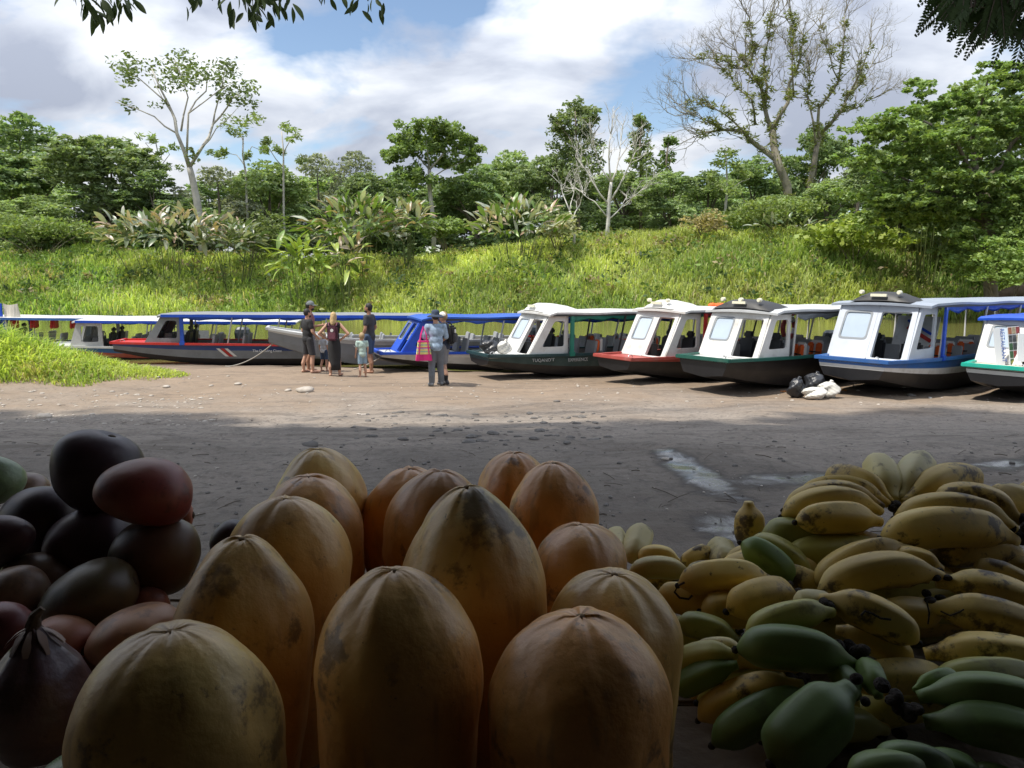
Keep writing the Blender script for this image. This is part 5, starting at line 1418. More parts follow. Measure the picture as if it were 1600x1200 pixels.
HBLK = mat('black hair', (0.012, 0.010, 0.009), .6, bump=.5, bscale=60); HBLOND = mat('blond hair', (0.46, 0.32, 0.15), .6, bump=.5, bscale=60, var=.25, vscale=20); HSAND = mat('sandy hair', (0.36, 0.25, 0.13), .6, bump=.5, bscale=60)
down = lambda s, f=0.0, o=.27: ((s * o, -.02, 1.14), (s * (o + .0), .05 + f, .88))
person(487, 580, 20.9, 1.96, R(-75), 'man in a mauve shirt and grey cap behind the man in black', {1: ((.24, .02, 1.14), (.14, .26, 1.16)), -1: ((-.26, -.02, 1.14), (-.24, .08, .90))}, SKIN2, MAUVE, .6, .84, GREYS, .52, cap_=cloth('grey cap cloth', (0.17, 0.19, 0.20)), beard=HBLK, hair=HBLK)
person(483, 584, 20.3, 1.72, R(-50), 'bearded man in black shirt and dark shorts, hand on hip', {1: ((.27, .02, 1.14), (.20, .20, .98)), -1: ((-.26, -.02, 1.14), (-.22, .14, .92))}, SKIN, TEEBLK, .6, .86, CHAR, .50, hair=HBLK, beard=HBLK, stride=.06, stance=.14, girth=1.06)
person(507, 577, 21.2, 1.08, R(-30), 'small child in a pale shirt half hidden behind the woman', {1: down(1, 0, .24), -1: down(-1, 0, .24)}, SKIN, cloth('very pale cotton', (0.60, 0.66, 0.72)), .6, .86, DENIM, .55, hair=HSAND, headk=1.28)
woman = person(524, 588, 19.9, 1.68, R(2), 'blond woman in a long black skirt with hands on hips, back turned', {1: ((.40, -.06, 1.17), (.20, .02, 1.02)), -1: ((-.40, -.06, 1.17), (-.20, .02, 1.02))}, SKIN, TEEBLK, 0, .95, None, skirt=TEEBLK, hair=HBLOND, hairlong=True, girth=.9)
person(567, 587, 20.0, 1.16, R(20), 'small sandy haired child in a mint shirt and light shorts', {1: ((.22, -.03, 1.18), (.22, .02, .95)), -1: ((-.24, -.03, 1.16), (-.26, .03, .90))}, SKIN, MINT, .65, .74, LDENIM, .55, hair=HSAND, headk=1.3)
person(579, 578, 21.0, 1.93, R(75), 'tall man in a charcoal shirt and denim shorts facing left', {1: ((.27, -.04, 1.14), (.20, .10, .92)), -1: ((-.26, -.01, 1.13), (-.24, .12, .88))}, SKIN2, CHAR, .62, .80, DENIM, .50, hair=HBLK, beard=HBLK, girth=1.0, turn=.1)
PLAID = mat('blue patterned shirt', (0.30, 0.40, 0.52), .9, var=.35, vscale=14)
hatp = person(682, 606, 17.7, 1.74, R(12), 'person in a dark bucket hat and blue patterned shirt with striped tote, back turned', {1: ((.26, .06, 1.14), (.18, .24, 1.05)), -1: ((-.27, .02, 1.15), (-.20, .20, 1.10))}, SKIN, PLAID, .95, .84, GRYPANT, .07, hat=cloth('navy hat cloth', (0.035, 0.05, 0.085)), hair=HBLK, shoes=mat('grey trainers', (0.16, 0.17, 0.18), .7), stride=.05, girth=1.05)
capp = person(695, 603, 18.15, 1.74, R(75), 'person in a white cap with a black backpack facing left', {1: ((.25, .03, 1.14), (.15, .22, 1.0)), -1: ((-.25, .0, 1.14), (-.16, .18, .98))}, SKIN, NAVYC, .6, .86, GREYS, .50, cap_=WHT, hair=HSAND, shoes=mat('dark trainers', (0.05, 0.05, 0.055), .7), socks=TEEBLK)
def backpack(owner, label, m, m2, s=1.0):
    a = owner.rotation_euler.z; k = owner.scale[0]; o = Vector(owner.location) + Vector((math.sin(a) * .20, -math.cos(a) * .20, 1.02)) * 1.0
    o.z = owner.location.z + 1.00 * k
    r_ = empty('backpack', o, a); tag(r_, label, 'backpack')
    b = MB(); b.box((0, 0, .20 * s), (.28 * s, .13 * s, .42 * s)); b.build('bag_body', m, r_, bevel=.045)
    b = MB(); b.box((0, -.08 * s, .13 * s), (.20 * s, .06 * s, .20 * s)); b.build('front_pocket', m2, r_, bevel=.02)
    b = MB(); b.tube([(0, -.07 * s, .28 * s), (0, -.085 * s, .28 * s)], .045 * s, 14); b.build('round_badge', REFLW, r_)
    for sx in (-1, 1):
        b = MB(); b.tube([(sx * .10 * s, .03, .40 * s), (sx * .115 * s, .10, .475 * s), (sx * .12 * s, .20, .475 * s), (sx * .13 * s, .27, .42 * s), (sx * .14 * s, .26, .25 * s)], .018, 6); b.build('strap', m2, r_)
backpack(woman, 'maroon backpack on the blond woman', cloth('maroon nylon', (0.085, 0.028, 0.045)), cloth('mauve nylon', (0.17, 0.06, 0.085)), .95)
backpack(capp, 'black backpack on the person in the white cap', TEEBLK, CHAR, 1.05)
# striped tote bag
a = hatp.rotation_euler.z
tote = empty('tote_bag', Vector(hatp.location) + Vector((-.27, -.16, .62)), a); tag(tote, 'pink and yellow striped tote bag on the shoulder of the person in the dark hat', 'bag')
PINK = cloth('hot pink canvas', (0.62, 0.03, 0.20)); YEL = cloth('yellow stripe canvas', (0.70, 0.62, 0.22)); GRNS = cloth('mint stripe canvas', (0.32, 0.48, 0.36)); PUR = cloth('lilac stripe canvas', (0.42, 0.34, 0.50))
w0, w1 = .19, .125
def trap(z0, z1, m, nm, par):
    f = lambda z: w0 + (w1 - w0) * z / .46
    b = MB(); V = []
    for z in (z0, z1):
        q = f(z); V += [(-q, -.085, z), (q, -.085, z), (q, .085, z), (-q, .085, z)]
    b.add(V, [(3, 2, 1, 0), (4, 5, 6, 7), (0, 1, 5, 4), (1, 2, 6, 5), (2, 3, 7, 6), (3, 0, 4, 7)]); return b.build(nm, m, par)
trap(0, .15, PINK, 'bag_base', tote)
zz0 = .15
for m_, dz in ((YEL, .05), (GRNS, .03), (YEL, .04), (PUR, .025), (PINK, .02), (YEL, .04), (GRNS, .03), (YEL, .04), (PINK, .03)):
    trap(zz0, zz0 + dz, m_, 'stripe_band', tote); zz0 += dz
for sx in (-1, 1):
    b = MB(); b.box((sx * .11, -.092, .22), (.028, .012, .45), Matrix.Rotation(-sx * .1, 3, 'Y')); b.build('side_strap', PINK, tote)
for dy in (-.08, .08):
    b = MB(); b.tube([(-.085, dy, .43), (-.06, dy, .60), (-.0, dy * .6 + .03, .79), (.06, dy, .60), (.085, dy, .43)], .014, 6); b.build('handle', PINK, tote)
# ------------------------------------------------------------------ fruit stall
TZ = 2.02
WOOD = mat('weathered plank', (0.16, 0.125, 0.09), .85, var=.35, vscale=5, bump=.5, bscale=30)
table = empty('stall_table', (0.1, .85, gz(.1, .85))); tag(table, 'wooden plank table carrying the papayas, mangoes and bananas', 'table')
def twb(b, nm, m, bevel=.004):
    o = b.build(nm, m, table, bevel=bevel); o.location = -Vector(table.location); return o
for i in range(8):
    b = MB(); b.box((0.1, .22 + i * .165, TZ - .0175 - .002 * (i % 2)), (2.6, .155, .035)); twb(b, 'plank', WOOD)
for x in (-1.1, 1.3):
    for y in (.22, 1.36):
        b = MB(); g_ = gz(x, y); b.box((x, y, (g_ - .05 + TZ - .04) / 2), (.08, .08, TZ - .04 - g_ + .05)); twb(b, 'leg', WOOD)
for y in (.22, 1.36):
    b = MB(); b.box((.1, y, TZ - .085), (2.5, .045, .09)); twb(b, 'rail', WOOD)
# roof and back wall of the stall, above and behind the camera
SHEET = mat('dull roofing sheet', (0.24, 0.24, 0.23), .7, var=.2)
stall = empty('fruit_stall', (0, -.6, gz(0, -.6))); tag(stall, 'open fronted fruit stall shelter with sheet roof around the table', 'shelter')
b = MB(); V = []; F = []
nx = 61
for i in range(nx):
    x = -3.4 + 6.8 * i / (nx - 1); rz = .02 * math.sin(i * 2.1)
    V += [(x, -2.2, 3.25 + rz), (x, 0.92, 3.52 + rz)]
for i in range(nx - 1): F.append((2 * i, 2 * i + 2, 2 * i + 3, 2 * i + 1))
V += [(x, y, z + .02) for x, y, z in V]; k = 2 * nx
F += [tuple(a + k for a in reversed(f)) for f in F]
b.add(V, F); o = b.build('roof', SHEET, stall); o.location = -Vector(stall.location)
for (c, s_, nm) in (((0, -2.2, 2.15), (6.8, .06, 2.4), 'back_wall'), ((-3.4, -.6, 2.15), (.06, 3.1, 2.4), 'side_wall'), ((3.4, -.6, 2.15), (.06, 3.1, 2.4), 'side_wall')):
    b = MB(); b.box(c, s_); o = b.build(nm, WOOD, stall); o.location = -Vector(stall.location)
for x in (-3.3, 3.3):
    b = MB(); b.box((x, .85, 2.25), (.1, .1, 2.6)); o = b.build('post', WOOD, stall); o.location = -Vector(stall.location)

def fruitmat(name, stops, scale=9.0, spots=(0.05, 0.03, 0.02), spot_amt=.7, rough=.42, grad=None, bump=.45, ripe=None, dist=.5, coat=.25, spot_lo=.565, spot_scale=15):
    m = bpy.data.materials.new(name); m.use_nodes = True; t = m.node_tree; b = t.nodes['Principled BSDF']
    tco = N(t, 'ShaderNodeTexCoord'); oi = N(t, 'ShaderNodeObjectInfo')
    ad = N(t, 'ShaderNodeVectorMath', operation='ADD'); L(t, tco.outputs['Object'], ad.inputs[0])
    ml = N(t, 'ShaderNodeVectorMath', operation='SCALE'); cmb = N(t, 'ShaderNodeCombineXYZ')
    for i in range(3): L(t, oi.outputs['Random'], cmb.inputs[i])
    L(t, cmb.outputs[0], ml.inputs[0]); ml.inputs['Scale'].default_value = 13.0; L(t, ml.outputs[0], ad.inputs[1])
    n = N(t, 'ShaderNodeTexNoise'); n.inputs['Scale'].default_value = scale; n.inputs['Detail'].default_value = 5; n.inputs['Distortion'].default_value = dist; L(t, ad.outputs[0], n.inputs['Vector'])
    cr_ = N(t, 'ShaderNodeValToRGB'); L(t, n.outputs[0], cr_.inputs[0]); e_ = cr_.color_ramp.elements
    e_[0].position = stops[0][0]; e_[0].color = tuple(stops[0][1]) + (1,); e_[1].position = stops[-1][0]; e_[1].color = tuple(stops[-1][1]) + (1,)
    for p_, c_ in stops[1:-1]: q = e_.new(p_); q.color = tuple(c_) + (1,)
    src = cr_.outputs[0]
    if ripe:        # the skin ripens from orange at the stem end to pale at the blossom end
        sz = N(t, 'ShaderNodeSeparateXYZ'); L(t, tco.outputs['Object'], sz.inputs[0])
        r = N(t, 'ShaderNodeMapRange', interpolation_type='SMOOTHSTEP'); r.inputs[1].default_value = .33; r.inputs[2].default_value = .17; r.inputs[4].default_value = .9; L(t, sz.outputs[2], r.inputs[0])
        mm = N(t, 'ShaderNodeMixRGB'); L(t, r.outputs[0], mm.inputs[0]); L(t, src, mm.inputs[1]); mm.inputs[2].default_value = tuple(ripe) + (1,); src = mm.outputs[0]
    for (sc, lo, hi, amt) in ((spot_scale, spot_lo, spot_lo + .08, spot_amt), (75, .64, .70, spot_amt * .85), (6.5, .56, .72, spot_amt * .6)):
        n = N(t, 'ShaderNodeTexNoise'); n.inputs['Scale'].default_value = sc; n.inputs['Detail'].default_value = 7; n.inputs['Roughness'].default_value = .65; L(t, ad.outputs[0], n.inputs['Vector'])
        r = N(t, 'ShaderNodeMapRange', interpolation_type='SMOOTHSTEP'); r.inputs[1].default_value = lo; r.inputs[2].default_value = hi; r.inputs[4].default_value = amt; L(t, n.outputs[0], r.inputs[0])
        mm = N(t, 'ShaderNodeMixRGB'); L(t, r.outputs[0], mm.inputs[0]); L(t, src, mm.inputs[1]); mm.inputs[2].default_value = tuple(spots) + (1,); src = mm.outputs[0]
    if ripe:
        mp_ = N(t, 'ShaderNodeMapping'); L(t, ad.outputs[0], mp_.inputs[0]); mp_.inputs['Scale'].default_value = (1, 1, .16)
        n = N(t, 'ShaderNodeTexNoise'); n.inputs['Scale'].default_value = 62; n.inputs['Detail'].default_value = 6; L(t, mp_.outputs[0], n.inputs['Vector'])
        r = N(t, 'ShaderNodeMapRange', interpolation_type='SMOOTHSTEP'); r.inputs[1].default_value = .56; r.inputs[2].default_value = .68; r.inputs[4].default_value = .45; L(t, n.outputs[0], r.inputs[0])
        mm = N(t, 'ShaderNodeMixRGB'); L(t, r.outputs[0], mm.inputs[0]); L(t, src, mm.inputs[1]); mm.inputs[2].default_value = (.26, .15, .06, 1); src = mm.outputs[0]
    hs = N(t, 'ShaderNodeHueSaturation'); r = N(t, 'ShaderNodeMapRange'); r.inputs[3].default_value = .85; r.inputs[4].default_value = 1.12; L(t, oi.outputs['Random'], r.inputs[0]); L(t, r.outputs[0], hs.inputs['Value']); L(t, src, hs.inputs['Color'])
    L(t, hs.outputs[0], b.inputs['Base Color'])
    b.inputs['Roughness'].default_value = rough; b.inputs['Specular IOR Level'].default_value = .5; b.inputs['Coat Weight'].default_value = coat; b.inputs['Coat Roughness'].default_value = .35
    b.inputs['Subsurface Weight'].default_value = .06; b.inputs['Subsurface Radius'].default_value = (.02, .01, .004); b.inputs['Subsurface Scale'].default_value = .3
    n = N(t, 'ShaderNodeTexNoise'); n.inputs['Scale'].default_value = 55; n.inputs['Detail'].default_value = 5; L(t, ad.outputs[0], n.inputs['Vector'])
    bp = N(t, 'ShaderNodeBump'); bp.inputs['Strength'].default_value = bump; bp.inputs['Distance'].default_value = .004; L(t, n.outputs[0], bp.inputs['Height']); L(t, bp.outputs[0], b.inputs['Normal'])
    return m
PAP = [fruitmat('ripe papaya skin', [(.32, (.33, .20, .08)), (.46, (.58, .34, .10)), (.60, (.64, .42, .14)), (.72, (.46, .36, .13))], 7, ripe=(.60, .30, .08)),
       fruitmat('orange papaya skin', [(.30, (.36, .18, .06)), (.50, (.60, .29, .08)), (.70, (.64, .40, .13))], 7, ripe=(.60, .27, .07)),
       fruitmat('green yellow papaya skin', [(.32, (.36, .22, .07)), (.50, (.58, .38, .11)), (.70, (.60, .44, .15))], 7, ripe=(.58, .33, .09))]
SCAR = mat('brown stem scar', (0.07, 0.045, 0.025), .9, bump=.5, bscale=60)
rnp = np.random.default_rng(77)
def papaya(px, top, wpx, Y, m, label, lenf=1.0, lean=(0, 0), point=.0, cx=None, seed=0, D=None, lob=.004, blunt=0.35):
    """stands on end on the table"""
    D = D or wpx / FPX * Y * .985
    zt = P(px, top, Y).z; X = P(cx if cx else px, top, Y).x
    # distance to the axis is a little further than the visible rim
    H = (zt - TZ) * lenf
    root = empty('papaya', (X, Y, TZ)); tag(root, label, 'papaya', 'papayas standing on the table')
    rg = np.random.default_rng(seed); nu, nv = 72, 64
    R_ = D / 2
    a = np.linspace(0, 2 * np.pi, nu, endpoint=False)
    t = (np.arange(nv + 1) / nv); t = t ** 1.25
    V = np.zeros((nv + 1, nu, 3))
    tw = .33 - blunt * .12
    up = np.clip(t / tw, 0, 1); ex = 2.05 - point * .7
    r = np.where(t < tw, (1 - (1 - up) ** ex) ** (1 / (1.85 - point * .35)), 1 - .30 * np.clip((t - tw) / (1 - tw), 0, 1) ** 2.2)
    r[0] = 0.004
    ph = rg.uniform(0, 6.28, 6)
    # blossom end dimple and five soft lobes, dents and bumps
    for j in range(nv + 1):
        lobes = 1 + lob * up[j] ** .6 * np.cos(5 * a + ph[0]) + .030 * np.cos(2 * a + ph[1]) + .022 * np.cos(3 * a + ph[2] + t[j] * 2) + .03 * np.sin(a + ph[3] + t[j] * 3.5)
        rr = R_ * r[j] * lobes
        z = H * (1 - t[j])
        dim = -.020 * R_ * 2 * math.exp(-(r[j] / .09) ** 2) - .016 * R_ * np.exp(-(np.sin((a - ph[4]) / 2) / .16) ** 2) * math.exp(-((r[j] - .16) / .16) ** 2) - .010 * R_ * np.exp(-(np.sin((a - ph[5]) / 2) / .14) ** 2) * math.exp(-((r[j] - .2) / .2) ** 2)
        V[j, :, 0] = rr * np.cos(a); V[j, :, 1] = rr * np.sin(a); V[j, :, 2] = z + dim
    # small random dents
    q = V.reshape(-1, 3).copy(); c0 = np.array([0, 0, H * .5]); nrm = unit(q - np.array([0, 0, 1])[None, :] * np.clip(q[:, 2:3], R_ * .6, H - R_))
    for _ in range(40):
        aa = rg.uniform(0, 6.28); zz_ = rg.uniform(.25, 1.0) * H; c = np.array([math.cos(aa) * R_ * .95, math.sin(aa) * R_ * .95, zz_]); i = np.argmin(((q - c) ** 2).sum(1)); c = q[i]
        s = rg.choice([rg.uniform(.003, .008), rg.uniform(.008, .022)]); d = rg.choice([-1, -1, 1]) * s * rg.uniform(.10, .26)
        q += nrm * (d * np.exp(-(((q - c) * np.array([1, 1, .7])) ** 2).sum(1) / (2 * s * s)))[:, None]
    q += nrm * ((fbm(np.arctan2(q[:, 1], q[:, 0]) * 2.2, q[:, 2] * 16, 3, seed) - .45) * .006)[:, None]
    i = np.arange((nv + 1) * nu).reshape(nv + 1, nu); i2 = np.roll(i, -1, 1)
    F = np.stack([i[:-1].ravel(), i[1:].ravel(), i2[1:].ravel(), i2[:-1].ravel()], 1)
    q[:, 0] *= rg.uniform(.95, 1.04); q[:, 1] *= rg.uniform(.90, 1.08)
    sk = mesh_np('skin', q, F, m, root, smooth=True)
    b = MB(); b.ball((0, 0, H - .024 * D), (.004, .004, .002), 10, 6); b.build('blossom_scar', mat('papaya blossom scar', (0.20, 0.13, 0.06), .9), root, smooth=True)
    root.rotation_euler = (lean[0], lean[1], rg.uniform(0, 6.28) * 0)
    return root
papaya(267, 980, 352, .52, PAP[2], 'large yellow papaya with a dark smudge, front left', seed=1, lob=.003, blunt=.5)
papaya(612, 886, 285, .62, PAP[0], 'large papaya in the middle of the front row', point=.25, cx=615, seed=2)
papaya(907, 957, 304, .57, PAP[1], 'blunt orange papaya at the right of the front row', seed=3, lob=.003, blunt=.5)
papaya(345, 836, 240, .72, PAP[0], 'bruised papaya behind the front left one', point=.5, cx=352, seed=4, lean=(0, .05), lob=.012, blunt=.25)
papaya(440, 776, 205, .86, PAP[0], 'papaya behind the bruised left one', point=.1, cx=445, seed=5, lob=.005)
papaya(472, 742, 180, 1.0, PAP[1], 'brown flecked papaya third from the back on the left', cx=482, seed=6, lob=.005)
papaya(495, 700, 156, 1.15, PAP[2], 'pale papaya at the back left of the group', seed=7, point=.3, lob=.012)
papaya(640, 730, 148, 1.16, PAP[1], 'papaya at the back behind the middle pair', seed=8)
papaya(688, 734, 186, 1.0, PAP[1], 'orange papaya directly behind the large pointed one', seed=9, point=.2)
papaya(735, 756, 237, .77, PAP[0], 'large pointed ribbed papaya in the second row', seed=10, point=.7, cx=730, lob=.014, blunt=.15)
papaya(803, 706, 132, 1.27, PAP[1], 'rearmost papaya right of the middle', seed=11)
papaya(864, 721, 148, 1.11, PAP[1], 'orange papaya at the back right with a dark stain', seed=12, point=.1)
papaya(907, 818, 158, .955, PAP[1], 'short round orange papaya near the bananas', seed=13, blunt=1.0)
papaya(960, 893, 232, .72, PAP[2], 'wide tan papaya behind the blunt right one', seed=14, lob=.003, blunt=.6)

# mangoes
MG = dict(purple=fruitmat('purple mango skin', [(.3, (.030, .018, .024)), (.5, (.060, .026, .034)), (.7, (.095, .035, .036))], 5, (.02, .015, .015), .5, .44, bump=.12, coat=.06),
    red=fruitmat('red mango skin', [(.3, (.12, .030, .030)), (.5, (.22, .042, .036)), (.7, (.26, .12, .05))], 5, (.04, .02, .02), .5, .44, bump=.12, coat=.06),
    green=fruitmat('green mango skin', [(.3, (.12, .035, .03)), (.5, (.11, .065, .035)), (.7, (.14, .14, .06))], 5, (.03, .03, .02), .55, .44, bump=.12, coat=.06),
    pink=fruitmat('pink mango skin', [(.3, (.34, .09, .075)), (.5, (.42, .16, .10)), (.7, (.45, .28, .13))], 5, (.1, .05, .04), .5, .46, bump=.12, coat=.06),
    brown=fruitmat('brown mango skin', [(.3, (.14, .08, .05)), (.5, (.22, .13, .08)), (.7, (.28, .17, .10))], 6, (.06, .04, .03), .5, .45, bump=.15),
    leafy=fruitmat('green melon skin', [(.3, (.10, .16, .07)), (.6, (.20, .28, .13))], 6, (.05, .06, .03), .4, .4))
def mango(px, py, wpx, hpx, Y, key, label, rot=0.0, seed=0, name='mango', group='mangoes piled on the left'):
    c = P(px, py, Y); rx = wpx * 1.10 / 2 / FPX * Y; rz = hpx * 1.14 / 2 / FPX * Y
    root = empty(name, c); tag(root, label, 'mango' if name == 'mango' else 'fruit', group)
    rg = np.random.default_rng(seed + 100); nu, nv = 48, 32
    a = np.linspace(0, 2 * np.pi, nu, endpoint=False)
    th = np.linspace(0.001, np.pi - .001, nv + 1)
    A, T = np.meshgrid(a, th)
    x = np.cos(T); rr = np.sin(T) ** .88 * (1 + .10 * np.cos(T))                      # long axis x, fuller at the stem end
    y = rr * np.cos(A); z = rr * np.sin(A)
    z = z + .16 * (x ** 2) * -1 * (1 if seed % 2 else .3) + .05 * np.sin(x * 2)
    y = y * (.9)
    bmp = 1 + (fbm(A * 1.2 + 3, T * 1.8, 2, seed) - .45) * .11 * np.sin(T)
    q = np.stack([x * rx * bmp, y * rx * .95 * bmp, z * rz * bmp], -1).reshape(-1, 3)
    # stem dimple
    dd = np.exp(-((q - np.array([rx * .97, 0, 0])) ** 2).sum(1) / (2 * (rx * .12) ** 2)); q[:, 0] -= dd * rx * .10
    i = np.arange((nv + 1) * nu).reshape(nv + 1, nu); i2 = np.roll(i, -1, 1)
    F = np.stack([i[:-1].ravel(), i2[:-1].ravel(), i2[1:].ravel(), i[1:].ravel()], 1)
    mesh_np('skin', q, F, MG[key], root, smooth=True)
    b = MB(); b.ball((rx * .90, 0, -.16 * rz * (1 if seed % 2 else .3)), (.004, .006, .006), 8, 6); b.build('stem_scar', SCAR, root, smooth=True)
    root.rotation_euler = (0, rot, rg.uniform(-.5, .5))
    return root
for k_, a_ in enumerate([
    (152, 738, 122, 124, 1.00, 'purple', 'large dark purple mango on top of the pile', -1.2),
    (228, 766, 134, 94, .93, 'red', 'red purple mango leaning on the topmost one', .35),
    (60, 818, 118, 112, 1.02, 'purple', 'dark mango left below the topmost one', .1),
    (2, 842, 74, 98, .93, 'purple', 'dark mango cut by the left edge', 1.2),
    (142, 850, 124, 112, .99, 'purple', 'nearly black mango under the two top ones', .2),
    (245, 864, 124, 114, .94, 'green', 'green shouldered dark red mango at the right of the pile', .5),
    (-18, 752, 76, 90, 1.08, 'leafy', 'green mango at the upper left edge', 1.3),
    (36, 762, 70, 42, 1.20, 'brown', 'brown fruit glimpsed behind the left mangoes', .1),
    (138, 934, 142, 98, .86, 'green', 'green and orange mango with a black mark', -.3),
    (22, 930, 98, 86, .87, 'brown', 'brownish mango below the left edge one', .1),
    (60, 900, 100, 66, .94, 'brown', 'small brown mango deep between the dark ones', .3),
    (4, 985, 90, 102, .76, 'red', 'red mango at the left edge below the brown one', .9),
    (98, 998, 98, 66, .80, 'pink', 'reddish mango behind the peeling fruit', .2),
    (208, 992, 150, 84, .79, 'pink', 'pink yellow mango beside the front left papaya', -.25),
    (283, 805, 34, 44, 1.12, 'pink', 'yellow mango sliver behind the red purple one', 0),
    (356, 838, 60, 40, 1.0, 'purple', 'small dark mango between pile and papayas', -.5),
    (232, 945, 60, 60, .90, 'pink', 'orange mango in the gap left of the bruised papaya', 1.0),
    (125, 1212, 130, 70, .55, 'leafy', 'green fruit at the bottom left corner', 0),
    (70, 940, 120, 90, .98, 'purple', 'hidden dark mango low in the pile', 0), (190, 950, 120, 90, 1.02, 'purple', 'hidden dark mango low at the back of the pile', 0),
    (110, 1060, 130, 100, .80, 'brown', 'hidden brown mango low in front of the pile', 0), (-20, 1060, 130, 110, .78, 'purple', 'hidden dark mango low at the left edge', 0), (230, 1080, 140, 100, .80, 'red', 'hidden red mango low beside the papayas', 0), (10, 900, 120, 90, 1.05, 'purple', 'hidden dark mango low at the back left', 0)]):
    mango(a_[0], a_[1], a_[2], a_[3], a_[4], a_[5], a_[6], a_[7], k_)
# peeling fruit with a dried pointed top
def peeling():
    Y = .64; c = P(62, 1085, Y); k = Y / FPX
    root = empty('peeling_fruit', c); tag(root, 'purplish round fruit with dried pointed peeling top, lower left', 'fruit')
    prof = [(0, 134), (7, 130), (13, 116), (24, 98), (44, 76), (66, 48), (80, 10), (84, -16), (82, -50), (62, -92), (0, -112)]
    nu = 48; V = []; F = []
    pr = random.Random(4)
    zs = []
    for j in range(len(prof) - 1):
        for q in range(4):
            t = q / 4; zs.append((prof[j][0] * (1 - t) + prof[j + 1][0] * t, prof[j][1] * (1 - t) + prof[j + 1][1] * t))
    zs.append(prof[-1])
    for j, (r_, z) in enumerate(zs):
        for i in range(nu):
            a = 2 * math.pi * i / nu; w = 1 + .07 * math.sin(a * 6 + z * .01) * max(0, z) / 110 + .03 * math.sin(a * 11) * max(0, z) / 110
            V.append(((r_ * w + .3) * k * math.cos(a), (r_ * w + .3) * k * math.sin(a), z * k))
    for j in range(len(zs) - 1):
        for i in range(nu): F.append((j * nu + i, (j + 1) * nu + i, (j + 1) * nu + (i + 1) % nu, j * nu + (i + 1) % nu))
    mesh_np('skin', np.array(V), F, fruitmat('papery purple skin', [(.3, (.07, .04, .05)), (.5, (.15, .085, .09)), (.7, (.24, .15, .13))], 7, (.04, .02, .02), .5, .38, bump=.5), root, smooth=True)
    for i in range(8):
        b = MB(); a = i * .79 + 2.6; V = []
        for t in np.linspace(0, 1, 6):
            r_ = float(np.interp(118 - 34 * t, [48, 76, 98, 116, 130], [66, 44, 24, 13, 7])) * k * 1.07; z = (118 - 34 * t) * k; lift = .002 * math.sin(t * 3.1) + .003 * t * (i % 2)
            w = (2 + 4 * math.sin(t * 2.8) * (1 + .4 * math.sin(i * 3 + t * 6))) * k
            for s in (-1, 1): V.append(((r_ + lift) * math.cos(a) - s * w * math.sin(a), (r_ + lift) * math.sin(a) + s * w * math.cos(a), z + lift))
        V2 = [(x * .985, y * .985, z - .002) for x, y, z in V]
        b.add(V + V2, [(2 * q, 2 * q + 1, 2 * q + 3, 2 * q + 2) for q in range(5)] + [(12 + 2 * q, 12 + 2 * q + 2, 12 + 2 * q + 3, 12 + 2 * q + 1) for q in range(5)])
        b.build('dry_peel', mat('dry papery peel', (0.27, 0.19, 0.15), .55, var=.3, vscale=30), root, smooth=True)
    b = MB(); b.tube([(0, 0, 120 * k), (.003, 0, 140 * k), (.008, .003, 150 * k)], [.007, .005, .003], 7); b.build('stem', SCAR, root)
peeling()

# bananas
BN = dict(y=fruitmat('ripe banana skin', [(.3, (.42, .29, .07)), (.5, (.64, .46, .12)), (.7, (.68, .54, .19))], 6, (.045, .028, .016), .9, .55, bump=.2, spot_lo=.54, spot_scale=16, coat=.05),
    g=fruitmat('green banana skin', [(.3, (.085, .15, .035)), (.5, (.13, .21, .045)), (.7, (.19, .25, .06))], 5, (.05, .05, .02), .45, .52, bump=.15, coat=.05),
    d=fruitmat('deep green banana skin', [(.3, (.085, .15, .04)), (.6, (.16, .235, .065))], 5, (.04, .05, .02), .4, .52, bump=.15, coat=.05),
    p=fruitmat('pale banana skin', [(.3, (.42, .36, .14)), (.5, (.55, .47, .20)), (.7, (.58, .53, .27))], 6, (.07, .05, .03), .6, .52, bump=.15, coat=.05),
    l=fruitmat('yellow green banana skin', [(.3, (.22, .24, .055)), (.5, (.36, .34, .075)), (.7, (.46, .40, .10))], 5, (.05, .05, .02), .5, .52, bump=.15, coat=.05))
TIP = mat('black banana tip', (0.018, 0.013, 0.010), .9, bump=.6, bscale=70)
STALK = mat('banana stalk', (0.03, 0.022, 0.016), .95, bump=1.0, bscale=90, var=.3, vscale=30)
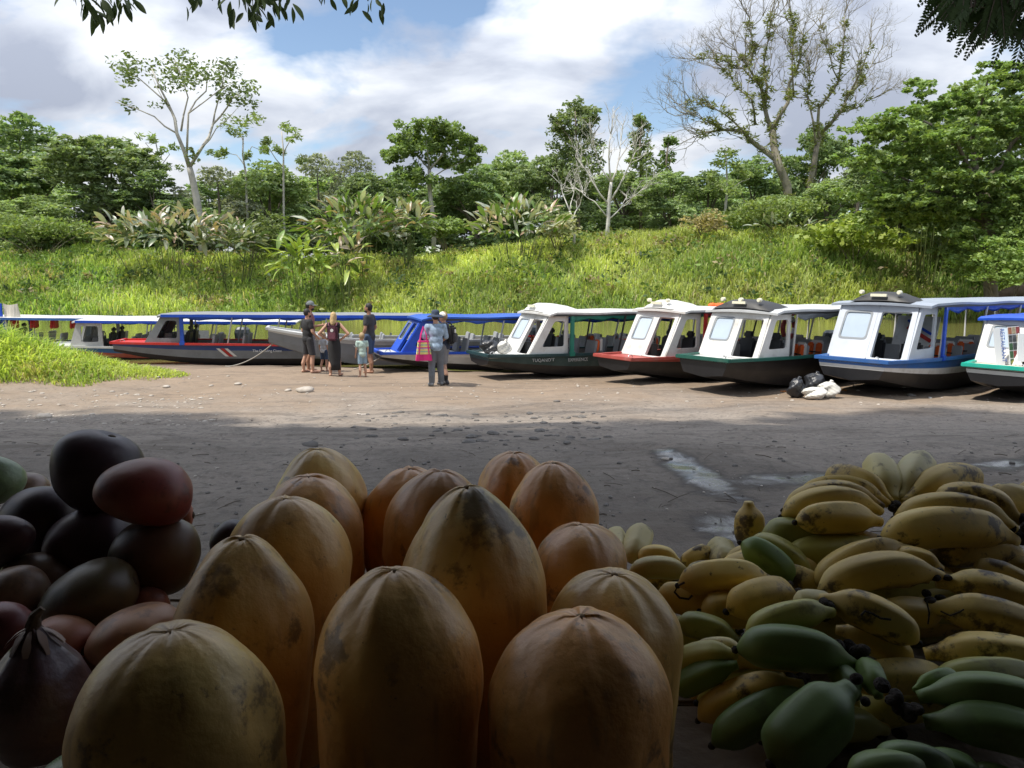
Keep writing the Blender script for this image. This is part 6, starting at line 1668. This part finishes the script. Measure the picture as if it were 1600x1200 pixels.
def banana(root, x1, y1, x2, y2, Y1, Y2, thick, key, bulge=.10, stem=2, side=0.0, seed=0, blunt=False):
    a, c = P(x1, y1, Y1) - Vector(root.location), P(x2, y2, Y2) - Vector(root.location)
    Ym = (Y1 + Y2) / 2; r = thick * 1.0 / 2 / FPX * Ym
    if stem == 1: a, c = c, a
    a, c = a - (c - a) * .05, c + (c - a) * .03
    ln = (c - a).length; bulge *= 1.3
    upv = Vector((side, -.25, 1)).normalized(); ax = (c - a).normalized(); bl = (upv - ax * upv.dot(ax))
    bl = bl.normalized() if bl.length > .15 else Vector((0, -1, 0))
    mid = (a + c) / 2 + bl * ln * bulge * 2 - bl * r * .3
    n = 20; m = 16; V = []; F = []; pts = []
    for i in range(n + 1):
        t = i / n; pts.append(a * (1 - t) ** 2 + mid * 2 * t * (1 - t) + c * t * t)
    rp = lambda t: r * (np.interp(t, [0, .015, .04, .09, .16, .28, .5, .68, .78, .85, .91, 1.0], [.16, .24, .42, .72, .91, .99, 1.0, .96, .80, .56, .40, .32]) if not blunt else np.interp(t, [0, .02, .06, .15, .3, .5, .75, .9, 1], [.15, .4, .65, .9, 1, 1, .95, .75, .4]))
    pr = random.Random(seed); ph = pr.uniform(0, 6)
    for i in range(n + 1):
        t = i / n; d = (pts[min(i + 1, n)] - pts[max(i - 1, 0)]).normalized(); u = d.cross(bl).normalized(); w = u.cross(d)
        for k in range(m):
            g_ = 2 * math.pi * k / m; rr = rp(t) * (1 + .095 * math.cos(5 * g_ + ph) * math.sin(math.pi * t) + .02 * math.sin(3 * g_ + t * 5 + ph))
            V.append(pts[i] + (u * math.cos(g_) + w * math.sin(g_)) * rr)
    for i in range(n):
        for k in range(m): F.append((i * m + k, (i + 1) * m + k, (i + 1) * m + (k + 1) % m, i * m + (k + 1) % m))
    F.append(tuple(range(m))); F.append(tuple(reversed(range(n * m, (n + 1) * m))))
    o = mesh_np('banana', np.array([tuple(v) for v in V]), F, BN[key], root, smooth=True)
    b = MB(); d0 = (pts[0] - pts[1]).normalized(); b.tube([pts[0] - d0 * .001, pts[0] + d0 * .003, pts[0] + d0 * .006], [r * .17, r * .20, r * .10], 8); b.build('tip', TIP, o, smooth=True)
    return o
def hand(name, label, crown, rows, crownr=.03):
    crownr *= .75
    c = P(*crown); root = empty('banana_hand', c); tag(root, label, 'bananas', 'banana hands heaped on the right')
    for k_, r_ in enumerate(rows): banana(root, *r_[:8], **(r_[8] if len(r_) > 8 else {}), seed=k_ * 7 + int(crown[0]))
    b = MB(); pr = random.Random(int(crown[0]))
    for _ in range(7): b.ball((pr.uniform(-1, 1) * crownr * .8, pr.uniform(-1, 1) * crownr * .8, pr.uniform(-.5, .4) * crownr), (crownr * pr.uniform(.3, .5), crownr * pr.uniform(.3, .5), crownr * pr.uniform(.25, .4)), 10, 7)
    b.build('crown', STALK, root, smooth=True)
    return root
hand('h', 'speckled ripe banana hand fanned out around a black crown at the back', (1402, 792, 1.2), [
    (1250, 816, 1372, 816, 1.11, 1.13, 50, 'y', dict(bulge=.07)), (1229, 806, 1372, 800, 1.16, 1.17, 44, 'y', dict(bulge=.14)), (1232, 796, 1374, 792, 1.20, 1.19, 40, 'y', dict(bulge=.16)), (1256, 776, 1384, 788, 1.25, 1.2, 40, 'y', dict(bulge=.16)), (1296, 748, 1388, 784, 1.31, 1.21, 46, 'y', dict(bulge=.12)),
    (1366, 722, 1396, 780, 1.33, 1.22, 50, 'p', dict(bulge=.06)), (1442, 720, 1408, 780, 1.33, 1.22, 50, 'p', dict(bulge=.06)), (1524, 752, 1416, 786, 1.30, 1.21, 48, 'y', dict(bulge=.10)), (1420, 752, 1404, 786, 1.38, 1.25, 44, 'y', dict(bulge=.1))], .034)
hand('h', 'big bruised banana hand reaching in from the right edge', (1600, 828, 1.12), [
    (1407, 810, 1580, 826, 1.13, 1.12, 50, 'y', dict(bulge=.13)), (1387, 842, 1580, 846, 1.07, 1.10, 66, 'y', dict(bulge=.10)), (1464, 786, 1590, 815, 1.19, 1.15, 54, 'y', dict(bulge=.16)), (1550, 778, 1640, 815, 1.24, 1.16, 50, 'y', dict(bulge=.14)), (1600, 775, 1660, 815, 1.27, 1.16, 46, 'y', dict(bulge=.14))], .04)
hand('h', 'ripe banana pair with dark blotches in the middle of the heap', (1468, 900, .97), [
    (1280, 914, 1420, 862, 1.02, 1.04, 54, 'y', dict(bulge=.12)), (1288, 924, 1466, 902, .96, .97, 58, 'y', dict(bulge=.12)), (1400, 872, 1470, 890, 1.02, 1.0, 40, 'y'), (1350, 900, 1450, 905, 1.04, 1.0, 50, 'y')], .02)
hand('h', 'ripe bananas pointing right below the bruised hand', (1462, 940, .93), [
    (1628, 960, 1468, 912, .95, .97, 58, 'y', dict(bulge=.09)), (1640, 1002, 1452, 952, .89, .92, 64, 'y', dict(bulge=.08)), (1650, 1045, 1450, 1022, .83, .87, 66, 'y', dict(bulge=.08)), (1650, 955, 1528, 884, .99, 1.03, 56, 'y', dict(bulge=.05, blunt=True)), (1680, 930, 1560, 890, 1.06, 1.08, 56, 'y')], .022)
hand('h', 'ripe bananas with dry threads right of the green ones', (1300, 945, .88), [
    (1243, 942, 1300, 945, .90, .90, 44, 'p', dict(bulge=.05, blunt=True)), (1426, 1000, 1285, 938, .85, .89, 60, 'y', dict(bulge=.10)), (1382, 958, 1462, 962, .92, .93, 50, 'y', dict(bulge=.06, blunt=True)), (1420, 1035, 1310, 985, .86, .9, 50, 'y')], .026)
hand('h', 'green bananas lying left of the dark crown in the middle', (1318, 1012, .82), [
    (1172, 990, 1298, 958, .84, .86, 50, 'l', dict(bulge=.09)), (1160, 1016, 1330, 1040, .81, .80, 72, 'd', dict(bulge=.10)), (1185, 975, 1300, 950, .87, .88, 36, 'l', dict(bulge=.06))], .03)
hand('h', 'yellow green bananas meeting at a broken stalk beside the wide papaya', (1190, 1015, .82), [
    (1062, 1040, 1150, 1024, .86, .83, 46, 'l', dict(bulge=.10)), (1095, 1015, 1160, 1016, .88, .84, 36, 'p', dict(bulge=.06)), (1060, 1080, 1150, 1040, .84, .82, 46, 'g', dict(bulge=.08))], .02)
hand('h', 'small pale bananas at the back beside the short round papaya', (1020, 882, 1.2), [
    (988, 896, 1080, 902, 1.14, 1.14, 36, 'p', dict(bulge=.13)), (1000, 872, 1062, 880, 1.24, 1.22, 32, 'y', dict(bulge=.14)), (1003, 828, 990, 872, 1.33, 1.24, 44, 'p', dict(bulge=.02, blunt=True)), (962, 832, 968, 870, 1.36, 1.26, 36, 'p', dict(bulge=.02, blunt=True)), (985, 905, 1075, 925, 1.19, 1.18, 40, 'y')], .018)
hand('h', 'banana hand with one fruit standing upright and green ones below', (1135, 880, 1.13), [
    (1068, 884, 1116, 862, 1.16, 1.18, 36, 'y', dict(bulge=.08)), (1122, 852, 1138, 882, 1.20, 1.12, 46, 'p', dict(bulge=.02, blunt=True)), (1172, 852, 1170, 786, 1.22, 1.23, 46, 'y', dict(bulge=.02)), (1162, 852, 1240, 916, 1.06, 1.03, 48, 'g', dict(bulge=.10)), (1172, 852, 1266, 912, 1.11, 1.07, 54, 'l', dict(bulge=.12)), (1196, 838, 1310, 872, 1.14, 1.13, 58, 'l', dict(bulge=.12)), (1078, 896, 1120, 890, 1.13, 1.12, 26, 'p', dict(bulge=.12)), (1290, 850, 1330, 880, 1.15, 1.12, 40, 'g')], .018)
hand('h', 'brown blotched ripe bananas in front of the upright one', (1240, 925, .98), [
    (1068, 914, 1206, 912, 1.02, 1.0, 54, 'y', dict(bulge=.11)), (1032, 930, 1130, 958, 1.05, 1.02, 52, 'y', dict(bulge=.08)), (1142, 954, 1244, 938, .95, .98, 62, 'y', dict(bulge=.13)), (1100, 956, 1190, 966, .98, .98, 58, 'y', dict(bulge=.10)), (1062, 975, 1152, 1002, .93, .92, 44, 'l', dict(bulge=.08)), (1205, 900, 1290, 930, 1.06, 1.02, 50, 'y')], .02)
hand('h', 'green bananas hanging over the table edge at the bottom', (1330, 1075, .74), [
    (1100, 1122, 1250, 1072, .82, .80, 54, 'y', dict(bulge=.12)), (1122, 1160, 1275, 1090, .77, .78, 66, 'd', dict(bulge=.10)), (1212, 1188, 1326, 1078, .69, .73, 108, 'd', dict(bulge=.05)), (1305, 1050, 1340, 1090, .80, .75, 40, 'd'), (1350, 1042, 1372, 1088, .80, .75, 44, 'g')], .022)
hand('h', 'deep green bananas in the lower right corner with a hairy brown stalk end', (1402, 1088, .72), [
    (1640, 1112, 1440, 1090, .70, .72, 66, 'd', dict(bulge=.11)), (1490, 1058, 1430, 1078, .76, .74, 30, 'g', dict(bulge=.1)), (1660, 1175, 1450, 1130, .67, .70, 76, 'd', dict(bulge=.10)), (1330, 1215, 1450, 1215, .62, .63, 62, 'd', dict(bulge=.12)), (1370, 1190, 1490, 1215, .64, .64, 56, 'd', dict(bulge=.14)), (1450, 1195, 1530, 1220, .66, .65, 54, 'g', dict(bulge=.14)), (1525, 1210, 1590, 1225, .66, .65, 44, 'g', dict(bulge=.10))], .028)
# lower layer of the heap
for gi, (cx, cy, Yc, lab) in enumerate([(1300, 985, 1.12, 'hidden green banana hand deep in the back of the heap'), (1500, 975, 1.10, 'hidden banana hand deep under the right hand'), (1200, 1060, .98, 'hidden green banana hand deep in the middle'), (1450, 1090, .88, 'hidden green banana hand deep in the lower right'), (1600, 1090, .85, 'hidden green banana hand deep at the right edge'), (1110, 1000, 1.12, 'hidden banana hand deep beside the papayas'), (1340, 1130, .84, 'hidden green banana hand low in the front'), (1360, 892, 1.16, 'green bananas in the gap under the fanned out hand'), (1560, 892, 1.15, 'green bananas in the gap under the bruised right hand'), (1250, 905, 1.13, 'green bananas in the gap behind the blotched ripe ones'), (1460, 930, 1.10, 'shadowed bananas under the dark blotched pair')]):
    pr = random.Random(gi); rows = []
    for k_ in range(5):
        dy = pr.uniform(-40, 40); rows.append((cx - 120 + pr.uniform(-20, 20), cy + dy + k_ * 6, cx + 40, cy + dy * .5, Yc + (k_ - 2) * .03, Yc + (k_ - 2) * .015, 58, pr.choice('lyyl')))
    hand('h', lab, (cx + 45, cy, Yc), rows, .025)
# dry threads on the banana tips
def thread(pts, label, Y, r_=.0011):
    b = MB(); b.tube([P(x, y, Y) for x, y in pts], r_, 5); o = b.build('dry_thread', TIP); tag(o, label, 'thread', 'dry flower threads on the bananas')
thread([(1070, 910), (1060, 915), (1054, 925), (1062, 934), (1076, 936), (1082, 930)], 'curled black thread at the blotched banana tip on the left', .995, .0016)
thread([(1345, 962), (1352, 955), (1362, 958), (1376, 966), (1392, 968)], 'dark thread lying across the bananas right of the crown', .835, .0014)
thread([(1448, 940), (1452, 958), (1450, 975)], 'pale thread hanging on the short ripe banana', .885)
thread([(1470, 955), (1485, 962), (1500, 956), (1506, 952)], 'forked thread on the right pointing banana', .885)
# ------------------------------------------------------------------ small things on the beach
def stone_mesh(b, c, r, pr, flat=.5):
    q = Matrix.Rotation(pr.uniform(0, 6.28), 3, 'Z')
    b0 = len(b.v)
    b.ball((0, 0, 0), (r, r * pr.uniform(.6, .9), r * flat), 8, 5, rot=q)
    for i in range(b0, len(b.v)):
        v = Vector(b.v[i]) * pr.uniform(.82, 1.15); b.v[i] = tuple(v + Vector(c))
STONE = mat('pale river stone', (0.40, 0.36, 0.31), .85, var=.25, vscale=6)
DSTONE = mat('dark river stone', (0.13, 0.12, 0.11), .85, var=.3, vscale=6)
for i, (px, py, r_, lab) in enumerate([(260, 605, .10, 'pale stone beside the tip of the grass patch'), (372, 601, .10, 'pale stone with dark shadow between grass and people'), (478, 612, .22, 'flat cream stone below the man in black'), (450, 611, .10, 'small cream stone left of the flat cream one'), (247, 590, .08, 'little white stone at the grass edge'), (330, 603, .06, 'little white stone left of the dark shadowed one'), (1423, 619, .11, 'rounded grey stone below the blue banded boat'), (903, 604, .06, 'small yellow stone left of the red gunwale boat'), (485, 697, .10, 'round grey stone seen just above the back left papaya'), (70, 653, .16, 'pale flat stone at the foot of the grass patch'), (870, 628, .08, 'dark stone on the shade line in the middle'), (1040, 718, .04, 'white scrap of stone by the wet mud')]):
    p = G(px, py); pr = random.Random(i); b = MB(); stone_mesh(b, (0, 0, 0), r_, pr, .38)
    o = b.build('stone', DSTONE if 'grey' in lab or 'dark stone' in lab else STONE, smooth=True); o.location = p + Vector((0, 0, r_ * .15)); tag(o, lab, 'stone', 'stones on the beach')
def scatter(name, label, n, fx, rmin, rmax, m, seed, flat):
    pr = random.Random(seed); b = MB()
    for _ in range(n):
        x, y = fx(pr); z = gz(x, y); stone_mesh(b, (x, y, z + .005), pr.uniform(rmin, rmax) * pr.choice((.6, .6, 1, 1.4)), pr, flat)
    o = b.build(name, m, smooth=False); tag(o, label, 'gravel', kind='stuff')
def around(px0, px1, py0, py1):
    def f(pr):
        px, py = pr.uniform(px0, px1), pr.uniform(py0, py1); Y = 2.55 / ((py - 430) / FPX) if py < 640 else np.interp(py, [640, 660, 690, 760, 860], [13.5, 11.8, 7.6, 5.7, 4.3])
        return ((px - 800) / FPX * Y, Y)
    return f
scatter('cobbles', 'half buried dark cobbles on the shaded slope', 150, around(520, 960, 640, 690), .03, .075, DSTONE, 1, .35)
scatter('gravel', 'pale gravel and litter in front of the grass patch', 260, around(-40, 340, 615, 662), .015, .05, STONE, 2, .35)
scatter('gravel', 'scattered pale pebbles over the sandy beach', 320, around(200, 1600, 585, 640), .010, .035, STONE, 3, .4)
scatter('gravel', 'small dark stones on the shaded dirt', 420, around(-50, 1650, 645, 860), .006, .022, DSTONE, 4, .5)
scatter('gravel', 'few pale chips on the shaded dirt', 160, around(-50, 1650, 645, 860), .006, .014, STONE, 6, .4)
def litter():
    pr = random.Random(9); b = MB()
    for _ in range(150):
        x, y = around(-50, 1650, 635, 850)(pr); z = gz(x, y) + .008; a = pr.uniform(-1.5, 1.5); l_ = pr.uniform(.02, .09) * pr.choice((1, 1, 1.8)); d = Vector((math.cos(a), math.sin(a), 0)) * l_
        b.tube([Vector((x, y, z)) - d, Vector((x, y, z + .006)), Vector((x, y, z)) + d * pr.uniform(.5, 1)], pr.uniform(.0015, .004), 4)
    o = b.build('twig_litter', mat('dead twig', (0.06, 0.045, 0.03), .9)); tag(o, 'dead twigs and stalks scattered over the shaded dirt', 'litter', kind='stuff')
litter()
def sack(px, py, Y, w, h, m, label, seed, knot=True, name='plastic_sack', z=None, cat='sack', d=None):
    p = P(px, py, Y); p.z = gz(p.x, Y) if z is None else z
    pr = random.Random(seed); root = empty(name, p); tag(root, label, cat, 'bags and sacks at the boats')
    V = []; F = []; nu, nv = 44, 26; rg = np.random.default_rng(seed); ph = rg.uniform(0, 6, 8)
    for j in range(nv + 1):
        t = math.pi * j / nv
        for i in range(nu):
            a = 2 * math.pi * i / nu
            f = 1 + .22 * math.sin(2 * a + ph[0] + t * 2.3) * math.sin(t) + .13 * abs(math.sin(2.5 * a + ph[1] + 3.7 * t)) + .09 * abs(math.sin(4.5 * a + ph[2] - 6 * t)) - .12 + .08 * math.sin(6 * t + ph[3] + 3 * a)
            r_ = math.sin(t) ** .75 * f; V.append((r_ * w / 2 * math.cos(a), r_ * (d or w * .8) / 2 * math.sin(a), max(0, h * .5 * (1 + math.cos(t) * (1 + .06 * math.sin(4 * a + ph[4]))))))
    for j in range(nv):
        for i in range(nu): F.append((j * nu + i, (j + 1) * nu + i, (j + 1) * nu + (i + 1) % nu, j * nu + (i + 1) % nu))
    mesh_np('bag', np.array(V), F, m, root, smooth=True)
    if knot:
        b = MB(); b.tube([(0, 0, h * .88), (.02, 0, h * .97), (.05, 0, h * 1.04), (.10, .01, h * 1.06)], [.06, .02, .045, .012], 8); b.build('tied_neck', m, root, smooth=True)
    return root
BLKP = mat('black plastic', (0.025, 0.027, 0.032), .32, bump=.8, bscale=16); WHTP = mat('white plastic', (0.62, 0.61, 0.56), .4, bump=.7, bscale=14, var=.08)
sack(1244, 618, 16.0, .34, .42, BLKP, 'upright black rubbish bag left in the heap before the boats', 1)
sack(1272, 612, 16.25, .46, .50, BLKP, 'larger black rubbish bag behind the white sacks', 2)
sack(1272, 620, 15.7, .46, .26, WHTP, 'low white sack in front of the black bags', 3, False)
sack(1294, 618, 15.85, .38, .34, WHTP, 'tied cream sack at the right of the heap', 4)
inf = root_info[boats[6].name]
zb6 = boats[6].location.z + inf['sheer'](.3)
q1 = w_of(boats[6], .28, -.05, inf['sheer'](.3)); q2 = w_of(boats[6], .62, -.22, inf['sheer'](.5))
s1 = sack(0, 0, 10, .42, .36, BLKP, 'black duffel bag on the bow of the teal boat', 5, False, z=0); s1.location = q1
s2 = sack(0, 0, 10, .36, .34, WHTP, 'white plastic bag on the bow of the teal boat beside the duffel', 6, z=0); s2.location = q2
# mooring ropes
def rope(a, b_, sag, label, r_=.018):
    a, b_ = Vector(a), Vector(b_); mb = MB(); pts = []
    for i in range(15):
        t = i / 14; q = a.lerp(b_, t); q.z -= sag * 4 * t * (1 - t); q.z = max(q.z, gz(q.x, q.y) + .015); pts.append(q)
    mb.tube(pts, r_, 6); o = mb.build('mooring_rope', mat('grey rope', (0.36, 0.34, 0.30), .9, bump=.6, bscale=60), smooth=True); tag(o, label, 'rope', 'mooring ropes')
rope(w_of(boats[4], .15, -.3, .78), G(352, 573), .16, 'grey mooring rope from the raised bow of the open boat to the sand')
rope(w_of(boats[5], .15, -.4, .62), G(553, 577), .05, 'grey mooring rope between the woman and the child')
# advertising boards on boat 10
b10 = boats[10]; inf = root_info[b10.name]
def board(px0, py0, px1, py1, Y, tilt, label):
    a = P(px0, py1, Y); c = P(px1, py0, Y); w = c.x - a.x; h = c.z - a.z
    root = empty('advertising_board', ((a.x + c.x) / 2, Y, a.z), R(8)); root.rotation_euler = (R(-8), R(tilt), R(8)); tag(root, label, 'sign', 'advertising boards on the turquoise boat')
    b = MB(); b.box((0, 0, h / 2), (w, .02, h)); b.build('panel', mat('white board', (0.72, 0.74, 0.76), .4), root, bevel=.004)
    return root, w, h
BLUET = mat('blue lettering', (0.05, 0.12, 0.42), .5)
r1, w, h = board(1556, 512, 1577, 574, 15.9, -4, 'narrow white board with RESTAURANT in vertical blue letters')
text_mesh('lettering', 'RESTAURANT', .135, BLUET, r1, (w * .22, -.013, h * .97), (math.pi / 2, math.pi / 2, 0), .002, h * .94 / .93)
r2, w, h = board(1577.5, 510, 1604, 572, 16.0, -4, 'picture board of small photos beside the RESTAURANT board')
pr = random.Random(2)
for i in range(3):
    for j in range(5):
        c_ = pr.choice([(.05, .12, .06), (.30, .12, .06), (.08, .09, .1), (.10, .22, .10), (.35, .3, .2), (.25, .05, .05)])
        b = MB(); b.box((-w / 2 + w * (i + .5) / 3, -.012, h * (j + .5) / 5), (w / 3.4, .006, h / 5.8)); b.build('photo', mat('photo print %d' % (int(c_[0] * 100) + int(c_[1] * 1000)), c_, .4, var=.5, vscale=25), r2)
b = MB(); b.tube([(-w * .25, -.014, h * .1), (-w * .25, -.022, h * .1)], .05, 18); b.build('round_emblem', mat('olive emblem', (0.30, 0.30, 0.08), .5), r2)
r3, w, h = board(1586, 522, 1640, 566, 15.75, 4, 'tilted white notice with an orange line at the right edge')
b = MB(); b.box((-w * .22, -.014, h * .45), (.04, .006, h * .55)); b.build('orange_line', ORANGE, r3)
# driftwood on the far bank
b = MB(); pts = [P(1540, 468, 53.5), P(1575, 458, 53.6), P(1620, 447, 53.8), P(1680, 440, 54)]
b.tube(pts, [.15, .4, .55, .6], 9); o = b.build('driftwood_log', mat('driftwood', (0.13, 0.095, 0.065), .9, var=.3), smooth=True); tag(o, 'brown driftwood log on the far bank at the right edge', 'log')
# floats and scraps
for i, (px, py, c_, lab) in enumerate([(1318, 610, (.6, .25, .03), 'orange peel scraps right of the sacks'), (1225, 612, (.55, .2, .05), 'small orange scrap left of the black bag'), (1450, 622, (.6, .6, .58), 'crumpled white scrap below the blue banded boat'), (565, 648, (.5, .45, .4), 'pale scrap at the shade line in the middle')]):
    p = G(px, py); pr = random.Random(i + 40); b = MB()
    for _ in range(4): stone_mesh(b, (pr.uniform(-.07, .07), pr.uniform(-.04, .04), .01), .035, pr, .4)
    o = b.build('litter_scrap', mat('scrap %d' % i, c_, .8)); o.location = p; tag(o, lab, 'litter', 'scraps of litter')
